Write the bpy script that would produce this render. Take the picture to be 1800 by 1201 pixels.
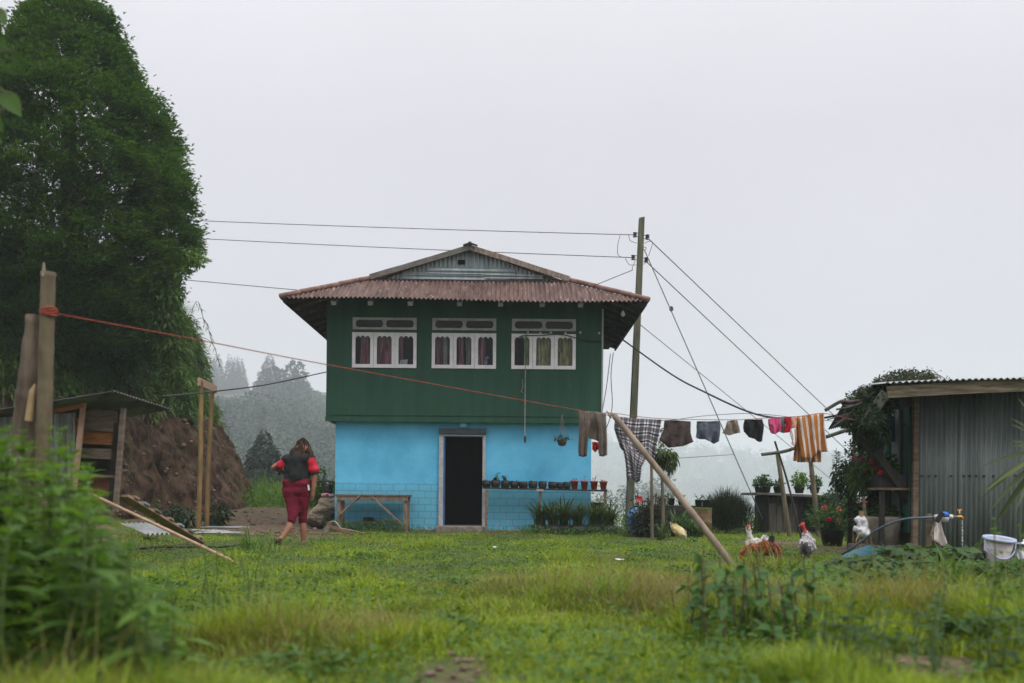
import bpy, bmesh, math, random
import numpy as np
from mathutils import Vector, Matrix

for _o in list(bpy.data.objects):
    bpy.data.objects.remove(_o, do_unlink=True)
S = bpy.context.scene
C = S.collection
rng = np.random.default_rng(7)
random.seed(7)
R = math.radians

# ---------------------------------------------------------------- camera, sky, sun, exposure
CAM_H, FPX, CX, HY, ROLL = 0.65, 1750.0, 900.0, 882.0, 0.009
cam_d = bpy.data.cameras.new('camera')
cam_d.sensor_width = 36.0
cam_d.lens = 36.0 * FPX / 1800.0
cam_d.shift_y = (HY - 600.5) / 1800.0
cam_d.clip_start, cam_d.clip_end = 0.05, 6000
cam_d.dof.use_dof = True
cam_d.dof.focus_distance = 18.0
cam_d.dof.aperture_fstop = 1.8
cam = bpy.data.objects.new('camera', cam_d)
C.objects.link(cam)
cam.location = (0, 0, CAM_H)
cam.rotation_euler = (math.pi / 2, -ROLL, 0)
S.camera = cam

SUN_EL, SUN_AZ = 52.0, 128.0          # overcast: the sun only glows through the cloud, high behind the camera's right
w = bpy.data.worlds.new('World')
S.world = w
w.use_nodes = True
nt = w.node_tree
nt.nodes.clear()
N = nt.nodes.new
wo = N('ShaderNodeOutputWorld'); bg = N('ShaderNodeBackground')
sky = N('ShaderNodeTexSky'); sky.sky_type = 'NISHITA'; sky.sun_disc = False
sky.sun_elevation = R(SUN_EL); sky.sun_rotation = R(SUN_AZ); sky.air_density = 1.0; sky.dust_density = 6.0; sky.altitude = 1500
hsv = N('ShaderNodeHueSaturation'); hsv.inputs['Saturation'].default_value = 0.25
tc = N('ShaderNodeTexCoord'); sx = N('ShaderNodeSeparateXYZ')
cr = N('ShaderNodeValToRGB')
e = cr.color_ramp.elements
e[0].position = 0.0; e[0].color = (7.1, 7.05, 7.4, 1)
e[1].position = 1.0; e[1].color = (32.0, 32.0, 33.0, 1)
for pos, col in ((0.10, (7.8, 7.5, 8.05, 1)), (0.34, (8.45, 8.15, 8.8, 1)), (0.50, (10.5, 10.4, 10.9, 1)), (0.75, (21, 21, 21.6, 1))):
    k = e.new(pos); k.color = col
ns = N('ShaderNodeTexNoise'); ns.inputs['Scale'].default_value = 2.2; ns.inputs['Detail'].default_value = 3.0
mr = N('ShaderNodeMapRange'); mr.inputs[1].default_value = 0.3; mr.inputs[2].default_value = 0.7
mr.inputs[3].default_value = 0.94; mr.inputs[4].default_value = 1.05
mul = N('ShaderNodeVectorMath'); mul.operation = 'SCALE'
mix = N('ShaderNodeMix'); mix.data_type = 'RGBA'; mix.inputs[0].default_value = 0.88
L = nt.links.new
L(tc.outputs['Generated'], sx.inputs[0]); L(sx.outputs[2], cr.inputs[0])
L(tc.outputs['Generated'], ns.inputs['Vector']); L(ns.outputs['Fac'], mr.inputs[0])
L(cr.outputs[0], mul.inputs[0]); L(mr.outputs[0], mul.inputs['Scale'])
L(sky.outputs[0], hsv.inputs['Color']); L(hsv.outputs[0], mix.inputs[6]); L(mul.outputs[0], mix.inputs[7])
L(mix.outputs[2], bg.inputs['Color']); bg.inputs['Strength'].default_value = 0.096
L(bg.outputs[0], wo.inputs['Surface'])

sun_d = bpy.data.lights.new('sun', 'SUN'); sun_d.energy = 1.5; sun_d.angle = R(18); sun_d.color = (1.0, 0.96, 0.9)
sun = bpy.data.objects.new('sun', sun_d); C.objects.link(sun)
_az = R(SUN_AZ)
sdir = Vector((math.sin(_az) * math.cos(R(SUN_EL)), math.cos(_az) * math.cos(R(SUN_EL)), math.sin(R(SUN_EL))))
sun.rotation_euler = sdir.to_track_quat('Z', 'Y').to_euler()

S.view_settings.view_transform = 'Standard'
S.view_settings.look = 'None'
S.view_settings.exposure = 0.0
S.view_settings.gamma = 1.0
S.cycles.use_denoising = True
S.cycles.max_bounces = 8
S.cycles.diffuse_bounces = 3
S.cycles.glossy_bounces = 3
S.cycles.transmission_bounces = 6
S.cycles.transparent_max_bounces = 12
S.cycles.volume_bounces = 2
S.cycles.caustics_reflective = False
S.cycles.caustics_refractive = False

# ---------------------------------------------------------------- helpers
def W(px, py, Y):
    """photo pixel at depth Y -> point in the place"""
    u, v = px - CX, HY - py
    ca, sa = math.cos(ROLL), math.sin(ROLL)
    return Vector(((u * ca - v * sa) * Y / FPX, Y, CAM_H + (u * sa + v * ca) * Y / FPX))

def tag(o, label=None, cat=None, group=None, kind=None):
    if label: o['label'] = label
    if cat: o['category'] = cat
    if group: o['group'] = group
    if kind: o['kind'] = kind
    return o

def thing(name, label, cat, loc=(0, 0, 0), group=None):
    o = bpy.data.objects.new(name, None)
    o.empty_display_size = 0.1
    C.objects.link(o)
    o.location = loc
    return tag(o, label, cat, group)

def origin(o):
    v = Vector((0, 0, 0))
    while o is not None:
        v += Vector(o.location); o = o.parent
    return v

def np_mesh(name, V, groups, mat, parent=None, loc=None, smooth=False, uv=None):
    """V (n,3) world coords; groups: list of (m,k) index arrays; makes one mesh object"""
    V = np.asarray(V, dtype=np.float64).reshape(-1, 3)
    off = origin(parent) if parent is not None else Vector(loc if loc is not None else (0, 0, 0))
    me = bpy.data.meshes.new(name)
    me.vertices.add(len(V))
    me.vertices.foreach_set('co', (V - np.array(off)).astype(np.float32).ravel())
    groups = [np.asarray(g, dtype=np.int32) for g in groups if len(g)]
    nl = sum(g.size for g in groups); nf = sum(len(g) for g in groups)
    me.loops.add(nl); me.polygons.add(nf)
    me.loops.foreach_set('vertex_index', np.concatenate([g.ravel() for g in groups]))
    ls = []; s = 0
    for g in groups:
        ls.append(s + np.arange(len(g)) * g.shape[1]); s += g.size
    me.polygons.foreach_set('loop_start', np.concatenate(ls).astype(np.int32))
    if uv is not None:
        lay = me.uv_layers.new(name='UVMap')
        vi = np.concatenate([g.ravel() for g in groups])
        lay.data.foreach_set('uv', np.asarray(uv, dtype=np.float32)[vi].ravel())
    me.update(calc_edges=True)
    me.validate()
    if smooth:
        me.polygons.foreach_set('use_smooth', np.ones(len(me.polygons), dtype=bool))
    if mat is not None: me.materials.append(mat)
    o = bpy.data.objects.new(name, me)
    C.objects.link(o)
    if parent is not None: o.parent = parent
    elif loc is not None: o.location = loc
    return o

class MB:
    def __init__(s): s.v = []; s.f = []; s.n = 0
    def add(s, vs, fs):
        b = s.n
        s.v.extend([tuple(v) for v in vs]); s.n += len(vs)
        s.f.extend([tuple(i + b for i in f) for f in fs])
        return s
    def box(s, x0, x1, y0, y1, z0, z1):
        vs = [(x0,y0,z0),(x1,y0,z0),(x1,y1,z0),(x0,y1,z0),(x0,y0,z1),(x1,y0,z1),(x1,y1,z1),(x0,y1,z1)]
        return s.add(vs, [(0,3,2,1),(4,5,6,7),(0,1,5,4),(1,2,6,5),(2,3,7,6),(3,0,4,7)])
    def beam(s, p, q, w, h, up=(0, 0, 1), jit=0.0, seg=1):
        p, q = Vector(p), Vector(q); d = (q - p).normalized()
        upv = Vector(up)
        if abs(d.dot(upv)) > 0.98: upv = Vector((0, 1, 0))
        r = d.cross(upv).normalized(); u = r.cross(d).normalized()
        vs = []; fs = []
        for i in range(seg + 1):
            c = p.lerp(q, i / seg)
            j = Vector((random.uniform(-jit, jit), random.uniform(-jit, jit), random.uniform(-jit, jit)))
            for a, b in ((-1,-1),(1,-1),(1,1),(-1,1)):
                vs.append(c + j + r * (a * w / 2) + u * (b * h / 2))
        for i in range(seg):
            for k in range(4):
                fs.append((i*4+k, i*4+(k+1)%4, i*4+4+(k+1)%4, i*4+4+k))
        fs.append((3,2,1,0)); b = seg*4; fs.append((b,b+1,b+2,b+3))
        return s.add(vs, fs)
    def tube(s, pts, r, n=8, cap=True):
        pts = [Vector(p) for p in pts]
        rs = r if hasattr(r, '__len__') else [r] * len(pts)
        vs = []; fs = []
        ref = None
        for i, p in enumerate(pts):
            d = (pts[min(i+1, len(pts)-1)] - pts[max(i-1, 0)])
            d = d.normalized() if d.length > 1e-9 else Vector((0,0,1))
            if ref is None:
                ref = Vector((1,0,0)) if abs(d.x) < 0.9 else Vector((0,1,0))
            a = (ref - d * ref.dot(d)).normalized(); ref = a
            b = d.cross(a)
            for k in range(n):
                t = 2*math.pi*k/n
                vs.append(p + (a*math.cos(t) + b*math.sin(t)) * rs[i])
        for i in range(len(pts)-1):
            for k in range(n):
                fs.append((i*n+k, i*n+(k+1)%n, (i+1)*n+(k+1)%n, (i+1)*n+k))
        if cap:
            fs.append(tuple(range(n-1, -1, -1))); b = (len(pts)-1)*n; fs.append(tuple(b+k for k in range(n)))
        return s.add(vs, fs)
    def lathe(s, prof, c, n=20, tilt=None, cap=True):
        """prof [(r,z)] from bottom up about point c"""
        vs = []; fs = []
        M3 = Matrix.Identity(3) if tilt is None else tilt
        for r, z in prof:
            for k in range(n):
                t = 2*math.pi*k/n
                vs.append(Vector(c) + M3 @ Vector((r*math.cos(t), r*math.sin(t), z)))
        for i in range(len(prof)-1):
            for k in range(n):
                fs.append((i*n+k, i*n+(k+1)%n, (i+1)*n+(k+1)%n, (i+1)*n+k))
        if cap:
            fs.append(tuple(range(n-1, -1, -1)))
            b = (len(prof)-1)*n; fs.append(tuple(b+k for k in range(n)))
        return s.add(vs, fs)
    def grid(s, P):
        """P: (a,b,3) array of points -> quads"""
        P = np.asarray(P); a, b = P.shape[:2]
        fs = [(i*b+j, i*b+j+1, (i+1)*b+j+1, (i+1)*b+j) for i in range(a-1) for j in range(b-1)]
        return s.add(P.reshape(-1, 3).tolist(), fs)
    def prism(s, poly, d):
        """polygon (list of points) extruded by vector d"""
        n = len(poly); d = Vector(d)
        vs = [Vector(p) for p in poly] + [Vector(p) + d for p in poly]
        fs = [tuple(range(n)), tuple(range(2*n-1, n-1, -1))] + [(i, i+n, (i+1)%n+n, (i+1)%n) for i in range(n)]
        return s.add(vs, fs)
    def build(s, name, mat, parent=None, loc=None, smooth=False, bevel=0.0, solid=0.0):
        off = origin(parent) if parent is not None else Vector(loc if loc is not None else (0,0,0))
        me = bpy.data.meshes.new(name)
        me.from_pydata([(v[0]-off[0], v[1]-off[1], v[2]-off[2]) for v in s.v], [], s.f)
        bm = bmesh.new(); bm.from_mesh(me); bmesh.ops.recalc_face_normals(bm, faces=bm.faces); bm.to_mesh(me); bm.free()
        if smooth:
            for p in me.polygons: p.use_smooth = True
        if mat is not None: me.materials.append(mat)
        o = bpy.data.objects.new(name, me); C.objects.link(o)
        if parent is not None: o.parent = parent
        elif loc is not None: o.location = loc
        if solid:
            m = o.modifiers.new('thickness', 'SOLIDIFY'); m.thickness = solid; m.offset = 0
        if bevel:
            m = o.modifiers.new('edges', 'BEVEL'); m.width = bevel; m.segments = 2; m.limit_method = 'ANGLE'
        if smooth:
            pass
        return o

def copy_thing(src, loc, rotz=0.0, label=None, scale=None):
    r = src.copy(); C.objects.link(r); r.location = loc; r.rotation_euler = (0, 0, rotz)
    if scale: r.scale = (scale,) * 3
    if label: r['label'] = label
    def rec(a, b):
        for ch in a.children:
            c = ch.copy(); C.objects.link(c); c.parent = b
            rec(ch, c)
    rec(src, r)
    return r

# ---- value noise
_perm = np.random.default_rng(3).random((64, 64, 64)).astype(np.float64)
def vnoise(x, y, z=0.0):
    x, y, z = np.broadcast_arrays(np.asarray(x, float), np.asarray(y, float), np.asarray(z, float))
    xi, yi, zi = np.floor(x).astype(int), np.floor(y).astype(int), np.floor(z).astype(int)
    xf, yf, zf = x - xi, y - yi, z - zi
    xf, yf, zf = [t*t*(3-2*t) for t in (xf, yf, zf)]
    g = lambda a, b, c: _perm[(xi+a) & 63, (yi+b) & 63, (zi+c) & 63]
    l = lambda a, b, t: a + (b-a)*t
    return l(l(l(g(0,0,0), g(1,0,0), xf), l(g(0,1,0), g(1,1,0), xf), yf),
             l(l(g(0,0,1), g(1,0,1), xf), l(g(0,1,1), g(1,1,1), xf), yf), zf)
def fbm(x, y, z=0.0, o=4):
    s = 0; a = 0.5; t = 0
    for i in range(o):
        s = s + a*vnoise(np.asarray(x)*2**i + 17*i, np.asarray(y)*2**i + 5*i, np.asarray(z)*2**i); t += a; a *= 0.5
    return s / t
def sstep(a, b, x):
    t = np.clip((np.asarray(x, float)-a)/(b-a), 0, 1); return t*t*(3-2*t)

# ---- materials
_mats = {}
def _new(name):
    m = bpy.data.materials.new(name); m.use_nodes = True
    t = m.node_tree; t.nodes.clear()
    out = t.nodes.new('ShaderNodeOutputMaterial')
    return m, t, out
def PM(name, c1, c2=None, scale=4.0, rough=0.75, bump=0.0, bscale=None, metal=0.0, spec=0.35, stretch=(1,1,1),
       lo=0.38, hi=0.62, c3=None, s3=14.0, t3=0.62, detail=6.0, c4=None, s4=40.0, t4=0.72):
    """paint / wood / metal with two mottled tones, optional third tone in flecks (stains, flakes), bump"""
    if name in _mats: return _mats[name]
    m, t, out = _new(name); n = t.nodes.new; l = t.links.new
    b = n('ShaderNodeBsdfPrincipled'); l(b.outputs[0], out.inputs['Surface'])
    b.inputs['Roughness'].default_value = rough; b.inputs['Metallic'].default_value = metal
    b.inputs['Specular IOR Level'].default_value = spec
    tc = n('ShaderNodeTexCoord'); mp = n('ShaderNodeMapping'); mp.inputs['Scale'].default_value = stretch
    l(tc.outputs['Object'], mp.inputs[0])
    ns = n('ShaderNodeTexNoise'); ns.inputs['Scale'].default_value = scale; ns.inputs['Detail'].default_value = detail; ns.inputs['Roughness'].default_value = 0.6
    l(mp.outputs[0], ns.inputs['Vector'])
    rm = n('ShaderNodeValToRGB'); rm.color_ramp.elements[0].position = lo; rm.color_ramp.elements[1].position = hi
    rm.color_ramp.elements[0].color = (*c1, 1); rm.color_ramp.elements[1].color = (*(c2 or [min(1, x*1.25) for x in c1]), 1)
    l(ns.outputs['Fac'], rm.inputs[0])
    col = rm.outputs[0]
    if c3 is not None:
        n3 = n('ShaderNodeTexNoise'); n3.inputs['Scale'].default_value = s3; n3.inputs['Detail'].default_value = 8.0; n3.inputs['Roughness'].default_value = 0.7
        l(mp.outputs[0], n3.inputs['Vector'])
        r3 = n('ShaderNodeMapRange'); r3.inputs[1].default_value = t3; r3.inputs[2].default_value = t3+0.05
        l(n3.outputs['Fac'], r3.inputs[0])
        mx = n('ShaderNodeMix'); mx.data_type = 'RGBA'; l(r3.outputs[0], mx.inputs[0]); l(col, mx.inputs[6]); mx.inputs[7].default_value = (*c3, 1)
        col = mx.outputs[2]
    if c4 is not None:
        n4 = n('ShaderNodeTexNoise'); n4.inputs['Scale'].default_value = s4; n4.inputs['Detail'].default_value = 3.0
        l(tc.outputs['Object'], n4.inputs['Vector'])
        r4 = n('ShaderNodeMapRange'); r4.inputs[1].default_value = t4; r4.inputs[2].default_value = t4+0.02; l(n4.outputs['Fac'], r4.inputs[0])
        mx4 = n('ShaderNodeMix'); mx4.data_type = 'RGBA'; l(r4.outputs[0], mx4.inputs[0]); l(col, mx4.inputs[6]); mx4.inputs[7].default_value = (*c4, 1)
        col = mx4.outputs[2]
    l(col, b.inputs['Base Color'])
    if bump:
        nb = n('ShaderNodeTexNoise'); nb.inputs['Scale'].default_value = bscale or scale*4; nb.inputs['Detail'].default_value = 8.0
        l(mp.outputs[0], nb.inputs['Vector'])
        bp = n('ShaderNodeBump'); bp.inputs['Strength'].default_value = bump; bp.inputs['Distance'].default_value = 0.02
        l(nb.outputs['Fac'], bp.inputs['Height']); l(bp.outputs[0], b.inputs['Normal'])
    _mats[name] = m
    return m
def LMAT(name, cols, trans=0.35, nscale=0.8, rough=0.55, dry=None, spec=0.25):
    """leaves: each leaf its own tone out of cols, patches of tone over the plant, light passing through"""
    if name in _mats: return _mats[name]
    m, t, out = _new(name); n = t.nodes.new; l = t.links.new
    geo = n('ShaderNodeNewGeometry'); tc = n('ShaderNodeTexCoord')
    ns = n('ShaderNodeTexNoise'); ns.inputs['Scale'].default_value = nscale; ns.inputs['Detail'].default_value = 3.0
    l(tc.outputs['Object'], ns.inputs['Vector'])
    ad = n('ShaderNodeMath'); ad.operation = 'MULTIPLY_ADD'; l(geo.outputs['Random Per Island'], ad.inputs[0]); ad.inputs[1].default_value = 0.5
    sc = n('ShaderNodeMapRange'); sc.inputs[1].default_value = 0.3; sc.inputs[2].default_value = 0.7; sc.inputs[3].default_value = 0.0; sc.inputs[4].default_value = 0.5
    l(ns.outputs['Fac'], sc.inputs[0]); l(sc.outputs[0], ad.inputs[2])
    rm = n('ShaderNodeValToRGB'); el = rm.color_ramp.elements
    el[0].color = (*cols[0], 1); el[1].color = (*cols[-1], 1)
    for i, c in enumerate(cols[1:-1]):
        k = el.new((i+1)/(len(cols)-1)); k.color = (*c, 1)
    l(ad.outputs[0], rm.inputs[0])
    b = n('ShaderNodeBsdfPrincipled'); b.inputs['Roughness'].default_value = rough; b.inputs['Specular IOR Level'].default_value = spec
    l(rm.outputs[0], b.inputs['Base Color'])
    tr = n('ShaderNodeBsdfTranslucent'); br = n('ShaderNodeMix'); br.data_type = 'RGBA'; br.blend_type = 'MULTIPLY'; br.inputs[0].default_value = 1.0
    l(rm.outputs[0], br.inputs[6]); br.inputs[7].default_value = (1.25, 1.2, 0.6, 1); l(br.outputs[2], tr.inputs['Color'])
    ms = n('ShaderNodeMixShader'); ms.inputs[0].default_value = trans
    l(b.outputs[0], ms.inputs[1]); l(tr.outputs[0], ms.inputs[2]); l(ms.outputs[0], out.inputs['Surface'])
    _mats[name] = m
    return m

# ---- foliage arrays
def unit(a): return a / np.maximum(np.linalg.norm(a, axis=-1, keepdims=True), 1e-9)
def leaves(base, dirs, nrm, ln, wd, segs=1, droop=0.0, fold=0.15):
    """leaf blades: base point, axis, face normal, length, width; returns V, [faces]"""
    base = np.asarray(base, float); n = len(base)
    d = unit(np.asarray(dirs, float)); nr = np.asarray(nrm, float)
    side = unit(np.cross(d, nr)); up = np.cross(side, d)
    ln = np.broadcast_to(np.asarray(ln, float), (n,)); wd = np.broadcast_to(np.asarray(wd, float), (n,))
    droop = np.broadcast_to(np.asarray(droop, float), (n,))
    if segs == 1:
        mid = base + d*(ln*0.45)[:, None]
        V = np.stack([base, mid + side*(wd/2)[:, None] + up*(wd*fold)[:, None], base + d*ln[:, None] + np.array([0,0,-1.0])*(droop*ln)[:, None],
                      mid - side*(wd/2)[:, None] + up*(wd*fold)[:, None]], axis=1)
        F = np.arange(n)[:, None]*4 + np.array([[0,1,2,3]])
        return V.reshape(-1, 3), [F]
    prof = np.sin(np.linspace(0.0, 1.0, segs+1)**0.8*math.pi)
    rows = []
    for i in range(segs+1):
        t = i/segs
        c = base + d*(ln*t)[:, None] + np.array([0,0,-1.0])*(droop*ln*t*t)[:, None]
        hw = (wd/2*max(prof[i], 0.04))[:, None]
        rows += [c - side*hw + up*hw*fold*2, c, c + side*hw + up*hw*fold*2]
    V = np.stack(rows, axis=1); k = 3*(segs+1)
    fl = []
    for i in range(segs):
        for j in (0, 1):
            fl.append((i*3+j, i*3+j+1, i*3+4+j, i*3+3+j))
    F = (np.arange(n)[:, None, None]*k + np.array(fl)[None]).reshape(-1, 4)
    return V.reshape(-1, 3), [F]
def blades(base, head, ht, wd, lean, segs=2):
    """grass blades: base points, heading angle, height, width, lean (tip offset / height)"""
    base = np.asarray(base, float); n = len(base)
    h = np.stack([np.cos(head), np.sin(head), np.zeros(n)], 1)
    sd = np.stack([-np.sin(head), np.cos(head), np.zeros(n)], 1)
    rows = []
    for i in range(segs):
        t = i/segs
        c = base + h*(lean*ht*t**1.8)[:, None]; c[:, 2] += ht*(t - 0.25*np.minimum(lean, 2)*t*t)
        hw = (wd/2*(1-0.55*t))[:, None]
        rows += [c - sd*hw, c + sd*hw]
    tip = base + h*(lean*ht)[:, None]; tip[:, 2] += ht*(1 - 0.25*np.minimum(lean, 2))
    rows.append(tip)
    V = np.stack(rows, 1); k = 2*segs+1
    q = [(2*i, 2*i+1, 2*i+3, 2*i+2) for i in range(segs-1)]
    F4 = (np.arange(n)[:, None, None]*k + np.array(q).reshape(1, -1, 4)).reshape(-1, 4) if q else np.zeros((0,4), int)
    F3 = np.arange(n)[:, None]*k + np.array([[2*segs-2, 2*segs-1, 2*segs]])
    return V.reshape(-1, 3), [F4, F3]
class FB:
    """collects several leaf sets into one mesh"""
    def __init__(s): s.V = []; s.G = {}; s.n = 0
    def add(s, VF):
        V, F = VF
        for g in F:
            g = np.asarray(g)
            if len(g): s.G.setdefault(g.shape[1], []).append(g + s.n)
        s.V.append(V); s.n += len(V); return s
    def mb(s, m):
        if m.n:
            s.V.append(np.array([tuple(v) for v in m.v])); 
            by = {}
            for f in m.f: by.setdefault(len(f), []).append(f)
            for k, fs in by.items(): s.G.setdefault(k, []).append(np.array(fs) + s.n)
            s.n += m.n
        return s
    def build(s, name, mat, parent=None, loc=None, smooth=False):
        return np_mesh(name, np.concatenate(s.V), [np.concatenate(g) for g in s.G.values()], mat, parent, loc, smooth)
def rdir(n, r=rng):
    return unit(r.normal(size=(n, 3)))
def cloud(c, rad, n, size, asp=0.5, r=rng, shell=0.6, droop=0.1, lump=0.35, up=0.4, seed=0.0, segs=1, lfreq=2.2):
    """leaf-clump cloud in an ellipsoid with a lumpy outline"""
    d = rdir(n, r)
    rr = (shell + (1-shell)*r.random(n))**(1.0) * np.where(r.random(n) < 0.8, 1, r.random(n))
    lumps = 1 - lump + 2*lump*fbm(d[:,0]*lfreq + seed*7 + 10, d[:,1]*lfreq + 20, d[:,2]*lfreq + 30, 3)
    p = np.array(c) + d*np.array(rad)*(rr*lumps)[:, None]
    ax = unit(d + 0.9*rdir(n, r) + np.array([0, 0, -droop])); nr = unit(0.6*d + np.array([0,0,up]) + 0.7*rdir(n, r))
    s = size*r.uniform(0.6, 1.35, n)
    return leaves(p, ax, nr, s, s*asp, segs, droop*0.5)

def blob(name, parts, mat, parent=None, loc=None, voxel=0.012, smooth=4, disp=0.0, dfreq=12.0, seed=0.0, dstretch=(1,1,1), post=None):
    """one continuous surface grown from overlapping round-cone limbs: parts = [(p, rp, q, rq[, flat vector])]"""
    m = MB()
    for pt in parts:
        p, rp, q, rq = Vector(pt[0]), pt[1], Vector(pt[2]), pt[3]
        fx = Vector(pt[4]) if len(pt) > 4 else Vector((1, 1, 1))
        d = q - p; L_ = d.length; d = d.normalized() if L_ > 1e-6 else Vector((0,0,1))
        ref = Vector((1,0,0)) if abs(d.x) < 0.9 else Vector((0,1,0))
        a = (ref - d*ref.dot(d)).normalized(); b = d.cross(a)
        pts = []
        for i in range(7):
            t = -math.pi/2 + math.pi/2*i/6; pts.append((p + d*rp*math.sin(t), rp*math.cos(t), p))
        for i in range(7):
            t = math.pi/2*i/6; pts.append((q + d*rq*math.sin(t), rq*math.cos(t), q))
        n = 18; vs = []; fs = []
        for c, rr, cc in pts:
            for k in range(n):
                t = 2*math.pi*k/n
                off = (c - cc) + (a*math.cos(t) + b*math.sin(t))*max(rr, 1e-4)
                vs.append(cc + Vector((off.x*fx.x, off.y*fx.y, off.z*fx.z)))
        for i in range(len(pts)-1):
            for k in range(n): fs.append((i*n+k, i*n+(k+1)%n, (i+1)*n+(k+1)%n, (i+1)*n+k))
        fs.append(tuple(range(n-1,-1,-1))); bb = (len(pts)-1)*n; fs.append(tuple(bb+k for k in range(n)))
        m.add(vs, fs)
    o = m.build(name, mat, parent, loc, smooth=True)
    rm = o.modifiers.new('skin', 'REMESH'); rm.mode = 'VOXEL'; rm.voxel_size = voxel; rm.use_smooth_shade = True
    sm = o.modifiers.new('soft', 'SMOOTH'); sm.factor = 0.5; sm.iterations = smooth
    dg = bpy.context.evaluated_depsgraph_get()
    me = bpy.data.meshes.new_from_object(o.evaluated_get(dg))
    me.materials.clear(); me.materials.append(mat)
    o.modifiers.clear(); old = o.data; o.data = me; bpy.data.meshes.remove(old); me.name = name
    if disp or post:
        n = len(me.vertices); co = np.empty(n*3, np.float32); me.vertices.foreach_get('co', co); co = co.reshape(-1,3).astype(float)
        nr = np.empty(n*3, np.float32); me.vertices.foreach_get('normal', nr); nr = nr.reshape(-1,3)
        if disp:
            q = co*np.array(dstretch)*dfreq
            co = co + nr*(disp*(2*fbm(q[:,0]+seed, q[:,1]+seed*2+9, q[:,2]+31, 3)-1))[:, None]
        if post: co = post(co)
        me.vertices.foreach_set('co', co.astype(np.float32).ravel()); me.update()
    for p in me.polygons: p.use_smooth = True
    return o
def poly_at(P, t):
    """point along a polyline at fraction t (by index length)"""
    P = np.asarray(P, float)
    d = np.concatenate([[0], np.cumsum(np.linalg.norm(np.diff(P, axis=0), axis=1))]); d /= d[-1]
    return np.stack([np.interp(t, d, P[:, k]) for k in range(P.shape[1])], -1)
def cable(pts, n=24, sag=0.0):
    """points along a smooth line through pts; straight two-point spans may sag"""
    P = [np.array(p) for p in pts]
    t = np.linspace(0, 1, n)
    if len(P) == 2:
        q = P[0][None]*(1-t)[:, None] + P[1][None]*t[:, None]; q[:, 2] -= sag*4*t*(1-t); return q
    out = []
    Q = [2*P[0]-P[1]] + P + [2*P[-1]-P[-2]]
    m = max(3, n//(len(P)-1))
    for i in range(1, len(Q)-2):
        for s_ in np.linspace(0, 1, m, endpoint=(i == len(Q)-3)):
            a, b, c, d = Q[i-1], Q[i], Q[i+1], Q[i+2]
            out.append(0.5*((2*b) + (c-a)*s_ + (2*a-5*b+4*c-d)*s_**2 + (3*b-a-3*c+d)*s_**3))
    return np.array(out)
# ---------------------------------------------------------------- ground, bank, far hills
def left_rise(x, y):
    return 0.5*sstep(4.6, 7.6, -x)*sstep(6.5, 10, y) * (1-sstep(14, 20, y)) + 0.42*sstep(19, 29, y)*sstep(2.5, 7, -x)
def edge_y(x):
    return 27 + 13*sstep(-1, -5, x) - 3.0*sstep(3, 8, x)
def gz(x, y):
    x = np.asarray(x, float); y = np.asarray(y, float)
    near = 1 - sstep(30, 60, y)
    z = (0.10*(fbm(x*0.35+3, y*0.35+8)-0.5) + 0.05*(fbm(x*1.6, y*1.6)-0.5))*near + left_rise(x, y)
    z = z*(1-0.8*sstep(19.0, 20.4, y)*sstep(-5, -3.5, x)*near)
    d = np.maximum(0, y-edge_y(x))
    z = z - np.minimum(0.10*d**1.25, 0.62*d)*(1-sstep(52, 56, y)*0) * (d < 4000)
    valley = -40 + 6*(fbm(x*0.02, y*0.02)-0.5)
    z = np.maximum(z, valley) if True else z
    hill = -42 + (28 + 78*np.clip((y-165)/440, 0, 1))*sstep(130, -100, x)*sstep(75, 160, y) + 12*(fbm(x*0.008+4, y*0.008)-0.5)*sstep(160, 300, y)
    hill2 = -42 + 150*sstep(1000, 1900, y)*(0.55+0.8*fbm(x*0.0022+9, y*0.001))*sstep(-160, 160, x)
    far = np.maximum(hill, hill2)
    return np.where(y > 60, np.maximum(z, far), z)
def dirt(x, y):
    x = np.asarray(x, float); y = np.asarray(y, float)
    def spot(cx, cy, rx, ry): return np.clip(1.5-1.5*(((x-cx)/rx)**2+((y-cy)/ry)**2), 0, 1)
    b = np.maximum.reduce([spot(-6.3, 24, 2.6, 6.5), spot(-4.6, 20.5, 1.4, 3.2), spot(-8.5, 21, 3.0, 3), spot(-4.2, 17.5, 1.6, 1.2), spot(1.55, 4.15, 0.6, 0.55), spot(-0.22, 3.72, 0.17, 0.5),
                         spot(4.6, 15.5, 0.9, 3.2), spot(-6.5, 12.5, 1.5, 3), 0.75*spot(-1.0, 20.3, 4.5, 0.7)])
    return np.clip(b*(0.35+1.3*fbm(x*1.5+2, y*1.5, 0, 4)), 0, 1)
xs = np.concatenate([-40-np.geomspace(1300, 1, 54)+1, np.arange(-40, 40.01, 0.35), 40+np.geomspace(1, 1300, 54)-1+0.2])
ys = np.concatenate([np.linspace(-20, 1.5, 10), np.arange(2, 46, 0.33), 46+np.geomspace(0.5, 2200, 110)])
X, Y = np.meshgrid(xs, ys)
Z = gz(X, Y)
nv = X.size; nx = len(xs)
ii, jj = np.meshgrid(np.arange(len(ys)-1), np.arange(nx-1), indexing='ij')
q = np.stack([ii*nx+jj, ii*nx+jj+1, (ii+1)*nx+jj+1, (ii+1)*nx+jj], -1).reshape(-1, 4)

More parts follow.
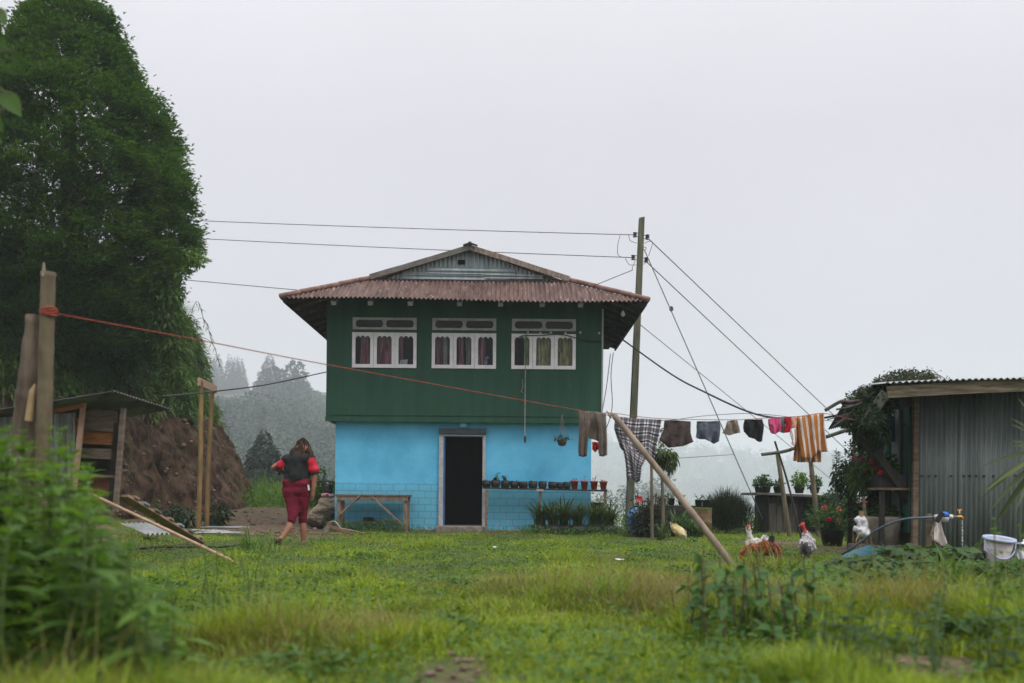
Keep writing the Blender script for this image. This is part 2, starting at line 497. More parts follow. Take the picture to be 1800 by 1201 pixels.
def ground_mat():
    m, t, out = _new('ground_soil'); n = t.nodes.new; l = t.links.new
    b = n('ShaderNodeBsdfPrincipled'); b.inputs['Roughness'].default_value = 0.95; b.inputs['Specular IOR Level'].default_value = 0.15
    l(b.outputs[0], out.inputs['Surface'])
    at = n('ShaderNodeAttribute'); at.attribute_name = 'bare'
    tc = n('ShaderNodeTexCoord')
    n1 = n('ShaderNodeTexNoise'); n1.inputs['Scale'].default_value = 7; n1.inputs['Detail'].default_value = 10; n1.inputs['Roughness'].default_value = 0.7
    l(tc.outputs['Object'], n1.inputs['Vector'])
    r1 = n('ShaderNodeValToRGB'); e = r1.color_ramp.elements
    e[0].position = 0.32; e[0].color = (0.05, 0.032, 0.02, 1); e[1].position = 0.7; e[1].color = (0.20, 0.145, 0.095, 1)
    l(n1.outputs['Fac'], r1.inputs[0])
    r2 = n('ShaderNodeValToRGB'); e = r2.color_ramp.elements
    e[0].position = 0.3; e[0].color = (0.03, 0.045, 0.012, 1); e[1].position = 0.7; e[1].color = (0.085, 0.11, 0.03, 1)
    l(n1.outputs['Fac'], r2.inputs[0])
    mx = n('ShaderNodeMix'); mx.data_type = 'RGBA'; l(at.outputs['Fac'], mx.inputs[0]); l(r2.outputs[0], mx.inputs[6]); l(r1.outputs[0], mx.inputs[7])
    l(mx.outputs[2], b.inputs['Base Color'])
    bp = n('ShaderNodeBump'); bp.inputs['Strength'].default_value = 0.6; bp.inputs['Distance'].default_value = 0.03
    l(n1.outputs['Fac'], bp.inputs['Height']); l(bp.outputs[0], b.inputs['Normal'])
    return m
gr = np_mesh('ground', np.stack([X, Y, Z], -1).reshape(-1, 3), [q], ground_mat(), smooth=True)
at = gr.data.attributes.new('bare', 'FLOAT', 'POINT')
at.data.foreach_set('value', dirt(X, Y).astype(np.float32).ravel())
tag(gr, kind='structure')

# the cut earth bank on the left
PLAN = np.array([(-30, 14.5), (-20, 18.3), (-14.5, 20.3), (-12.0, 22.0), (-10.2, 23.6), (-9.3, 25.3), (-8.85, 27.4), (-9.4, 31.5), (-11, 37), (-18, 44)], float)
PROF = np.array([(1.55, -0.6), (1.25, 0.3), (0.95, 1.0), (0.5, 2.0), (-0.15, 3.0), (-0.65, 3.7), (-0.75, 4.3), (-0.9, 5.2), (-1.2, 6.2), (-1.9, 6.9), (-3.8, 7.3), (-9, 7.6)])
nu, npf = 520, 200
pl = np.stack([np.interp(np.linspace(0, 1, nu), np.linspace(0, 1, len(PLAN)), PLAN[:, k]) for k in (0, 1)], 1)
for _ in range(12): pl[1:-1] = (pl[:-2] + 2*pl[1:-1] + pl[2:])/4
tg = unit(np.gradient(pl, axis=0)); nrm2 = np.stack([tg[:, 1], -tg[:, 0]], 1)   # outward
pf = poly_at(PROF, np.linspace(0, 1, npf))
def bank_pt(iu, ip):
    """iu, ip float index arrays"""
    P = np.stack([np.interp(iu, np.arange(nu), pl[:, k]) for k in (0, 1)], -1)
    Nn = np.stack([np.interp(iu, np.arange(nu), nrm2[:, k]) for k in (0, 1)], -1)
    o = np.interp(ip, np.arange(npf), pf[:, 0]); z = np.interp(ip, np.arange(npf), pf[:, 1])
    s = iu*0.055
    rough = 0.16*(fbm(s*3.5, z*0.6+s*0.5, 4, 2)-0.5) + 0.30*np.abs(vnoise(s*2.2+z*0.8, z*1.7-s*0.6, 6)-0.5) + 0.55*(fbm(s*1.1, z*0.9, 0, 5)-0.5) + 0.35*np.abs(fbm(s*3+z*0.9, z*1.2, 3, 4)-0.5) + 0.18*(fbm(s*4.5, z*3.5, 5, 2)-0.5)
    o = o + rough*1.1 + 0.14*(fbm(s*7, z*6, 7, 2)-0.5) + 0.22*np.maximum(0, vnoise(s*5.5, z*4.5, 2)-0.62)
    return np.stack([P[..., 0]+Nn[..., 0]*o, P[..., 1]+Nn[..., 1]*o, z + 0.3*(fbm(s*2, z, 9)-0.5)], -1), Nn
IU, IP = np.meshgrid(np.arange(nu), np.arange(npf))
BP, _ = bank_pt(IU.astype(float), IP.astype(float))
q = np.stack(np.broadcast_arrays(*[(IP*nu+IU)[a:b2, c:d] for a, b2, c, d in ((0,-1,0,-1),(0,-1,1,None),(1,None,1,None),(1,None,0,-1))]), -1).reshape(-1, 4)
M_earth = PM('bank_earth', (0.020, 0.013, 0.0085), (0.105, 0.065, 0.042), scale=3.2, rough=0.95, bump=0.7, bscale=8, spec=0.1, lo=0.34, hi=0.70,
             c3=(0.055, 0.062, 0.022), s3=1.6, t3=0.58, c4=(0.20, 0.17, 0.13), s4=17, t4=0.70, stretch=(1.5, 1.5, 0.75), detail=14)
bank = np_mesh('hillside', BP.reshape(-1, 3), [q], M_earth, smooth=True)
tag(bank, kind='structure')

# ---------------------------------------------------------------- the house
M_green = PM('green_paint', (0.010, 0.058, 0.034), (0.016, 0.076, 0.045), scale=1.4, rough=0.6, bump=0.12, bscale=30, spec=0.3, stretch=(4, 4, 0.35), c3=(0.026, 0.096, 0.064), s3=4, t3=0.60, c4=(0.30, 0.34, 0.31), s4=13, t4=0.775)
M_trim = PM('faded_white_paint', (0.74, 0.70, 0.75), (0.85, 0.82, 0.86), scale=6, rough=0.6, c3=(0.25, 0.22, 0.2), s3=26, t3=0.67, bump=0.1)
M_dim = PM('greyed_white_paint', (0.34, 0.33, 0.335), (0.46, 0.45, 0.46), scale=6, rough=0.7, c3=(0.12, 0.11, 0.1), s3=22, t3=0.62)
M_rust = PM('rusted_red_iron', (0.070, 0.038, 0.032), (0.15, 0.092, 0.078), scale=2.6, rough=0.7, stretch=(3.5, 0.6, 0.6), c3=(0.42, 0.33, 0.27), s3=5.5, t3=0.60, bump=0.15, spec=0.25)
M_iron = PM('galvanised_iron', (0.22, 0.26, 0.27), (0.33, 0.38, 0.39), scale=2.5, rough=0.45, metal=0.35, stretch=(4, 1, 1), c3=(0.16, 0.15, 0.13), s3=12, t3=0.64)
M_wood = PM('weathered_wood', (0.10, 0.07, 0.048), (0.20, 0.145, 0.10), scale=5, rough=0.85, stretch=(1, 1, 5), bump=0.3, bscale=30, c3=(0.07, 0.05, 0.035), s3=18, t3=0.62)
M_woodh = PM('weathered_board', (0.12, 0.085, 0.06), (0.25, 0.19, 0.14), scale=5, rough=0.85, stretch=(1, 4, 8), bump=0.3, bscale=30, c3=(0.08, 0.06, 0.045), s3=16, t3=0.6)
M_dark = PM('dark_timber', (0.018, 0.016, 0.014), (0.04, 0.034, 0.03), scale=6, rough=0.85)
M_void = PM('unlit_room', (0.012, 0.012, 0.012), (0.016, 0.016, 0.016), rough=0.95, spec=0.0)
M_conc = PM('old_concrete', (0.16, 0.14, 0.115), (0.27, 0.24, 0.20), scale=6, rough=0.92, bump=0.4)
M_black = PM('black_plastic', (0.012, 0.012, 0.013), (0.025, 0.025, 0.026), scale=8, rough=0.5)
M_cable = PM('black_cable', (0.015, 0.015, 0.016), (0.022, 0.022, 0.022), rough=0.6)

def blue_mat():
    m, t, out = _new('blue_limewash'); n = t.nodes.new; l = t.links.new
    b = n('ShaderNodeBsdfPrincipled'); b.inputs['Roughness'].default_value = 0.8; b.inputs['Specular IOR Level'].default_value = 0.2
    l(b.outputs[0], out.inputs['Surface'])
    tc = n('ShaderNodeTexCoord'); sp = n('ShaderNodeSeparateXYZ'); l(tc.outputs['Object'], sp.inputs[0])
    cb = n('ShaderNodeCombineXYZ'); l(sp.outputs[0], cb.inputs[0]); l(sp.outputs[2], cb.inputs[1])
    br = n('ShaderNodeTexBrick'); br.inputs['Scale'].default_value = 1.0; br.inputs['Brick Width'].default_value = 0.268; br.inputs['Row Height'].default_value = 0.145
    br.inputs['Mortar Size'].default_value = 0.0055; br.inputs['Mortar Smooth'].default_value = 0.3; br.offset = 0.5
    wv = n('ShaderNodeTexNoise'); wv.inputs['Scale'].default_value = 1.7; l(tc.outputs['Object'], wv.inputs['Vector'])
    wm = n('ShaderNodeVectorMath'); wm.operation = 'SCALE'; wm.inputs['Scale'].default_value = 0.03; l(wv.outputs['Color'], wm.inputs[0])
    wa = n('ShaderNodeVectorMath'); wa.operation = 'ADD'; l(cb.outputs[0], wa.inputs[0]); l(wm.outputs[0], wa.inputs[1]); l(wa.outputs[0], br.inputs['Vector'])
    lt = n('ShaderNodeMath'); lt.operation = 'LESS_THAN'; l(sp.outputs[2], lt.inputs[0]); lt.inputs[1].default_value = 1.035
    mo = n('ShaderNodeMath'); mo.operation = 'MULTIPLY'; l(br.outputs['Fac'], mo.inputs[0]); l(lt.outputs[0], mo.inputs[1])
    ns = n('ShaderNodeTexNoise'); ns.inputs['Scale'].default_value = 1.3; ns.inputs['Detail'].default_value = 7; ns.inputs['Roughness'].default_value = 0.65; l(tc.outputs['Object'], ns.inputs['Vector'])
    rm = n('ShaderNodeValToRGB'); e = rm.color_ramp.elements
    e[0].position = 0.35; e[0].color = (0.088, 0.40, 0.63, 1); e[1].position = 0.68; e[1].color = (0.155, 0.555, 0.82, 1); l(ns.outputs['Fac'], rm.inputs[0])
    # duller, greener blue: shade under the table painted into the block courses; scuffed plaster below
    zl = n('ShaderNodeMapRange'); l(sp.outputs[2], zl.inputs[0]); zl.inputs[1].default_value = 1.05; zl.inputs[2].default_value = 0.85; zl.inputs[3].default_value = 0; zl.inputs[4].default_value = 0.75
    mg = n('ShaderNodeMix'); mg.data_type = 'RGBA'; l(zl.outputs[0], mg.inputs[0]); l(rm.outputs[0], mg.inputs[6]); mg.inputs[7].default_value = (0.13, 0.40, 0.53, 1)
    mm = n('ShaderNodeMix'); mm.data_type = 'RGBA'; mq = n('ShaderNodeMath'); mq.operation = 'MULTIPLY'; l(mo.outputs[0], mq.inputs[0]); mq.inputs[1].default_value = 0.8
    l(mq.outputs[0], mm.inputs[0]); l(mg.outputs[2], mm.inputs[6]); mm.inputs[7].default_value = (0.05, 0.17, 0.25, 1)
    fl = n('ShaderNodeTexNoise'); fl.inputs['Scale'].default_value = 6; fl.inputs['Detail'].default_value = 9; fl.inputs['Roughness'].default_value = 0.75; l(tc.outputs['Object'], fl.inputs['Vector'])
    zf = n('ShaderNodeMapRange'); l(sp.outputs[2], zf.inputs[0]); zf.inputs[1].default_value = 0.8; zf.inputs[2].default_value = 0.25; zf.inputs[3].default_value = 0.0; zf.inputs[4].default_value = 0.14
    fa = n('ShaderNodeMath'); fa.operation = 'ADD'; l(fl.outputs['Fac'], fa.inputs[0]); l(zf.outputs[0], fa.inputs[1])
    fr = n('ShaderNodeMapRange'); l(fa.outputs[0], fr.inputs[0]); fr.inputs[1].default_value = 0.735; fr.inputs[2].default_value = 0.76
    mf = n('ShaderNodeMix'); mf.data_type = 'RGBA'; l(fr.outputs[0], mf.inputs[0]); l(mm.outputs[2], mf.inputs[6]); mf.inputs[7].default_value = (0.36, 0.38, 0.33, 1)
    l(mf.outputs[2], b.inputs['Base Color'])
    hb = n('ShaderNodeMath'); hb.operation = 'MULTIPLY_ADD'; l(mo.outputs[0], hb.inputs[0]); hb.inputs[1].default_value = -0.5; l(ns.outputs['Fac'], hb.inputs[2])
    bp = n('ShaderNodeBump'); bp.inputs['Strength'].default_value = 0.35; bp.inputs['Distance'].default_value = 0.02; l(hb.outputs[0], bp.inputs['Height']); l(bp.outputs[0], b.inputs['Normal'])
    return m
M_blue = blue_mat()
def glass_mat():
    m, t, out = _new('window_glass'); n = t.nodes.new; l = t.links.new
    g = n('ShaderNodeBsdfGlossy'); g.inputs['Roughness'].default_value = 0.03; g.inputs['Color'].default_value = (1, 1, 1, 1)
    tr = n('ShaderNodeBsdfTransparent'); tr.inputs['Color'].default_value = (0.86, 0.88, 0.88, 1)
    fr = n('ShaderNodeFresnel'); fr.inputs['IOR'].default_value = 1.22
    mx = n('ShaderNodeMixShader'); l(fr.outputs[0], mx.inputs[0]); l(tr.outputs[0], mx.inputs[1]); l(g.outputs[0], mx.inputs[2]); l(mx.outputs[0], out.inputs['Surface'])
    return m
M_glass = glass_mat()

def wall_holes(m, x0, x1, z0, z1, holes, y0, y1):
    """a wall slab in the XZ plane between y0 and y1 with rectangular holes; one continuous grid with reveals"""
    xs_ = sorted({x0, x1, *[h[0] for h in holes], *[h[1] for h in holes]}); zs_ = sorted({z0, z1, *[h[2] for h in holes], *[h[3] for h in holes]})
    idx = {}
    def vi(x, y, z):
        k = (round(x, 5), y, round(z, 5))
        if k not in idx: idx[k] = m.n; m.add([(x, y, z)], [])
        return idx[k]
    hole = lambda a, b2, c, d: any(h[0]-1e-6 <= a and b2 <= h[1]+1e-6 and h[2]-1e-6 <= c and d <= h[3]+1e-6 for h in holes)
    nx_, nz_ = len(xs_)-1, len(zs_)-1
    sol = [[not hole(xs_[i], xs_[i+1], zs_[j], zs_[j+1]) for j in range(nz_)] for i in range(nx_)]
    g = lambda i, j: 0 <= i < nx_ and 0 <= j < nz_ and sol[i][j]
    for i in range(nx_):
        for j in range(nz_):
            if not sol[i][j]: continue
            a, b2, c, d = xs_[i], xs_[i+1], zs_[j], zs_[j+1]
            m.f.append((vi(a,y0,c), vi(b2,y0,c), vi(b2,y0,d), vi(a,y0,d)))
            m.f.append((vi(a,y1,c), vi(a,y1,d), vi(b2,y1,d), vi(b2,y1,c)))
            if not g(i-1, j): m.f.append((vi(a,y0,c), vi(a,y0,d), vi(a,y1,d), vi(a,y1,c)))
            if not g(i+1, j): m.f.append((vi(b2,y0,c), vi(b2,y1,c), vi(b2,y1,d), vi(b2,y0,d)))
            if not g(i, j-1): m.f.append((vi(a,y0,c), vi(a,y1,c), vi(b2,y1,c), vi(b2,y0,c)))
            if not g(i, j+1): m.f.append((vi(a,y0,d), vi(b2,y0,d), vi(b2,y1,d), vi(a,y1,d)))
    return m

HX0, HX1, HZ0, HZT = -3.94, 1.86, 2.33, 4.93      # upper storey
LX0, LX1 = -3.772, 1.679                          # lower storey
house = thing('house', 'two-storey house with green upper storey over bright blue lower storey and rusty roof', 'house', (-1.04, 23, 0))
DX0, DX1, DZ0, DZ1 = -1.465, -0.637, 0.13, 2.03
m = MB(); wall_holes(m, LX0, LX1, -0.3, HZ0-0.002, [(DX0, DX1, DZ0, DZ1)], 21.2, 21.36)
m.box(LX0, LX0+0.16, 21.362, 25.1, -0.3, HZ0-0.002); m.box(LX1-0.16, LX1, 21.362, 25.1, -0.3, HZ0-0.002); m.box(LX0+.162, LX1-.162, 24.95, 25.1, -0.3, HZ0-0.002)
lw = m.build('lower_wall', M_blue, house)
lw.data.materials[0] = M_blue
# dark room behind the open door
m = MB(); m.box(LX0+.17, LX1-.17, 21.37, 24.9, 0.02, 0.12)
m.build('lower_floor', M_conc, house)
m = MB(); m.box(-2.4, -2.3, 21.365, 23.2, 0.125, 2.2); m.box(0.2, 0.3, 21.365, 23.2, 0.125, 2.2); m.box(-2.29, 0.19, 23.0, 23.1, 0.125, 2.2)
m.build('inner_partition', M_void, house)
# windows
WX = [-3.40, -1.722, -0.045]; WW = 1.362; WZ0, WZ1, TZ0, TZ1 = 3.446, 4.19, 4.252, 4.505
holes = []
for x in WX: holes += [(x+0.03, x+WW-0.03, WZ0+0.03, WZ1-0.03), (x+0.04, x+WW-0.04, TZ0+0.03, TZ1-0.03)]
m = MB(); wall_holes(m, HX0, HX1, HZ0, HZT, holes, 21.0, 21.07)
m.box(HX0, HX0+0.07, 21.072, 25.25, HZ0, HZT); m.box(HX1-0.07, HX1, 21.072, 25.25, HZ0, HZT); m.box(HX0+.072, HX1-.072, 25.18, 25.25, HZ0, HZT)
m.build('upper_wall', M_green, house)
for x in np.arange(HX0+0.35, HX1-.1, 0.6): MB().box(x, x+0.012, 20.994, 20.998, HZ0+0.16, HZ0+1.08).build('board_joint', M_green, house)
m = MB(); m.box(HX0-.012, HX1+.012, 20.972, 20.998, HZ0-0.02, HZ0+0.085); m.box(HX0-.006, HX1+.006, 20.984, 20.9985, HZ0+0.115, HZ0+0.150)
m.build('skirting_board', M_green, house)
m = MB(); m.box(HX1+.002, HX1+.035, 20.98, 21.08, HZ0+.09, HZT-.2); m.build('corner_strip', PM('corner_tin', (0.30,0.33,0.34), (0.4,0.43,0.44), rough=0.5), house)
m = MB(); m.box(HX0+.01, HX1-.01, 21.08, 25.17, HZ0+0.002, HZ0+0.10); m.build('upper_floor', M_dark, house)
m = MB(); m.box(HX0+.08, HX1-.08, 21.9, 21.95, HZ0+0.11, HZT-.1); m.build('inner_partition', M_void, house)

C_rose = PM('rose_curtain', (0.36, 0.11, 0.15), (0.66, 0.38, 0.42), scale=9, rough=0.95, stretch=(2.2, 1, 0.25), c3=(0.24, 0.09, 0.11), s3=3, t3=0.55)
C_olive = PM('olive_curtain', (0.38, 0.36, 0.18), (0.70, 0.66, 0.40), scale=9, rough=0.95, stretch=(1.5, 1, 0.4), c3=(0.14, 0.14, 0.09), s3=14, t3=0.56)
def curtain(x0, x1, z0, z1, y, mat, parent, folds, seed):
    xs_ = np.linspace(x0, x1, 60); zs_ = np.linspace(z0, z1, 8)
    A, B = np.meshgrid(xs_, zs_)
    t = (A-x0)/(x1-x0)
    yy = y + 0.028*np.sin(t*folds*2*math.pi + seed + 0.6*np.sin(B*3+seed)) + 0.012*np.sin(t*folds*4.3*math.pi+seed*2)
    A2 = A + 0.03*np.sin(B*2.2+seed)*(t-0.5)
    mm = MB(); mm.grid(np.stack([A2, yy, B], -1)); return mm.build('curtain', mat, parent, smooth=True)
for wi, x in enumerate(WX):
    m = MB(); cw = WW/3
    for k in range(3):
        a, b2 = x+k*cw+0.003, x+(k+1)*cw-0.003
        m.box(a, a+0.068, 20.965, 21.02, WZ0, WZ1); m.box(b2-0.068, b2, 20.965, 21.02, WZ0, WZ1)
        m.box(a+0.069, b2-0.069, 20.968, 21.017, WZ0+.001, WZ0+0.075); m.box(a+0.069, b2-0.069, 20.968, 21.017, WZ1-0.055, WZ1-.001)
        # scalloped valance under the head rail: three cut arches
        pts = [(a+0.069, 20.970, WZ1-0.056)]
        n = 24; sp = b2-0.069-(a+0.069)
        low = []
        for i in range(n+1):
            t = i/n; low.append((a+0.069+sp*t, 20.970, WZ1-0.058-0.055+0.045*abs(math.sin(t*3*math.pi))**0.7 - 0.02*abs(2*t-1)**3))
        poly = [(a+0.069, 20.970, WZ1-0.057)] + low + [(b2-0.069, 20.970, WZ1-0.057)]
        for i in range(n):
            p, r_ = low[i], low[i+1]
            m.prism([p, r_, (r_[0], 20.970, WZ1-0.0565), (p[0], 20.970, WZ1-0.0565)], (0, 0.02, 0))
    win = m.build('window', M_trim, house)
    tag(win, ['rose curtained window of three white casements with white paper box inside', 'middle window of three white casements with blue toy inside', 'olive curtained window of three white casements behind hanging cord'][wi])
    for k in range(3):
        a, b2 = x+k*cw+0.069, x+(k+1)*cw-0.069
        MB().box(a, b2, 20.996, 21.0, WZ0+0.07, WZ1-0.05).build('pane', M_glass, win)
    if wi == 0:
        spans = [(0.15, 0.34, C_rose), (0.53, 0.80, C_rose), (0.97, 1.07, C_rose), (0.36, 0.44, M_dim), (0.80, 0.9, M_dim)]
    elif wi == 1:
        spans = [(0.08, 0.22, C_rose), (0.55, 0.68, C_rose), (0.98, 1.12, C_rose), (0.24, 0.33, M_dim), (0.72, 0.86, M_dim)]
    else:
        spans = [(0.26, 0.44, C_olive), (0.5, 0.86, C_olive), (0.94, 1.3, C_olive)]
    for a, b2, cm in spans: curtain(x+a, x+b2, WZ0+0.02, WZ1, 21.13, cm, win, max(1.2, (b2-a)*14), wi*3+a*10)
    # transom light above
    m = MB(); a, b2 = x+0.01, x+WW-0.005
    m.box(a, a+0.06, 20.97, 21.02, TZ0, TZ1); m.box(b2-0.06, b2, 20.97, 21.02, TZ0, TZ1)
    m.box(a+.061, b2-.061, 20.972, 21.018, TZ0+.001, TZ0+0.045); m.box(a+.061, b2-.061, 20.972, 21.018, TZ1-0.05, TZ1-.001); mid = (a+b2)/2
    m.box(mid-0.03, mid+0.03, 20.971, 21.019, TZ0+.046, TZ1-.051)
    for cx in (a+0.061, mid-0.031, mid+0.031, b2-0.061):           # rounded corner blocks
        sgn = 1 if cx in (a+0.061, mid+0.031) else -1
        for zc, zs in ((TZ0+0.046, 1), (TZ1-0.051, -1)):
            m.prism([(cx, 20.974, zc), (cx+sgn*0.05, 20.974, zc), (cx+sgn*0.015, 20.974, zc+zs*0.02), (cx, 20.974, zc+zs*0.06)], (0, 0.03, 0))
    tr = m.build('transom', M_dim, house)
    MB().box(a+.062, mid-.031, 20.996, 21.0, TZ0+.046, TZ1-.051).build('pane', M_glass, tr); MB().box(mid+.031, b2-.062, 20.996, 21.0, TZ0+.046, TZ1-.051).build('pane', M_glass, tr)

# door frame, lintel, step, blue light box
m = MB(); m.box(DX0-0.095, DX0-0.002, 21.15, 21.34, 0.10, DZ1+.0); m.box(DX1+0.002, DX1+0.07, 21.15, 21.34, 0.10, DZ1); m.box(DX0-0.095, DX1+0.07, 21.152, 21.338, DZ1+.001, DZ1+0.035)
m.build('door_frame', M_dim, house, bevel=0.006)
m = MB(); m.box(DX0-.001, DX0+.03, 21.17, 21.33, DZ0, DZ1-.001); m.build('door_jamb', PM('deep_blue_paint', (0.03,0.10,0.25), (0.05,0.14,0.32), rough=0.7), house)
m = MB(); m.box(DX0-0.10, DX1+0.075, 21.11, 21.198, DZ1+0.045, DZ1+0.165); m.build('lintel', PM('lintel_board', (0.045,0.06,0.06), (0.07,0.09,0.09), scale=8, c3=(0.3,0.32,0.32), s3=30, t3=0.7), house, bevel=0.006)
m = MB(); m.box(DX0-0.14, DX1+0.03, 20.82, 21.2, -0.25, 0.128); m.build('door_step', M_conc, house, bevel=0.02)
m = MB(); m.box(LX0-0.02, LX1+0.03, 21.08, 21.198, -0.3, 0.055); m.build('plinth', M_conc, house, bevel=0.02)
m = MB()
prof = [(0.10*math.sin(t), -0.10*math.cos(t)*1.0) for t in np.linspace(0.05, math.pi/2, 8)]
m.lathe([(0.02, -0.115), (0.07, -0.105), (0.10, -0.07), (0.108, 0.0), (0.09, 0.012)], (-1.045, 21.15, 2.31), 18)
m.build('light_box', PM('pale_blue_enamel', (0.15,0.48,0.66), (0.19,0.54,0.72), rough=0.45), house, smooth=True)

# roof: rusted skirt in front, side slopes up to the ridge, grey tin gable
EX0, EX1, EY0, EY1 = -4.69, 2.71, 19.98, 26.3
RXc, GY = -0.94, 21.22
EZ = 4.70
GZ0 = EZ + (GY-EY0)*0.545
GXL, GXR = -2.93, 1.05
PKZ = 6.07
PITCH = 0.0915
def corr(t, amp=0.019): return amp*np.sin(t*2*math.pi/PITCH)
m = MB()
xsn = np.arange(EX0+0.03, EX1-0.02, PITCH/8)
for i0 in range(0, 1):
    P = np.zeros((9, len(xsn), 3))
    for j, x in enumerate(xsn):
        if x < GXL: t = (x-EX0)/(GXL-EX0)
        elif x > GXR: t = (EX1-x)/(EX1-GXR)
        else: t = 1.0
        for i in range(9):
            s_ = i/8*t
            P[i, j] = (x, EY0+(GY-EY0)*s_, EZ+(GZ0-EZ)*s_ + corr(x) - 0.012*math.sin((x-EX0)/0.82*math.pi)**2*0.4 + 0.025*math.sin((x-EX0)*0.9)*(1-s_))
    m.grid(P)
roof = m.build('roof', M_rust, house, solid=0.004)
def side_z(x):
    return PKZ-0.02 - (PKZ-0.02-EZ)*abs(x-RXc)/((RXc-EX0) if x < RXc else (EX1-RXc))
m = MB()
for sx_, xe in ((-1, EX0), (1, EX1)):
    ysn = np.arange(GY-0.16, EY1, PITCH/6)
    P = np.zeros((8, len(ysn), 3))
    for j, y in enumerate(ysn):
        for i in range(8):
            x = RXc + (xe-RXc)*i/7; P[i, j] = (x, y, side_z(x)+corr(y))
    m.grid(P)
    # hip corner of the side slope in front of the gable
    gx = GXL if sx_ < 0 else GXR
    ysn = np.arange(EY0, GY-0.16, PITCH/6); P = np.zeros((4, len(ysn), 3))
    for j, y in enumerate(ysn):
        t = (y-EY0)/(GY-EY0); xt = xe + (gx-xe)*t
        for i in range(4):
            x = xt + (xe-xt)*i/3; P[i, j] = (x, y, side_z(x)+corr(y)-0.01)
    m.grid(P)
m.build('side_roof', M_rust, house, solid=0.004)
for xe, gx in ((EX0, GXL), (EX1, GXR)):
    m = MB(); a = Vector((xe, EY0-0.02, EZ+0.03)); b2 = Vector((gx, GY, GZ0+0.045))
    for k in range(5):
        p, q2 = a.lerp(b2, k/5), a.lerp(b2, (k+1.04)/5); o = Vector((0, 0, 0.004*(k % 2)))
        m.tube([p+o, q2+o], [0.055, 0.05], 8)
    m.build('hip_cap', PM('hip_cap_iron', (0.16,0.075,0.06), (0.26,0.16,0.13), scale=5, c3=(0.35,0.28,0.22), s3=9, t3=0.6, rough=0.7), house, smooth=True)
# gable wall of upright corrugated tin with two level sheets nailed across the foot
m = MB(); xsn = np.arange(GXL+0.05, GXR-0.04, PITCH/8); P = np.zeros((5, len(xsn), 3))
for j, x in enumerate(xsn):
    zt = PKZ-0.06 - (PKZ-0.06-GZ0)*abs(x-RXc)/((RXc-GXL) if x < RXc else (GXR-RXc))
    for i in range(5): P[i, j] = (x, GY+0.02+corr(x, 0.012), GZ0-0.05+(max(zt, GZ0)-GZ0+0.05)*i/4)
m.grid(P); gab = m.build('gable', M_iron, house, solid=0.003)
m = MB()
for x0, x1, z0, z1, y in ((-2.38, -0.10, GZ0+0.0, GZ0+0.155, GY-0.025), (-1.85, 0.02, GZ0+0.11, GZ0+0.25, GY-0.045), (-0.62, 0.62, GZ0+0.02, GZ0+0.10, GY-0.06)):
    zs_ = np.linspace(z0, z1, 14); P = np.zeros((14, 2, 3))
    for i, z in enumerate(zs_): P[i] = [(x0, y+corr(z, 0.012), z-0.03*(0)), (x1, y+corr(z, 0.012), z-0.012)]
    m.grid(P)
m.build('patch_sheet', M_iron, gab, solid=0.003)
MB().box(-1.20, -1.05, GY-0.02, GY+0.0, PKZ-0.37, PKZ-0.28).build('vent_hole', M_void, gab)
for sx_, gx, mm in ((-1, GXL, PM('barge_tin', (0.10,0.095,0.085), (0.17,0.155,0.14), scale=5, rough=0.7)), (1, GXR, PM('barge_wood', (0.16,0.115,0.09), (0.30,0.24,0.2), scale=6, rough=0.85, c3=(0.06,0.05,0.04), s3=14, t3=0.58, bump=0.4, stretch=(5,1,1)))):
    m = MB(); a = Vector((RXc, GY-0.15, PKZ-0.045)); b2 = Vector((gx+sx_*0.12, GY-0.15, GZ0-0.0))
    m.beam(a, b2, 0.03, 0.11, jit=0.004, seg=6); m.build('barge_board', mm, house)
m = MB(); a = Vector((RXc, GY-0.2, PKZ+0.02))
m.tube([a, a+Vector((0, 5, 0))], 0.05, 8); m.beam(Vector((RXc-.14, GY-.19, PKZ-.015)), Vector((RXc, GY-.19, PKZ+0.035)), .1, .018); m.beam(Vector((RXc+.16, GY-.19, PKZ-.02)), Vector((RXc, GY-.19, PKZ+0.035)), .1, .018)
m.build('ridge_cap', PM('ridge_tin', (0.05,0.05,0.05), (0.1,0.095,0.09), rough=0.6), house)
# rafters: pale tails under the front eave, dark ones under the side eaves
M_tail = PM('pale_rafter_tail', (0.26, 0.24, 0.23), (0.4, 0.38, 0.36), scale=10, rough=0.8)
for px in (588, 652, 722, 808, 880, 953, 1020):
    p = W(px, 534, 20.25)
    m = MB(); m.beam(Vector((p.x, 20.14, EZ-0.065)), Vector((p.x, 20.99, EZ-0.065+0.85*0.545)), 0.10, 0.085); m.build('rafter', M_tail, house)
for sx_, xe, xw in ((-1, EX0, HX0), (1, EX1, HX1)):
    for y in np.arange(20.75, 26.1, 0.62):
        m = MB(); m.beam(Vector((xe-sx_*0.04, y, EZ-0.04)), Vector((xw+sx_*0.004, y, EZ-0.04+abs(xe-xw-sx_*.04)*0.36)), 0.06, 0.08); m.build('side_rafter', M_dark, house)
    m = MB(); m.beam(Vector((xe-sx_*0.06, EY0+0.06, EZ-0.035)), Vector((xw-sx_*0.0, 20.97, EZ+0.33)), 0.07, 0.09); m.build('hip_rafter', M_dark, house)
    m = MB(); m.beam(Vector((xe-sx_*0.03, EY0+0.2, EZ-0.02)), Vector((xe-sx_*0.03, EY1-.05, EZ-0.02)), 0.03, 0.07); m.build('eave_batten', M_dark, house)
m = MB(); m.box(EX0+.2, EX1-.2, 25.3, 26.2, EZ-0.02, EZ+0.0); m.build('back_soffit', M_dark, house)
m = MB(); wall_holes(m, GXL+.02, GXR-.02, HZT+.002, GZ0-.04, [], 21.08, 21.12); m.build('eave_closer', M_dark, house)
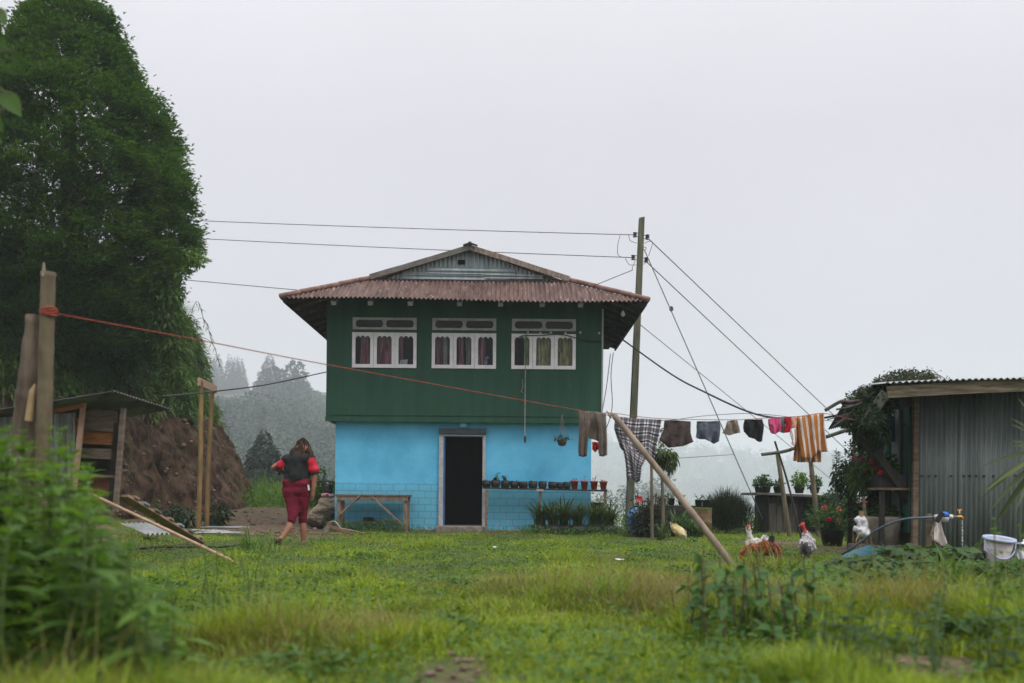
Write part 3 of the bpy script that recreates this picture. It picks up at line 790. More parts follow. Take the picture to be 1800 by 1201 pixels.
# ---------------------------------------------------------------- air
m = MB(); m.box(-1450, 1450, -30, 2400, -60, 150)
hz = m.build('haze', None)
hm, ht, ho = _new('valley_haze')
pv = ht.nodes.new('ShaderNodeVolumePrincipled'); pv.inputs['Color'].default_value = (0.88, 0.945, 1.0, 1); pv.inputs['Density'].default_value = 0.0009; pv.inputs['Anisotropy'].default_value = 0.0
ht.links.new(pv.outputs[0], ho.inputs['Volume']); hz.data.materials.append(hm)
tag(hz, kind='stuff')

# ---------------------------------------------------------------- leaf materials
L_grass = LMAT('grass_blades', [(0.070, 0.120, 0.012), (0.155, 0.235, 0.018), (0.26, 0.345, 0.028), (0.38, 0.42, 0.055)], 0.4, nscale=0.85)
L_dry = LMAT('dry_grass_blades', [(0.10, 0.12, 0.025), (0.17, 0.17, 0.045), (0.23, 0.20, 0.07), (0.28, 0.22, 0.10)], 0.35, nscale=0.8)
L_clover = LMAT('low_weed_leaves', [(0.035, 0.085, 0.016), (0.07, 0.145, 0.024), (0.11, 0.20, 0.035)], 0.35, nscale=0.9)
L_thuja = LMAT('thuja_sprays', [(0.020, 0.060, 0.013), (0.042, 0.110, 0.019), (0.075, 0.165, 0.027), (0.13, 0.235, 0.04)], 0.35, nscale=0.7)
L_under = LMAT('bank_leaves', [(0.024, 0.062, 0.014), (0.048, 0.11, 0.022), (0.08, 0.16, 0.03), (0.12, 0.21, 0.042)], 0.3, nscale=0.6)
L_bright = LMAT('bright_leaves', [(0.035, 0.085, 0.012), (0.065, 0.145, 0.02), (0.11, 0.21, 0.03), (0.17, 0.28, 0.05)], 0.45, nscale=1.5)
L_mid = LMAT('mid_green_leaves', [(0.02, 0.05, 0.012), (0.04, 0.09, 0.02), (0.065, 0.13, 0.028)], 0.35, nscale=2)
L_darkl = LMAT('dark_green_leaves', [(0.012, 0.028, 0.012), (0.022, 0.048, 0.018), (0.036, 0.07, 0.024)], 0.25, nscale=2)
L_strap = LMAT('strap_leaves', [(0.022, 0.045, 0.014), (0.045, 0.08, 0.022), (0.085, 0.125, 0.04), (0.14, 0.16, 0.06)], 0.3, nscale=2)
L_forest = LMAT('forest_crowns', [(0.008, 0.026, 0.020), (0.026, 0.062, 0.042), (0.085, 0.135, 0.085)], 0.2, nscale=0.045)
L_conif = LMAT('conifer_needles', [(0.008, 0.02, 0.013), (0.014, 0.032, 0.02), (0.022, 0.045, 0.025)], 0.15, nscale=0.3)
M_bark = PM('bark', (0.045, 0.033, 0.024), (0.11, 0.085, 0.062), scale=5, rough=0.95, stretch=(1, 1, 0.3), bump=0.6)
M_stem = PM('green_stem', (0.08, 0.14, 0.035), (0.13, 0.19, 0.055), scale=8, rough=0.8)
M_bstem = PM('brown_stem', (0.07, 0.05, 0.03), (0.13, 0.10, 0.06), scale=8, rough=0.85)

# ---------------------------------------------------------------- lawn
def in_house(x, y): return (x > -3.85) & (x < 1.75) & (y > 20.85) & (y < 26)
def scatter(n, y0, y1, pw, xm=1.3):
    """points over the part of the yard one can see, thinning with distance"""
    t = rng.random(n); a = 2-pw
    y = (y0**a + t*(y1**a-y0**a))**(1/a)
    x = rng.uniform(-1, 1, n)*0.5143*y*xm
    return x, y
def grass_set(n, y0, y1, pw, dry):
    x, y = scatter(n, y0, y1, pw)
    x = x + 0.035*rng.normal(size=n); 
    bare = dirt(x, y)
    tone = fbm(x*0.45+40, y*0.32+11, 0, 3)
    leftdry = sstep(0.4, -1.8, x - 0.0)*sstep(17, 7, y)*0.13 
    isdry = (tone + leftdry + rng.normal(0, 0.05, n)) > 0.67
    keep = (rng.random(n) > bare*1.15) & ~in_house(x, y) & (isdry == dry)
    x, y = x[keep], y[keep]; n = len(x); tone = tone[keep]
    z = gz(x, y)-0.01
    clump = fbm(x*1.7+5, y*1.1+3, 0, 3)
    ht = (0.032 + 0.19*np.clip(clump-0.33, 0, 1)**1.15*2.0)*np.interp(y, [2.5, 4.5, 7, 10, 14, 21, 30], [1.15, 1.15, 0.85, 0.62, 0.55, 0.5, 1.0])*rng.uniform(0.55, 1.45, n)
    ht *= 1+0.35*sstep(1.2, 2.6, x)*sstep(7, 5, y)
    ht *= 0.4 + 0.6*sstep(0.1, 0.9, np.abs(x-1.5)+np.abs(y-3.8)*0.6)*sstep(0.05, 0.5, np.abs(x+.2)+np.abs(y-3.4)*0.4)
    if dry: ht *= rng.choice([1.0, 1.7], n, p=[0.9, 0.1])
    wd = np.interp(y, [2, 6, 14, 24], [0.0075, 0.010, 0.012, 0.014])*rng.uniform(0.6, 1.3, n)*(0.7 if dry else 1)
    lean = rng.uniform(0.15, 1.25, n)
    return blades(np.stack([x, y, z], 1), rng.uniform(0, 2*math.pi, n), ht, wd, lean, 3 if y0 < 8 else 2)
for dry, nm, lm in ((False, 'grass', L_grass), (True, 'dry_grass', L_dry)):
    fb = FB()
    fb.add(grass_set(175000, 2.3, 8, 0.6, dry)); fb.add(grass_set(195000, 8, 24, 0.75, dry)); fb.add(grass_set(30000, 24, 40, 0.9, dry))
    o = fb.build(nm, lm); tag(o, kind='stuff')
# low broad weeds among the grass
fb = FB()
x, y = scatter(60000, 2.4, 21, 0.7); k = (fbm(x*0.8+60, y*0.6+2, 0, 3) > 0.47) & (rng.random(len(x)) > dirt(x, y)) & ~in_house(x, y); x, y = x[k], y[k]; n = len(x)
p = np.stack([x, y, gz(x, y)+rng.uniform(0.01, 0.09, n)], 1)
a = rdir(n)*np.array([1, 1, 0.35]); fb.add(leaves(p, a, np.array([0, 0, 1.0])+0.5*rdir(n), rng.uniform(0.018, 0.055, n), rng.uniform(0.014, 0.034, n)))
for k in range(150):
    yy = rng.uniform(2.6, 17)**1.0; xx = rng.uniform(-1, 1)*0.56*yy
    if float(dirt(xx, yy)) > 0.4 or bool(in_house(xx, yy)): continue
    r_ = rng.uniform(0.06, 0.26); h_ = rng.uniform(0.04, 0.12)*np.interp(yy, [2.5, 8, 17], [1.2, 0.9, 0.7]); m_ = int(40+260*r_); aa = rng.uniform(0, 6.28, m_); rr = r_*np.sqrt(rng.random(m_))
    X_ = xx+np.cos(aa)*rr; Y_ = yy+np.sin(aa)*rr; P_ = np.stack([X_, Y_, gz(X_, Y_)+h_*(1-(rr/r_)**2*.7)*rng.uniform(.3, 1, m_)], 1); s_ = rng.uniform(.02, .06)*rng.uniform(.7, 1.3, m_)
    fb.add(leaves(P_, np.stack([np.cos(aa), np.sin(aa), .35+0*aa], 1)+.5*rdir(m_), np.array([0, 0, 1.0])+.4*rdir(m_), s_, s_*rng.uniform(.35, .8), 2, .2))
# rank growth along the foot of the walls
def strip(n, x0, x1, y0, y1, h, s, dens=None):
    x = rng.uniform(x0, x1, n); y = rng.uniform(y0, y1, n)
    p = np.stack([x, y, gz(x, y) + h*rng.random(n)**1.6*(0.4+1.2*fbm(x*2.3, y*2.0, 4))], 1)
    return leaves(p, rdir(n)+np.array([0, 0, 0.3]), np.array([0, -0.4, 1.0])+0.6*rdir(n), s*rng.uniform(0.6, 1.4, n), s*0.55*rng.uniform(0.6, 1.3, n))
fb.add(strip(1800, -3.9, -2.2, 20.3, 21.05, 0.22, 0.05)); fb.add(strip(700, -2.4, 0.4, 20.75, 21.05, 0.10, 0.04)); fb.add(strip(2500, 0.2, 2.6, 19.4, 20.8, 0.16, 0.05))
o = fb.build('weeds', L_clover); tag(o, kind='stuff')
# leafy ground cover on the right, by the tap and bucket
fb = FB()
n = 9000; y = rng.uniform(4.2, 10.2, n); x = (0.29+0.27*rng.random(n)**0.8)*y + 0.15*rng.normal(size=n)
k = (fbm(x*1.3, y*1.0, 7, 3) + 0.18*sstep(2.2, 3.6, x) > 0.50) & ((x-1.55)**2+(y-4.1)**2 > 0.4) & ~((x > 4.2) & (y > 9.2)); x, y = x[k], y[k]; n = len(x)
hh = 0.06 + 0.34*np.clip(fbm(x*0.9+3, y*0.9, 2, 3)-0.3, 0, 1)*sstep(0.26, 0.38, x/y)*1.6
zl = CAM_H - (np.interp(x/y*FPX+CX, [1400, 1620, 1700, 1800], [1000, 1000, 985, 985])-888)*y/FPX; g0 = gz(x, y); hh = np.clip(np.minimum(hh, zl-g0), 0.03, 1)
p = np.stack([x, y, g0 + hh*rng.random(n)**0.7], 1); s = rng.uniform(0.04, 0.10, n)
fb.add(leaves(p, rdir(n)*np.array([1, 1, 0.4])+np.array([0, 0, 0.1]), np.array([0, -0.3, 1.0])+0.45*rdir(n), s, s*0.6, 3, 0.25))
o = fb.build('ground_cover_leaves', LMAT('cover_leaves', [(0.028, 0.07, 0.014), (0.06, 0.13, 0.024), (0.10, 0.20, 0.035)], 0.35, nscale=2)); tag(o, kind='stuff')

# bright undergrowth beyond the path on the left and behind the yard on the right
fb = FB()
for (cx, cy, rx, ry, h, n) in ((-8.2, 33, 3.2, 4, 0.9, 5200), (-5.2, 33, 3.0, 5, 0.75, 5200), (-10, 37, 3, 4, 1.1, 2500), (3.2, 26, 1.6, 1.3, 0.4, 900), (7.2, 24.0, 3.6, 2.0, 0.65, 3800)):
    x = cx + rx*rng.uniform(-1, 1, n); y = cy + ry*rng.uniform(-1, 1, n)
    hh = h*(0.35 + 1.1*np.clip(fbm(x*0.8, y*0.8, 1, 3)-0.25, 0, 1))
    p = np.stack([x, y, gz(x, y) + hh*rng.random(n)**0.6], 1); s = rng.uniform(0.05, 0.13, n)
    fb.add(leaves(p, rdir(n)+np.array([0, 0, 0.3]), np.array([0, -0.5, 1.0])+0.6*rdir(n), s, s*0.5))
    nb = n//8; x = cx + rx*rng.uniform(-1, 1, nb); y = cy + ry*rng.uniform(-1, 1, nb)
    fb.add(blades(np.stack([x, y, gz(x, y)], 1), rng.uniform(0, 6.28, nb), h*rng.uniform(0.6, 1.5, nb), np.full(nb, 0.02), rng.uniform(0.1, 0.8, nb), 3))
o = fb.build('undergrowth', L_bright); tag(o, kind='stuff')

# growth hanging over the bank
fb = FB(); fbr = FB()
n = 60000; iu = rng.uniform(120, nu-60, n); ip = rng.uniform(38, 122, n)
z_lo = np.interp(ip, np.arange(npf), pf[:, 1]); keep = rng.random(n) < sstep(2.75, 3.7, z_lo + 1.5*(fbm(iu*0.035, z_lo*0.4, 5)-0.5))
iu, ip = iu[keep], ip[keep]; n = len(iu)
P0, N0 = bank_pt(iu, ip); N3 = np.concatenate([N0, np.zeros((n, 1))], 1)
lump = fbm(iu*0.08, ip*0.08, 2, 3)
P0 = P0 + N3*(0.6*np.clip(lump-0.35, 0, 1)*rng.random(n)*1.6)[:, None]
s = rng.uniform(0.10, 0.28, n)
brt = (sstep(300, 410, iu) * (fbm(iu*0.05, ip*0.055, 8, 2) > 0.40)) > rng.random(n)*1.2
for msk, f in ((~brt, fb), (brt, fbr)):
    f.add(leaves(P0[msk], (N3*0.8 + rdir(n)*0.8 + np.array([0, 0, 0.05]))[msk], (np.array([0, 0, 1.0]) + 0.6*rdir(n) + N3*0.3)[msk], s[msk], s[msk]*0.26, 2, 0.55))
for (px_, py_, s1) in ((285, 515, .5), (262, 560, .6), (298, 565, .45), (302, 610, .4), (240, 520, .6), (200, 560, .7), (150, 560, .8), (305, 655, .35)):
    (fbr if px_ > 290 else fb).add(cloud(W(px_, py_, 24.0), (s1, s1*.8, s1*.8), int(900*s1), 0.15, 0.4, droop=0.7, shell=0.4, seed=px_))
# arching grass tussocks
nt_ = 420; iu = rng.uniform(140, nu-80, nt_); ip = rng.uniform(44, 110, nt_); z_lo = np.interp(ip, np.arange(npf), pf[:, 1]); kk = z_lo > 2.9 + 0.9*(fbm(iu*0.045, ip*0.01, 6)-0.4)
iu, ip = iu[kk], ip[kk]
P1, N1 = bank_pt(iu, ip)
for c, nn in zip(P1, N1):
    k = 46; base = c + 0.08*rng.normal(size=(k, 3)); hd = math.atan2(nn[1], nn[0]) + rng.normal(0, 0.8, k)
    fb.add(blades(base, hd, rng.uniform(0.35, 0.95, k)*0.55, rng.uniform(0.012, 0.022, k), rng.uniform(1.0, 2.0 if c[0] < -10.5 else 1.1, k), 4))
o = fb.build('undergrowth', L_under); tag(o, kind='stuff'); o = fbr.build('undergrowth', LMAT('bank_bright_leaves', [(0.03, 0.065, 0.012), (0.06, 0.12, 0.02), (0.1, 0.18, 0.03)], 0.4, nscale=1.0)); tag(o, kind='stuff')
# moss and small plants on the bare face and its foot
fb = FB(); n = 2600; iu = rng.uniform(140, nu-80, n); ip = rng.uniform(2, 60, n); k = fbm(iu*0.025, ip*0.03, 11, 3) > 0.57; P0, N0 = bank_pt(iu[k], ip[k]); n = len(P0)
s = rng.uniform(0.05, 0.13, n); fb.add(leaves(P0, np.concatenate([N0, np.zeros((n, 1))], 1)+rdir(n), np.array([0, 0, 1.0])+0.6*rdir(n), s, s*0.4, 2, 0.4))
o = fb.build('undergrowth', L_mid); tag(o, kind='stuff')

# ---------------------------------------------------------------- the big thuja on top of the bank
TY = 24.5
base = W(120, 560, TY)
tree = thing('thuja_tree', 'tall dense dark green conifer with rounded top on the earth bank', 'tree', (base.x, TY, 5.6))
m = MB(); m.tube([(base.x, TY, 5.0), (base.x+.05, TY, 7.5), (base.x-.05, TY, 10.5), (base.x, TY, 12.4)], [0.34, 0.26, 0.14, 0.03], 10)
for k in range(26):
    z = 6.0 + 6*k/26; a = k*2.4; r_ = 2.2*(1-((z-6.5)/7.2)**2 if z > 6.5 else 1); m.tube([(base.x, TY, z), (base.x+math.cos(a)*r_*0.5, TY+math.sin(a)*r_*0.5, z+0.35), (base.x+math.cos(a)*r_, TY+math.sin(a)*r_, z+0.9)], [0.06, 0.04, 0.012], 5)
m.build('trunk', M_bark, tree)
PR = np.array([(6, 0.05), (12, 0.36), (25, 0.66), (50, 0.93), (100, 1.30), (140, 1.54), (200, 2.04), (250, 2.32), (300, 2.60), (345, 2.70), (400, 2.68), (450, 2.6), (500, 2.5), (560, 2.3), (630, 1.7)])
zz_of = lambda py: CAM_H + (HY-7-py)*TY/FPX
rad_z = np.array([zz_of(p) for p in PR[:, 0]][::-1]); rad_r = PR[::-1, 1]
nc = 2700
zc = rng.uniform(rad_z[0], rad_z[-1], nc*3); rr = np.interp(zc, rad_z, rad_r); kk = rng.random(nc*3) < (rr/3.05)*0.95+0.05; zc = zc[kk][:nc]; rr = rr[kk][:nc]; nc = len(zc)
th = rng.uniform(0, 2*math.pi, nc); lump = 0.80 + 0.38*fbm(np.cos(th)*2.2+5, np.sin(th)*2.2+5, zc*1.1, 3) + rng.uniform(-0.07, 0.05, nc)
inner = rng.random(nc) < 0.30; lump = np.where(inner, lump*rng.uniform(0.6, 0.9, nc), lump)
cc = np.stack([base.x + np.cos(th)*rr*lump, TY + np.sin(th)*rr*lump, zc], 1)
fb = FB(); ns_ = 62
out = np.stack([np.cos(th), np.sin(th), np.full(nc, 0.45)], 1)
C3 = np.repeat(cc, ns_, 0); O3 = np.repeat(out, ns_, 0); NN = len(C3)
off = rng.normal(size=(NN, 3))*np.array([0.13, 0.13, 0.10]); P3 = C3 + off + O3*0.04
ax = unit(O3*0.75 + rdir(NN)*0.55 + np.array([0.25, 0.0, 0.12])); nr = unit(np.array([0, 0, 1.0]) + 0.5*rdir(NN) + 0.35*O3)
sd = unit(np.cross(ax, nr)); ln = rng.uniform(0.07, 0.17, NN)
for s_, a_ in ((0, 1.0), (0.55, 0.8), (-0.55, 0.8)):
    fb.add(leaves(P3 + ax*(0.02*(s_ != 0)), unit(ax + sd*s_), nr, ln*a_, ln*0.26*a_, 1, 0.1))
fb.build('crown', L_thuja, tree)

# other trees left of it, standing partly outside the view
tr2 = thing('broadleaf_tree', 'dark leafy tree crowding the left of the big conifer on the bank', 'tree', (-15.2, 23.6, 5.5))
m = MB(); m.tube([(-15.2, 23.6, 4.5), (-15.0, 23.5, 7), (-14.6, 23.4, 10)], [0.3, 0.2, 0.05], 8); m.build('trunk', M_bark, tr2)
fb = FB()
for k in range(40):
    c = (-15.0+rng.normal(0, 1.3), 23.0+rng.normal(0, 0.9), 6.0+rng.uniform(-1.0, 3.0)); fb.add(cloud(c, (0.8, 0.8, 0.6), 210, 0.2, 0.5, seed=k))
fb.build('crown', L_under, tr2)
tw = thing('bamboo_sprig', 'thin drooping bamboo sprig sticking out from the bank beside the red rope', 'plant', tuple(W(330, 560, 24.6)))
fb = FB(); m = MB()
for k, (x1, y1) in enumerate(((372, 600), (385, 640), (360, 570), (350, 650), (365, 690))):
    a = W(322, 575+k*12, 24.6); b2 = W(x1-15, y1-40, 24.4); c = W(x1, y1, 24.3); q = cable([a, b2, c], 12); m.tube(q, 0.006, 4)
    nq = 18; t = rng.uniform(0.3, 1, nq); pp = poly_at(q, t); fb.add(leaves(pp, rdir(nq)*0.6+np.array([0.3, 0, -0.8]), rdir(nq), rng.uniform(0.10, 0.2, nq), 0.018, 2, 0.2))
m.build('stem', M_bstem, tw); fb.build('leaves', L_mid, tw)
sp = thing('leafy_sprig', 'bright leafy sprig poking out under the big conifer against the sky', 'plant', tuple(W(330, 465, 24.2)))
fb = FB()
for (px, py) in ((340, 455), (328, 468), (318, 480), (350, 460), (332, 445)): fb.add(cloud(W(px, py, 24.0), (0.2, 0.15, 0.12), 70, 0.14, 0.4, up=0.8))
fb.build('leaves', L_bright, sp)

# ---------------------------------------------------------------- trees far off in the haze
def conifer(fb, c, h, r, n, s, seed=0, lo=0.06):
    t = rng.random(n)**0.95; z = c[2] + h*(lo + (1-lo)*(1-np.sqrt(1-t)))
    f = (z-c[2])/h; tier = 0.75 + 0.25*np.abs(((f*9) % 1)-0.2)
    a = rng.uniform(0, 2*math.pi, n); lmp = 0.65+0.7*fbm(np.cos(a)*2+seed, np.sin(a)*2, f*5+seed, 3)
    rr = r*(1-f)**0.85*tier*lmp*np.where(rng.random(n) < 0.7, rng.uniform(0.75, 1.05, n), rng.random(n))
    p = np.stack([c[0]+np.cos(a)*rr, c[1]+np.sin(a)*rr, z], 1)
    d = np.stack([np.cos(a), np.sin(a), np.full(n, -0.15)], 1) + 0.5*rdir(n)
    sz = s*rng.uniform(0.6, 1.3, n)*(0.5+0.5*(1-f)); fb.add(leaves(p, d, np.array([0, 0, 1.0])+0.6*rdir(n), sz, sz*0.45, 1, 0.25))
def far_conifer(px, pytop, Y, h, r, n, s, label, group=None, mat=None):
    tp = W(px, pytop, Y); t = thing('conifer_tree', label, 'tree', (tp.x, Y, tp.z-h), group)
    fb = FB(); conifer(fb, (tp.x, Y, tp.z-h), h, r, n, s, seed=px*0.37); fb.build('crown', mat or L_conif, t)
    MB().tube([(tp.x, Y, tp.z-h-2), (tp.x, Y, tp.z-h*0.1)], [r*0.09, 0.05], 6).build('trunk', M_bark, t)
for k, (px, py, h, r) in enumerate(((373, 624, 24, 4.2), (382, 619, 27, 4.6), (404, 622, 26, 4.4), (415, 626, 25, 4.2), (423, 628, 24, 4.3))):
    far_conifer(px, py, 585+k*4, h*1.35, r*1.75, 2600, 2.6, 'tall pointed conifer in a row on the misty ridge behind the bamboo gate', 'row of conifers on the misty ridge')
far_conifer(464, 752, 66, 12.5, 5.0, 26000, 0.5, 'single dark bushy conifer standing in the mist beside the walking woman', mat=L_conif)
def far_crown(fb, c, rx, rz, n, s, seed):
    for k in range(7):
        d = rng.normal(size=3)*np.array([0.5, 0.5, 0.42]); fb.add(cloud((c[0]+d[0]*rx, c[1]+d[1]*rx, c[2]+d[2]*rz), (rx*0.55, rx*0.55, rz*0.42), n//7, s, 0.7, seed=seed+k, shell=0.8, up=0.9))
def far_tree(name, px, pytop, Y, h, rx, n, s, label, group=None, mat=None):
    tp = W(px, pytop, Y); t = thing(name, label, 'tree', (tp.x, Y, tp.z-h), group)
    fb = FB(); far_crown(fb, (tp.x, Y, tp.z-h*0.36), rx, h*0.40, n, s, px*0.1); fb.build('crown', mat or L_forest, t)
    MB().tube([(tp.x, Y, tp.z-h-3), (tp.x+.2, Y, tp.z-h*0.3)], [h*0.02, h*0.008], 6).build('trunk', M_bark, t)
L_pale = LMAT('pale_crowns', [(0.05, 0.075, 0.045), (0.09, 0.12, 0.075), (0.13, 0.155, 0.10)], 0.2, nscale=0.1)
tp = W(474, 622, 430); t = thing('conifer_tree', 'broad rounded conifer higher than the misty wood below the red rope', 'tree', (tp.x, 430, tp.z-32)); fb = FB()
conifer(fb, (tp.x, 430, tp.z-36), 36, 14.5, 6500, 2.2, 3); fb.build('crown', L_forest, t); MB().tube([(tp.x, 430, tp.z-40), (tp.x, 430, tp.z-5)], [0.5, 0.1], 6).build('trunk', M_bark, t)
far_tree('broadleaf_tree', 523, 648, 430, 30, 7.5, 2600, 1.9, 'loose topped tree on the misty slope just beside the green house wall')
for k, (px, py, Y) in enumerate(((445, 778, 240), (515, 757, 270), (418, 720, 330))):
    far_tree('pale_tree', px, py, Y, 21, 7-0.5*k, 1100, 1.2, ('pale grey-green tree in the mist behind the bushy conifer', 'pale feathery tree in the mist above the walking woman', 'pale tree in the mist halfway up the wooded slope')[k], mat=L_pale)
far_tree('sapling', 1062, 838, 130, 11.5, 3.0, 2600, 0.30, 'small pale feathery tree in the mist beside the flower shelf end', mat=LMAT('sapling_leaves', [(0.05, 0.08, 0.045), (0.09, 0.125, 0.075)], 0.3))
fb = FB()
for k in range(330):
    Y = 170*(625/170)**rng.random(); px = rng.uniform(150, 680); x = (px-CX)*Y/FPX; z = float(gz(x, Y)); h = rng.uniform(13, 23)
    top = W(px, 0, Y); lim = CAM_H + (HY-8-np.interp(px, [300, 350, 440, 480, 560, 680], [700, 700, 690, 672, 690, 760]))*Y/FPX
    h = min(h, lim-z)
    if h < 5: continue
    far_crown(fb, (x, Y, z+h*0.6), h*0.36, h*0.38, int(np.interp(Y, [170, 620], [1300, 420])), np.interp(Y, [170, 620], [0.8, 1.9]), k)
o = fb.build('far_forest', L_forest); tag(o, kind='stuff')
fb = FB()
for k in range(330):
    Y = rng.uniform(1250, 1800); px = rng.uniform(1000, 1650); x = (px-CX)*Y/FPX; z = float(gz(x, Y)); h = rng.uniform(16, 40)
    if rng.random() < 0.45: conifer(fb, (x, Y, z), h*1.15, h*0.2, 130, 5.0, k)
    else: far_crown(fb, (x, Y, z+h*0.5), h*0.38, h*0.4, 140, 4.5, k)
o = fb.build('far_forest', L_forest); tag(o, kind='stuff')
for k, (px, py, h) in enumerate(((1128, 842, 24), (1158, 850, 20))):
    far_tree('broadleaf_tree', px, py, 420, h, 6.5, 700, 1.6, 'faint grey tree silhouette in the mist between pole and leaning bamboo', 'faint trees in the mist by the pole')
# ---------------------------------------------------------------- utility pole and wires
M_pole = PM('pole_timber', (0.085, 0.085, 0.055), (0.15, 0.145, 0.10), scale=4, rough=0.9, stretch=(3, 3, 0.4), bump=0.3, c3=(0.20, 0.195, 0.16), s3=16, t3=0.63)
PY_ = 23.0
pt_, pb_ = W(1128, 384, PY_), W(1104, 932, PY_)
pole = thing('utility_pole', 'tall leaning square wooden electricity pole beside the house', 'pole', (pb_.x, PY_, 0))
m = MB(); m.beam(pb_-Vector((0, 0, 0.4)), pt_, 0.185, 0.185, seg=1)
for i, v in enumerate(m.v):
    if i >= 4: c = pt_; m.v[i] = tuple(c + (Vector(v)-c)*0.7 + Vector((0, 0, 0.03 if i in (4, 7) else 0)))
m.build('shaft', M_pole, pole, bevel=0.015)
M_insul = PM('brown_insulator', (0.03, 0.028, 0.028), (0.06, 0.05, 0.05), rough=0.3)
def insul(px, py, dx):
    a = W(px, py, PY_); m = MB()
    m.lathe([(0.02, -0.06), (0.05, -0.05), (0.035, -0.02), (0.055, 0), (0.035, 0.02), (0.05, 0.05), (0.02, 0.06)], a, 12)
    m.tube([a+Vector((0, 0, .04)), a+Vector((dx, 0, .045))], 0.009, 5); m.tube([a-Vector((0, 0, .04)), a+Vector((dx, 0, -.035))], 0.009, 5)
    m.build('insulator', M_insul, pole)
insul(1116, 413, 0.14); insul(1138, 417, -0.16); insul(1113, 453, 0.14); insul(1136, 457, -0.16)
m = MB(); c = W(1133, 437, PY_-.1); m.tube([c+Vector((0.035*math.cos(t), 0, 0.035*math.sin(t))) for t in np.linspace(0, 2*math.pi, 12)], 0.008, 5); m.build('eye_bolt', M_insul, pole)
m = MB()
for pts in (((1090, 414), (1086, 430), (1086, 447), (1092, 452)), ((1105, 413), (1108, 423), (1120, 428)), ((1099, 454), (1106, 465), (1118, 466)), ((1117, 458), (1112, 470), (1111, 476)), ((1133, 428), (1142, 424), (1147, 428), (1140, 450)), ((1131, 465), (1136, 461))):
    m.tube(cable([W(a, b2, PY_-.2) for a, b2 in pts], 16), 0.006, 4)
m.build('jumper_wire', M_cable, pole)
m = MB(); p = W(1103, 938, 22.0); m.box(p.x-0.17, p.x+0.18, 21.85, 22.2, -0.2, 0.09); o = m.build('concrete_block', PM('mossy_concrete', (0.18, 0.15, 0.09), (0.28, 0.24, 0.15), scale=7, rough=0.9, bump=0.4), loc=(p.x, 22, 0), bevel=0.015)
tag(o, 'low square concrete block at the foot of the electricity pole', 'block')
WN = 'electricity_wire'
def wire(name, pts, r, label, cat='wire', sag=0.0, mat=None, n=24, group=None):
    m = MB(); q = cable(pts, n, sag); m.tube(q, r, 5); o = m.build(name, mat or M_cable, loc=tuple(q[0]), smooth=True); return tag(o, label, cat, group)
M_wire = PM('grey_wire', (0.10, 0.10, 0.105), (0.14, 0.14, 0.145), rough=0.5)
wire(WN, [W(230, 383, 28), W(1116, 413, PY_)], 0.010, 'upper grey wire running level from pole top to the big conifer', mat=M_wire, sag=0.03)
wire(WN, [W(230, 413, 28), W(1113, 453, PY_)], 0.010, 'second grey wire from the pole passing just above the house gable', mat=M_wire, sag=0.03)
wire(WN, [W(290, 489, 28), W(600, 517, 22.5)], 0.010, 'grey wire from the bank trees down to the rusty roof', mat=M_wire)
wire(WN, [W(1030, 508, 23.5), W(1112, 475, PY_)], 0.010, 'short wire rising from the rusty roof to the pole', mat=M_wire)
wire(WN, [W(1138, 418, PY_), W(1560, 820, 34)], 0.012, 'topmost slanting wire going down from pole behind the striped towel', mat=M_wire)
wire(WN, [W(1136, 460, PY_), W(1540, 840, 34)], 0.012, 'second slanting wire going down from the pole to the right', mat=M_wire)
wire(WN, [W(1122, 568, PY_), W(1480, 858, 34)], 0.009, 'thin slanting wire from the pole crossing behind the black shirt', mat=M_wire)
g = wire('stay_wire', [W(1133, 440, PY_), W(1340, 912, 21.5)], 0.012, 'steep stay wire from pole to the ground by the broom bush', mat=M_wire)
m = MB(); m.lathe([(0.02, -.06), (0.045, -.03), (0.045, .03), (0.02, .06)], W(1180, 543, 22.7), 10); m.build('insulator', M_insul, g)
wire('line', [W(1172, 807, 19.5), W(1290, 799, 22.0)], 0.007, 'thin level wire tied between fern post and stay wire', mat=M_wire)
wire('cable', [W(1090, 594, 21.2), W(1180, 658, 18.5), W(1240, 690, 17), W(1310, 722, 15.5), W(1365, 735, 14.5), W(1440, 736, 13.8), W(1540, 712, 13.0)], 0.016, 'thick black cable sagging from house eave to the tin shed', 'cable', n=48)
wire('cable', [W(284, 697, 11.3), W(360, 690, 14), W(470, 676, 18), W(574, 654, 20.97)], 0.011, 'thin black cable from hen coop roof past the gate to green wall', 'cable', n=32)
wire('cable', [W(1073, 622, 24.5), W(1066, 680, 24.3), W(1058, 730, 24.0), W(1062, 745, 23.8)], 0.010, 'loose cable hanging from the back corner of the eave', 'cable')
wire('cable', [W(1078, 620, 24.5), W(1074, 660, 24.3), W(1076, 715, 24.2), W(1066, 752, 24.0), W(1050, 775, 23.9)], 0.010, 'looped cable drooping behind the trousers from the eave corner', 'cable')

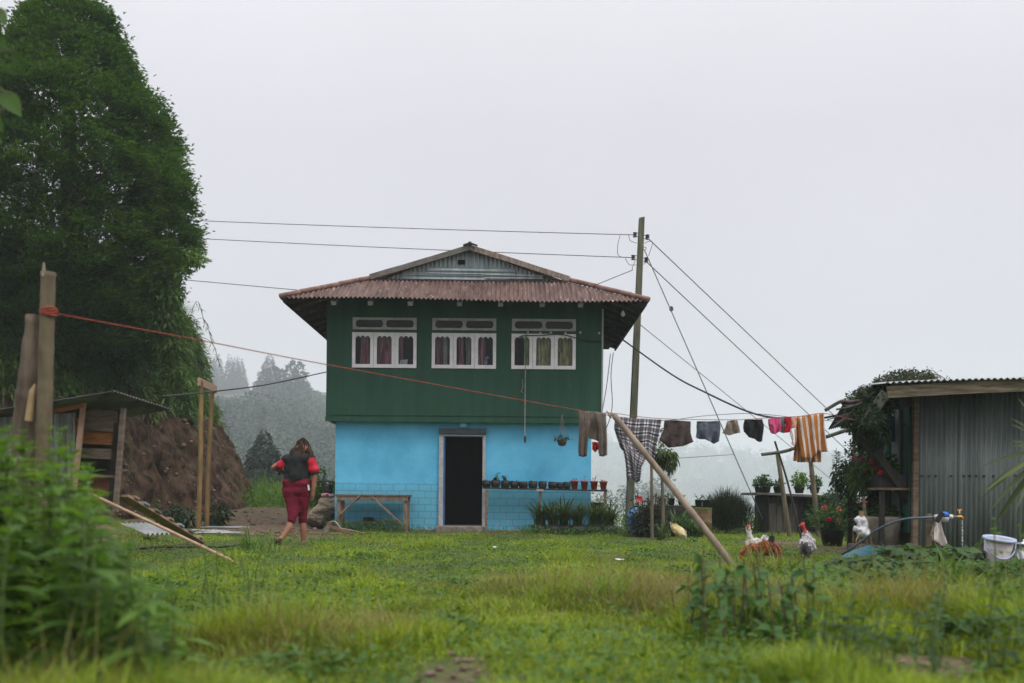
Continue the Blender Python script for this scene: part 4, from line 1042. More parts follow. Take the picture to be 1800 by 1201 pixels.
# ---------------------------------------------------------------- red clothesline, its supports, the washing
def bamboo(m, p, q, r0, r1, nodes, bend=(0, 0, 0)):
    """one cane with swollen joints"""
    p, q = Vector(p), Vector(q); pts = []; rs = []
    L_ = nodes*8
    for i in range(L_+1):
        t = i/L_; c = p.lerp(q, t) + Vector(bend)*(4*t*(1-t)); r = r0+(r1-r0)*t
        k = (i % 8)
        r *= 1.08 if k == 0 else (0.98 if k == 1 else 1.0); pts.append(c); rs.append(r)
    return m.tube(pts, rs, 12)
M_bam = PM('weathered_bamboo', (0.15, 0.11, 0.08), (0.30, 0.235, 0.18), scale=5, rough=0.65, stretch=(1, 1, 0.35), c3=(0.12, 0.05, 0.045), s3=9, t3=0.62, bump=0.2)
M_bamy = PM('yellow_bamboo', (0.13, 0.085, 0.03), (0.25, 0.16, 0.055), scale=6, rough=0.6, stretch=(1, 1, 0.3), c3=(0.20, 0.085, 0.03), s3=7, t3=0.57, bump=0.15)
M_bamg = PM('grey_green_bamboo', (0.11, 0.095, 0.06), (0.20, 0.17, 0.11), scale=6, rough=0.75, stretch=(1, 1, 0.3), c3=(0.07, 0.075, 0.035), s3=8, t3=0.57, bump=0.2)
M_rope = PM('red_rope', (0.24, 0.04, 0.028), (0.34, 0.09, 0.055), scale=40, rough=0.9)
a, b2 = W(1080, 731, 10.55), W(1302, 1004, 10.0)
prop = thing('bamboo_prop', 'long stout bamboo pole leaning diagonally to prop up the red clothesline', 'pole', (b2.x, b2.y, 0))
m = MB(); bamboo(m, b2-Vector((0, 0, 0.05)), a, 0.036, 0.032, 5, (0.03, 0, -0.02)); m.build('cane', M_bam, prop, smooth=True)
m = MB(); c = W(1072, 727, 10.55); m.tube([a, W(1078, 729, 10.55), c], [0.034, 0.022, 0.004], 8); m.tube([W(1074, 735, 10.6), W(1066, 722, 10.6)], [0.012, 0.006], 6); m.build('split_end', M_bam, prop, smooth=True)
RP = [W(84, 549, 6.0), W(345, 597, 7.0), W(574, 641, 8.3), W(1016, 721, 10.4), W(1075, 726, 10.55), W(1160, 736, 10.9), W(1290, 738, 11.0), W(1345, 735, 11.05), W(1405, 732, 11.1), W(1450, 727, 11.15), W(1500, 738, 12.0), W(1545, 742, 12.9)]
rope = thing('clothesline', 'long red rope clothesline sloping from the bamboo post past the house', 'clothesline', tuple(RP[0]))
m = MB(); m.tube(cable(RP, 70), 0.0040, 6); m.build('rope', M_rope, rope, smooth=True)
m = MB(); c = W(86, 549, 6.0)
for k in range(4): m.tube([c+Vector((0.047*math.cos(t), 0.047*math.sin(t), 0.012*k-.018+0.006*math.sin(t*2+k))) for t in np.linspace(0, 2*math.pi, 16)], 0.006, 6)
m.build('knot', M_rope, rope, smooth=True)
wire('line', [W(1048, 727, 10.9), W(1150, 740, 11.2), W(1240, 731, 11.5), W(1310, 727, 11.8), W(1360, 730, 12.0), W(1430, 738, 12.3), W(1545, 745, 13)], 0.004, 'thin twisted second line just above the washing', mat=M_wire, n=40)

def coons(top, right, bottom, left, nu_=26, nv_=20):
    """patch between four boundary polylines given in photo pixels (top and bottom run left to right, sides run downward)"""
    u = np.linspace(0, 1, nu_); v = np.linspace(0, 1, nv_)
    T, B = poly_at(top, u), poly_at(bottom, u); Lf, Rt = poly_at(left, v), poly_at(right, v)
    U, Vv = np.meshgrid(u, v)
    P = (1-Vv)[..., None]*T[None] + Vv[..., None]*B[None] + (1-U)[..., None]*Lf[:, None] + U[..., None]*Rt[:, None]
    P -= ((1-U)*(1-Vv))[..., None]*T[0] + (U*(1-Vv))[..., None]*T[-1] + ((1-U)*Vv)[..., None]*B[0] + (U*Vv)[..., None]*B[-1]
    return P, U, Vv
def cloth(name, patches, Yd, mat, label, cat, amp=0.025, freq=3.0, seed=0.0, back=0.06, parent=None, thick=0.004, backcut=0.93):
    """garment hung over the line: patches of outline in pixels, a front fall and a back fall, creased"""
    Vs, Fs, UVs = [], [], []; n0 = 0
    for pi, pa in enumerate(patches):
        top, right, bottom, left = pa[:4]; dy = pa[4] if len(pa) > 4 else 0.0
        for side in (0, 1):
            P, U, Vv = coons(top, right, bottom, left)
            if side: P = P[0:1]*(1-Vv[..., None]*backcut) + P*(Vv[..., None]*backcut) if False else P[:1] + (P-P[:1])*backcut
            fold = amp*(0.15+0.85*Vv)*(np.sin(U*freq*2*math.pi+seed+pi*1.7+side*2+1.3*np.sin(Vv*2.5+seed)) + 0.5*np.sin(U*freq*4.6*math.pi+seed*3+Vv*2)) + amp*1.4*(fbm(U*3+seed, Vv*3, seed+side, 3)-0.5)
            yy = Yd + dy + fold + (back if side else -0.012)*np.minimum(1, Vv*5)*(0.6+0.4*Vv)
            u, v = P[..., 0]-CX, HY-P[..., 1]
            Q = np.stack([(u*math.cos(ROLL)-v*math.sin(ROLL))*Yd/FPX, yy, CAM_H+(u*math.sin(ROLL)+v*math.cos(ROLL))*Yd/FPX], -1)
            h, w_ = Q.shape[:2]; i_, j_ = np.meshgrid(np.arange(h-1), np.arange(w_-1), indexing='ij')
            Vs.append(Q.reshape(-1, 3)); Fs.append((np.stack([i_*w_+j_, i_*w_+j_+1, (i_+1)*w_+j_+1, (i_+1)*w_+j_], -1).reshape(-1, 4))+n0); UVs.append(np.stack([U, Vv], -1).reshape(-1, 2)); n0 += h*w_
    V = np.concatenate(Vs); o = np_mesh(name, V, [np.concatenate(Fs)], mat, parent, None if parent else tuple(V[0]), smooth=True, uv=np.concatenate(UVs))
    md = o.modifiers.new('thickness', 'SOLIDIFY'); md.thickness = thick; md.offset = 0
    if label: tag(o, label, cat)
    return o
def cloth_mat(name, c1, c2=None, **k): return PM(name, c1, c2, scale=k.pop('scale', 5), rough=0.95, spec=0.1, bump=k.pop('bump', 0.25), bscale=k.pop('bscale', 60), **k)
tro = thing('trousers', 'worn grey-brown trousers hung over the clothesline beside the bamboo prop', 'trousers', tuple(W(1017, 722, 10.45)))
M_tro = cloth_mat('grey_brown_cotton', (0.105, 0.082, 0.072), (0.165, 0.135, 0.12), scale=7)
cloth('leg', [([(1017,722),(1036,723)], [(1036,723),(1037,745),(1034,770),(1031,802)], [(1017,801),(1024,804),(1031,802)], [(1017,722),(1018,760),(1017,801)])], 10.45, M_tro, None, None, 0.012, 1.6, 1, parent=tro)
cloth('leg', [([(1044,724),(1065,726)], [(1065,726),(1066,750),(1067,775),(1067,800)], [(1053,802),(1060,803),(1067,800)], [(1044,724),(1052,750),(1053,780),(1053,802)])], 10.45, M_tro, None, None, 0.012, 1.6, 3, parent=tro)
cloth('seat', [([(1035,723),(1050,724)], [(1050,724),(1054,750),(1052,776)], [(1035,771),(1043,774),(1052,779)], [(1035,723),(1037,745),(1035,771)])], 10.49, M_tro, None, None, 0.008, 1.2, 5, parent=tro)
cloth('red_cloth', [([(1041,777),(1052,778)], [(1052,778),(1051,790)], [(1042,791),(1046,795),(1051,788)], [(1041,777),(1042,791)])], 10.62, cloth_mat('bright_red_cloth', (0.42, 0.018, 0.02), (0.55, 0.04, 0.04)), 'small bright red cloth hanging behind the grey-brown trousers', 'cloth', 0.02, 1.5, 2, back=0.03)

def plaid_mat():
    m, t, out = _new('black_white_plaid'); n = t.nodes.new; l = t.links.new
    b = n('ShaderNodeBsdfPrincipled'); b.inputs['Roughness'].default_value = 0.95; b.inputs['Specular IOR Level'].default_value = 0.1; l(b.outputs[0], out.inputs['Surface'])
    uv = n('ShaderNodeUVMap'); sp = n('ShaderNodeSeparateXYZ'); l(uv.outputs[0], sp.inputs[0])
    def band(sock, k, lo, hi, off=0.0):
        mu = n('ShaderNodeMath'); mu.operation = 'MULTIPLY_ADD'; l(sock, mu.inputs[0]); mu.inputs[1].default_value = k; mu.inputs[2].default_value = off
        fr = n('ShaderNodeMath'); fr.operation = 'FRACT'; l(mu.outputs[0], fr.inputs[0])
        g = n('ShaderNodeMath'); g.operation = 'GREATER_THAN'; l(fr.outputs[0], g.inputs[0]); g.inputs[1].default_value = lo
        h = n('ShaderNodeMath'); h.operation = 'LESS_THAN'; l(fr.outputs[0], h.inputs[0]); h.inputs[1].default_value = hi
        r = n('ShaderNodeMath'); r.operation = 'MULTIPLY'; l(g.outputs[0], r.inputs[0]); l(h.outputs[0], r.inputs[1]); return r.outputs[0]
    def add(a, c, k):
        r = n('ShaderNodeMath'); r.operation = 'MULTIPLY_ADD'; l(c, r.inputs[0]); r.inputs[1].default_value = k
        if a is None: r.inputs[2].default_value = 0
        else: l(a, r.inputs[2])
        return r.outputs[0]
    s = add(None, band(sp.outputs[0], 5.5, 0.0, 0.45), 0.38); s = add(s, band(sp.outputs[1], 4.5, 0.0, 0.45), 0.38)
    s = add(s, band(sp.outputs[1], 4.5, 0.62, 0.82), 0.75); s = add(s, band(sp.outputs[0], 5.5, 0.66, 0.78), 0.6)
    rm = n('ShaderNodeValToRGB'); e = rm.color_ramp.elements; e[0].color = (0.66, 0.63, 0.67, 1); e[1].position = 1.0; e[1].color = (0.03, 0.03, 0.035, 1)
    k = e.new(0.4); k.color = (0.20, 0.19, 0.21, 1); l(s, rm.inputs[0]); l(rm.outputs[0], b.inputs['Base Color']); return m
sh = cloth('plaid_shirt', [([(1082,732),(1110,735),(1163,738)], [(1163,738),(1158,765),(1152,790),(1150,812)], [(1092,790),(1120,806),(1138,800),(1150,812)], [(1082,732),(1080,755),(1092,790)]),
  ([(1088,770),(1110,790),(1135,806)], [(1135,806),(1126,822),(1123,846)], [(1102,845),(1112,842),(1117,850),(1123,846)], [(1088,770),(1098,800),(1101,820),(1102,845)], -0.05)],
  10.75, plaid_mat(), 'black and white plaid shirt hung askew on the clothesline behind the bamboo prop', 'shirt', 0.03, 2.2, 1, back=0.08)
def drop_sh(nm, mat, lab, cat, pts, Yd, **k): return cloth(nm, pts, Yd, mat, lab, cat, **k)
cloth('shirt', [([(1168,739),(1190,739),(1214,741)], [(1214,741),(1214,760),(1219,777)], [(1160,776),(1175,787),(1200,785),(1219,777)], [(1168,739),(1167,757),(1160,776)])], 10.95, cloth_mat('brown_jersey', (0.055, 0.04, 0.038), (0.085, 0.066, 0.063)), 'dark brown shirt with flared hem hanging on the clothesline', 'shirt', 0.03, 1.8, 4)
cloth('shorts', [([(1225,741),(1245,741),(1265,740)], [(1265,740),(1266,752),(1263,776)], [(1225,771),(1240,773),(1256,780),(1263,776)], [(1225,741),(1226,755),(1225,771)])], 11.0, cloth_mat('slate_blue_cotton', (0.07, 0.085, 0.115), (0.125, 0.14, 0.175)), 'slate blue shorts hanging on the clothesline', 'shorts', 0.03, 1.5, 7)
cloth('shorts', [([(1279,740),(1290,739),(1296,739)], [(1296,739),(1299,750),(1300,761)], [(1272,762),(1281,766),(1290,763),(1300,761)], [(1279,740),(1277,750),(1272,762)])], 11.05, cloth_mat('khaki_cotton', (0.14, 0.11, 0.09), (0.25, 0.21, 0.175)), 'small khaki child shorts hanging on the clothesline', 'shorts', 0.02, 1.7, 2)
cloth('shirt', [([(1309,738),(1325,738),(1340,737)], [(1340,737),(1342,748),(1338,776)], [(1309,760),(1318,770),(1327,772),(1334,778),(1338,776)], [(1309,738),(1308,750),(1309,760)])], 11.05, cloth_mat('black_jersey', (0.016, 0.017, 0.019), (0.03, 0.031, 0.034)), 'black shirt hanging on the clothesline', 'shirt', 0.025, 1.5, 9)
cloth('pink_top', [([(1350,737),(1360,735),(1370,735)], [(1370,735),(1372,748),(1371,758)], [(1356,762),(1362,764),(1371,758)], [(1350,737),(1353,750),(1356,762)])], 11.08, cloth_mat('pink_cotton', (0.50, 0.06, 0.16), (0.66, 0.13, 0.26)), 'small bright pink top hanging on the clothesline', 'top', 0.022, 1.4, 3)
cloth('grey_cloth', [([(1371,735),(1379,734)], [(1379,734),(1380,758)], [(1371,758),(1375,762),(1380,758)], [(1371,735),(1371,758)])], 11.14, cloth_mat('grey_cotton', (0.13, 0.13, 0.14), (0.22, 0.22, 0.23)), 'small grey garment between the pink top and red cloth', 'cloth', 0.018, 1.4, 5)
cloth('red_cloth', [([(1379,734),(1391,733)], [(1391,733),(1390,748),(1387,760)], [(1377,761),(1382,760),(1387,758)], [(1379,734),(1383,748),(1377,761)])], 11.10, cloth_mat('crimson_cotton', (0.40, 0.012, 0.03), (0.52, 0.03, 0.05)), 'crimson cloth on the clothesline beside the peach one', 'cloth', 0.018, 1.4, 6)
pk = cloth('undergarment', [([(1388,734),(1396,733),(1400,735)], [(1400,735),(1401,745),(1399,752)], [(1388,756),(1393,754),(1399,754)], [(1388,734),(1389,745),(1388,756)])], 11.12, cloth_mat('peach_cotton', (0.50, 0.26, 0.18), (0.62, 0.36, 0.27)), 'peach undergarment with dangling straps on the clothesline', 'underwear', 0.015, 1.0, 8)
m = MB()
for pts in (((1390,754),(1394,770),(1392,780),(1397,782),(1398,768),(1397,754)), ((1388,754),(1391,768),(1395,781)), ((1399,752),(1400,768),(1398,781))): m.tube(cable([W(x, y, 11.1) for x, y in pts], 16), 0.006, 5)
m.build('strap', bpy.data.materials['peach_cotton'], pk, smooth=True)
def stripe_mat():
    m, t, out = _new('orange_striped_towel'); n = t.nodes.new; l = t.links.new
    b = n('ShaderNodeBsdfPrincipled'); b.inputs['Roughness'].default_value = 0.95; b.inputs['Specular IOR Level'].default_value = 0.1; l(b.outputs[0], out.inputs['Surface'])
    uv = n('ShaderNodeUVMap'); sp = n('ShaderNodeSeparateXYZ'); l(uv.outputs[0], sp.inputs[0])
    mu = n('ShaderNodeMath'); mu.operation = 'MULTIPLY'; l(sp.outputs[0], mu.inputs[0]); mu.inputs[1].default_value = 4.6
    fr = n('ShaderNodeMath'); fr.operation = 'FRACT'; l(mu.outputs[0], fr.inputs[0])
    rm = n('ShaderNodeValToRGB'); rm.color_ramp.interpolation = 'CONSTANT'; e = rm.color_ramp.elements
    e[0].color = (0.42, 0.16, 0.045, 1); e[1].position = 0.45; e[1].color = (0.20, 0.075, 0.03, 1)
    for p_, c in ((0.48, (0.60, 0.55, 0.53, 1)), (0.62, (0.30, 0.24, 0.22, 1)), (0.65, (0.62, 0.57, 0.55, 1)), (0.80, (0.42, 0.30, 0.20, 1)), (0.83, (0.42, 0.16, 0.045, 1))):
        k = e.new(p_); k.color = c
    l(fr.outputs[0], rm.inputs[0]); l(rm.outputs[0], b.inputs['Base Color'])
    tc = n('ShaderNodeTexCoord'); nb = n('ShaderNodeTexNoise'); nb.inputs['Scale'].default_value = 90; l(tc.outputs['Object'], nb.inputs['Vector']); bp = n('ShaderNodeBump'); bp.inputs['Strength'].default_value = 0.4; bp.inputs['Distance'].default_value = 0.01; l(nb.outputs['Fac'], bp.inputs['Height']); l(bp.outputs[0], b.inputs['Normal'])
    return m
cloth('towel', [([(1400,733),(1425,730),(1448,726)], [(1448,726),(1449,755),(1453,795)], [(1408,806),(1425,808),(1437,795),(1453,797)], [(1400,733),(1404,770),(1408,806)]),
   ([(1404,770),(1425,775),(1447,770)], [(1447,770),(1448,795),(1448,812)], [(1406,812),(1425,812),(1448,812)], [(1404,770),(1406,795),(1406,812)], 0.12)], 11.15, stripe_mat(), 'large orange and white striped towel hanging at the end of the clothesline', 'towel', 0.028, 2.0, 4, back=0.1)

# ---------------------------------------------------------------- supports beyond the washing
def cane_thing(name, a, b2, r0, r1, nodes, mat, label, cat='post', bend=(0,0,0), group=None):
    m = MB(); bamboo(m, a, b2, r0, r1, nodes, bend); o = m.build(name, mat, loc=tuple(a), smooth=True); return tag(o, label, cat, group)
def gp(px, Yd, dz=-0.08): p = W(px, 900, Yd); return Vector((p.x, Yd, float(gz(p.x, Yd))+dz))
cane_thing('bamboo_post', gp(1390, 19.0), W(1366, 793, 18.9), 0.046, 0.04, 5, M_bamg, 'grey bamboo post leaning left before the dark hut door')
cane_thing('bamboo_post', gp(1441, 18.6), W(1424, 800, 18.4), 0.05, 0.043, 5, M_bamg, 'grey bamboo post leaning below the striped towel')
wire('stick', [gp(1412, 18.2), W(1385, 850, 18.4), W(1362, 776, 18.6)], 0.02, 'thin dark stick leaning beside the bamboo post at the hut', 'stick', mat=M_dark)
o = wire('wooden_rail', [W(1339, 799, 18.8), W(1380, 793, 18.4), W(1420, 779, 17.6), W(1470, 762, 16.2), W(1530, 742, 14.6)], 0.034, 'crooked grey wooden rail resting on bamboo posts behind the towel', 'rail', mat=PM('grey_branch', (0.12, 0.115, 0.10), (0.21, 0.20, 0.18), scale=8, rough=0.9, bump=0.4))
cane_thing('bamboo_post', gp(1147, 18.6), W(1145, 790, 18.6), 0.03, 0.027, 5, M_bamg, 'straight thin bamboo post standing in the dark hibiscus')
cane_thing('bamboo_post', gp(1165, 18.3), W(1160, 800, 18.3), 0.03, 0.027, 5, M_bamg, 'bamboo post carrying the hanging fern pot', bend=(0.03, 0, 0))
fp = thing('hanging_pot', 'dark pot of trailing fern hung on the bamboo post behind leaning pole', 'hanging pot', tuple(W(1164, 800, 18.1)))
c = W(1162, 803, 18.1); m = MB(); m.lathe([(0.05, -0.17), (0.12, -0.14), (0.16, 0.0), (0.165, 0.05), (0.15, 0.05)], c, 16); m.build('pot', M_black, fp, smooth=True)
fb = FB(); fb.add(cloud(c+Vector((0.02, -0.02, 0.07)), (0.22, 0.2, 0.10), 260, 0.09, 0.35, droop=0.8))
fb.add(cloud(c+Vector((0.15, -0.05, -0.06)), (0.14, 0.12, 0.20), 240, 0.09, 0.35, droop=1.2)); fb.add(cloud(c+Vector((-0.05, 0, 0.32)), (0.12, 0.1, 0.24), 160, 0.07, 0.35)); fb.build('fern', LMAT('fern_leaves', [(0.03, 0.06, 0.02), (0.07, 0.11, 0.03), (0.14, 0.17, 0.06)], 0.35, nscale=4), fp)

# bamboo gate at the left
gate = thing('bamboo_gate', 'tall narrow frame of two yellow bamboo posts with plank across the top', 'gate frame', (W(357, 935, 19.8).x, 20, 0))
m = MB(); bamboo(m, gp(348, 19.6), W(353.5, 668, 19.6), 0.047, 0.044, 8, (0.02, 0, 0)); m.build('post', M_bamy, gate, smooth=True)
m = MB(); bamboo(m, gp(364, 21.4), W(374, 676, 21.4), 0.05, 0.046, 8, (-0.02, 0, 0)); m.build('post', M_bamy, gate, smooth=True)
m = MB(); m.beam(W(349, 671, 19.45), W(380, 685, 21.6), 0.05, 0.16, jit=0.004, seg=2); m.build('top_plank', PM('raw_plank', (0.30, 0.19, 0.12), (0.42, 0.29, 0.20), scale=7, rough=0.85, stretch=(1, 3, 6), c3=(0.2, 0.11, 0.07), s3=14), gate, bevel=0.006)
# ---------------------------------------------------------------- against the house front
tb = thing('trestle_table', 'rough wooden table with diagonal braces against blue wall', 'table', (W(657, 930, 20.9).x, 20.9, 0))
tz = W(657, 871, 20.75).z; tx0, tx1 = W(590, 871, 20.7).x, W(722, 871, 20.7).x
def board(name, a, b2, w_, h_, parent, mat=M_woodh, up=(0, 0, 1), jit=0.003): m = MB(); m.beam(a, b2, w_, h_, up, jit, 2); return m.build(name, mat, parent, bevel=0.004)
for k in range(3): board('top_plank', (tx0+0.01*k, 20.62+0.19*k, tz+0.002*k), (tx1-0.01*k, 20.62+0.19*k, tz), 0.185, 0.035, tb, PM('table_top', (0.09,0.075,0.06), (0.17,0.145,0.12), scale=6, rough=0.9, stretch=(1,4,8)))
lx0, lx1 = tx0+0.09, tx1-0.09
M_brace = PM('brown_scantling', (0.14, 0.10, 0.075), (0.25, 0.185, 0.14), scale=6, rough=0.88, stretch=(3, 3, 1), c3=(0.10, 0.07, 0.05), s3=15, t3=0.6, bump=0.2)
for x in (lx0, lx1):
    for y in (20.6, 21.0): board('leg', (x, y, -0.05), (x, y, tz-0.1), 0.085, 0.06, tb, M_brace, (0, 1, 0))
board('front_rail', (lx0-0.05, 20.56, tz-0.065), (lx1+0.05, 20.56, tz-0.065), 0.035, 0.095, tb, M_brace)
board('back_rail', (lx0-0.05, 21.04, tz-0.065), (lx1+0.05, 21.04, tz-0.065), 0.03, 0.09, tb, M_brace)
pb = lambda px, py: W(px, py, 20.5)
board('brace', pb(595, 907), pb(632, 872), 0.035, 0.085, tb, M_brace, (0, 1, 0)); board('brace', pb(653, 873), pb(710, 925), 0.035, 0.085, tb, M_brace, (0, 1, 0))
board('lower_rail', (lx0-.02, 20.96, 0.18), (lx1-0.15, 20.96, 0.17), 0.04, 0.05, tb, M_brace)
m = MB(); p = W(647, 916, 20.98); wall_holes(m, p.x-0.1, p.x+0.1, p.z-0.09, p.z+0.08, [(p.x-.07, p.x+.07, p.z-.06, p.z+.05)], 20.99, 21.05); m.box(p.x-.1, p.x+.1, 21.052, 21.07, p.z-.09, p.z+.08)
o = m.build('crate', M_dark, loc=(p.x, 21.02, p.z-.09)); tag(o, 'small dark open box under the wooden table by the blue wall', 'box')

sf = thing('flower_shelf', 'long dark plank shelf along the blue wall right of the door', 'shelf', (W(958, 860, 20.95).x, 20.95, 0))
sz = W(958, 858, 20.8).z; sx0, sx1 = W(848, 860, 20.8).x, W(1068, 862, 20.8).x
m = MB(); m.beam((sx0, 20.93, sz-0.01), (sx1, 20.93, sz-0.045), 0.27, 0.03, jit=0.004, seg=4); m.build('plank', M_dark, sf, bevel=0.004)
for px, yy, nm in ((949, 20.83, 'post'), (855, 20.85, 'post'), (1063, 20.85, 'post')):
    p = W(px, 880, yy); board(nm, (p.x, yy, -0.05), (p.x+0.01, yy, sz-0.055), 0.055, 0.055, sf, M_woodh, (0, 1, 0))
p = W(949, 866, 20.76); m = MB(); m.box(p.x-.075, p.x+.07, 20.74, 20.78, sz-.068, sz-.03); m.build('cleat', PM('pale_pink_board', (0.36,0.27,0.25), (0.46,0.36,0.33), rough=0.8), sf)
zat = lambda px: sz + 0.006 - 0.035*(px-848)/220
M_soil = PM('dark_soil', (0.02, 0.015, 0.01), (0.05, 0.038, 0.028), scale=40, rough=1.0, bump=0.6)
def seedling(parent, c, n, h, s, mat, stems=3, name='plant', spread=0.06):
    fb = FB(); m = MB()
    for k in range(stems):
        a = random.uniform(0, 6.28); t = Vector((c[0]+math.cos(a)*spread, c[1]+math.sin(a)*spread, c[2]+h*random.uniform(0.7, 1.1)))
        m.tube(cable([c, (Vector(c)+t)/2+Vector((0.01, 0, 0.01)), t], 6), 0.004, 4)
        kk = max(3, n//stems); tt = rng.uniform(0.25, 1, kk); P = np.array(c)[None]*(1-tt)[:, None] + np.array(t)[None]*tt[:, None]
        fb.add(leaves(P, rdir(kk)*np.array([1, 1, .5])+np.array([0, 0, 0.25]), np.array([0, 0, 1.0])+0.4*rdir(kk), rng.uniform(0.7, 1.3, kk)*s, rng.uniform(0.4, 0.7, kk)*s, 3, 0.3))
    fb.mb(m); return fb.build(name, mat, parent)
bagx = (855, 871, 888, 904, 920, 937, 954, 971, 985, 997)
baglab = ['crumpled black grow bag at the door end of the flower shelf', 'black grow bag with sprouting leafy plant nearest the door on the shelf', 'black grow bag with second leafy seedling on the shelf', 'slumped black grow bag beside the second seedling', 'wide flattened black grow bag in the middle of the shelf', 'black grow bag standing above the shelf post with faint sprouts', 'black grow bag just right of the shelf post', 'slim black grow bag in the row before the small pots', 'small plain black pot fourth before the red pots', 'smooth black pot touching the first red pot']
for i, px in enumerate(bagx):
    p = W(px, 850, 20.9); z0 = zat(px)
    t = thing('grow_bag' if i < 8 else 'flower_pot', baglab[i], 'plant pot', (p.x, 20.93, z0), 'black pots on the flower shelf')
    m = MB(); h = (0.145, 0.155, 0.15, 0.14, 0.135, 0.15, 0.15, 0.14, 0.14, 0.15)[i]; r_ = 0.094 if i < 8 else 0.075
    if i in (3, 4): r_ = 0.095
    pr = [(r_*0.8, 0), (r_*0.98, 0.04), (r_*1.03, h*0.6), (r_*0.98, h), (r_*0.86, h-0.012), (r_*0.8, h-0.03)]
    m.lathe(pr, (p.x, 20.93, z0), 16)
    if i < 8: m.v = [(v[0]+0.016*(vnoise(v[0]*19, v[2]*23, i*3.3)-0.5)*2, v[1]+0.012*(vnoise(v[1]*19, v[2]*23, i*5+2)-0.5)*2, v[2]+0.02*(vnoise(v[0]*11, v[1]*11, i)-0.5)*(v[2] > z0+0.05)) for v in m.v]
    m.build('pot', M_black, t, smooth=True)
    c = (p.x, 20.93, z0+h-0.03)
    if i in (1, 2): seedling(t, c, 26, 0.17, 0.075, L_mid, 4)
    elif i in (0, 3, 5, 6, 7): seedling(t, c, 10, 0.05, 0.03, L_darkl, 3)
M_terr = PM('red_plastic_pot', (0.36, 0.05, 0.026), (0.46, 0.085, 0.045), scale=7, rough=0.5, c3=(0.25, 0.06, 0.04), s3=12, t3=0.64)
rl = ['red flower pot next to the black pots on the shelf', 'red flower pot with a single purple bud on the shelf', 'red flower pot with small dark red leaves on the shelf', 'red flower pot at the far free end of the shelf']
for i, px in enumerate((1010, 1027.5, 1044.5, 1061)):
    p = W(px, 850, 20.9); z0 = zat(px); t = thing('flower_pot', rl[i], 'plant pot', (p.x, 20.93, z0), 'red pots on the flower shelf')
    MB().lathe([(0.055, 0), (0.078, 0.15), (0.088, 0.152), (0.09, 0.185), (0.08, 0.185), (0.074, 0.16)], (p.x, 20.93, z0), 20).build('pot', M_terr, t, smooth=True)
    MB().lathe([(0.002, 0.158), (0.073, 0.160)], (p.x, 20.93, z0), 16).build('soil', M_soil, t)
    c = (p.x, 20.93, z0+0.16)
    L_red = LMAT('maroon_leaves', [(0.05, 0.012, 0.02), (0.11, 0.03, 0.04), (0.06, 0.05, 0.03)], 0.3)
    if i != 1: seedling(t, c, 12, (0.06, 0, 0.12, 0.05)[i], 0.035, L_darkl if i == 0 else L_red, 3)
    else:
        m = MB(); m.tube([c, (c[0]+.01, c[1], c[2]+.1)], 0.003, 4); m.lathe([(0.001, 0.09), (0.012, 0.1), (0.008, 0.125), (0.001, 0.13)], (c[0]+.01, c[1], c[2]), 8); m.build('bud', PM('purple_petals', (0.20, 0.02, 0.16), (0.3, 0.05, 0.24)), t)
t = thing('bucket', 'black bucket standing under the free end of the flower shelf', 'bucket', (W(1050, 885, 20.95).x, 20.95, 0)); p = W(1050, 885, 20.95)
MB().lathe([(0.11, 0.36), (0.135, 0.64), (0.145, 0.645), (0.13, 0.64), (0.115, 0.5)], (p.x, 20.98, 0), 18).build('body', M_black, t, smooth=True)
MB().box(p.x-.16, p.x+.14, 20.86, 21.08, -0.05, 0.355).build('stand', M_dark, t)
t2 = MB(); t2.tube([Vector((p.x+0.14*math.cos(a), 20.97, 0.63-0.12*math.sin(a))) for a in np.linspace(0, math.pi, 10)], 0.006, 5); t2.build('handle', M_wire, t)

# strap-leaved plants in a row of black tubs at the wall foot
def strap_plant(px, Yd, n, h, wd, label, seed, group='strap leaved plants along the wall', tub=True, mat=None, lean=(0.5, 1.9), name='strap_leaved_plant'):
    r_ = np.random.default_rng(seed); p = gp(px, Yd, 0.0); t = thing(name, label, 'plant', tuple(p), group)
    z0 = p.z + (0.16 if tub else 0)
    if tub: MB().lathe([(0.16, -0.03), (0.2, 0.05), (0.2, 0.13), (0.17, 0.19), (0.13, 0.17)], tuple(p), 18).build('tub', M_black, t, smooth=True)
    b_ = np.stack([p.x+r_.normal(0, 0.05, n), Yd+r_.normal(0, 0.05, n), np.full(n, z0)], 1)
    V, G = blades(b_, r_.uniform(0, 6.28, n), r_.uniform(0.6, 1.15, n)*h, np.full(n, wd), r_.uniform(lean[0], lean[1], n)*0.62, 5)
    np_mesh('leaves', V, G, mat or L_strap, t, smooth=False); return t
for i, (px, hh) in enumerate(((950, 0.42), (972, 0.48), (992, 0.50), (1016, 0.42), (1046, 0.46), (1070, 0.44))):
    strap_plant(px, 20.25-0.08*(i % 2), 80, hh*1.35, 0.034, ['first arching strap leaved plant in black tub below shelf post', 'strap leaved plant in black tub with brown tipped leaves near shelf post', 'tall strap leaved plant in black tub middle of the row', 'sparser strap leaved plant in black tub near house corner', 'fan of strap leaves in black tub before the bucket', 'last strap leaved plant in black tub beside the electricity pole'][i], 40+i)

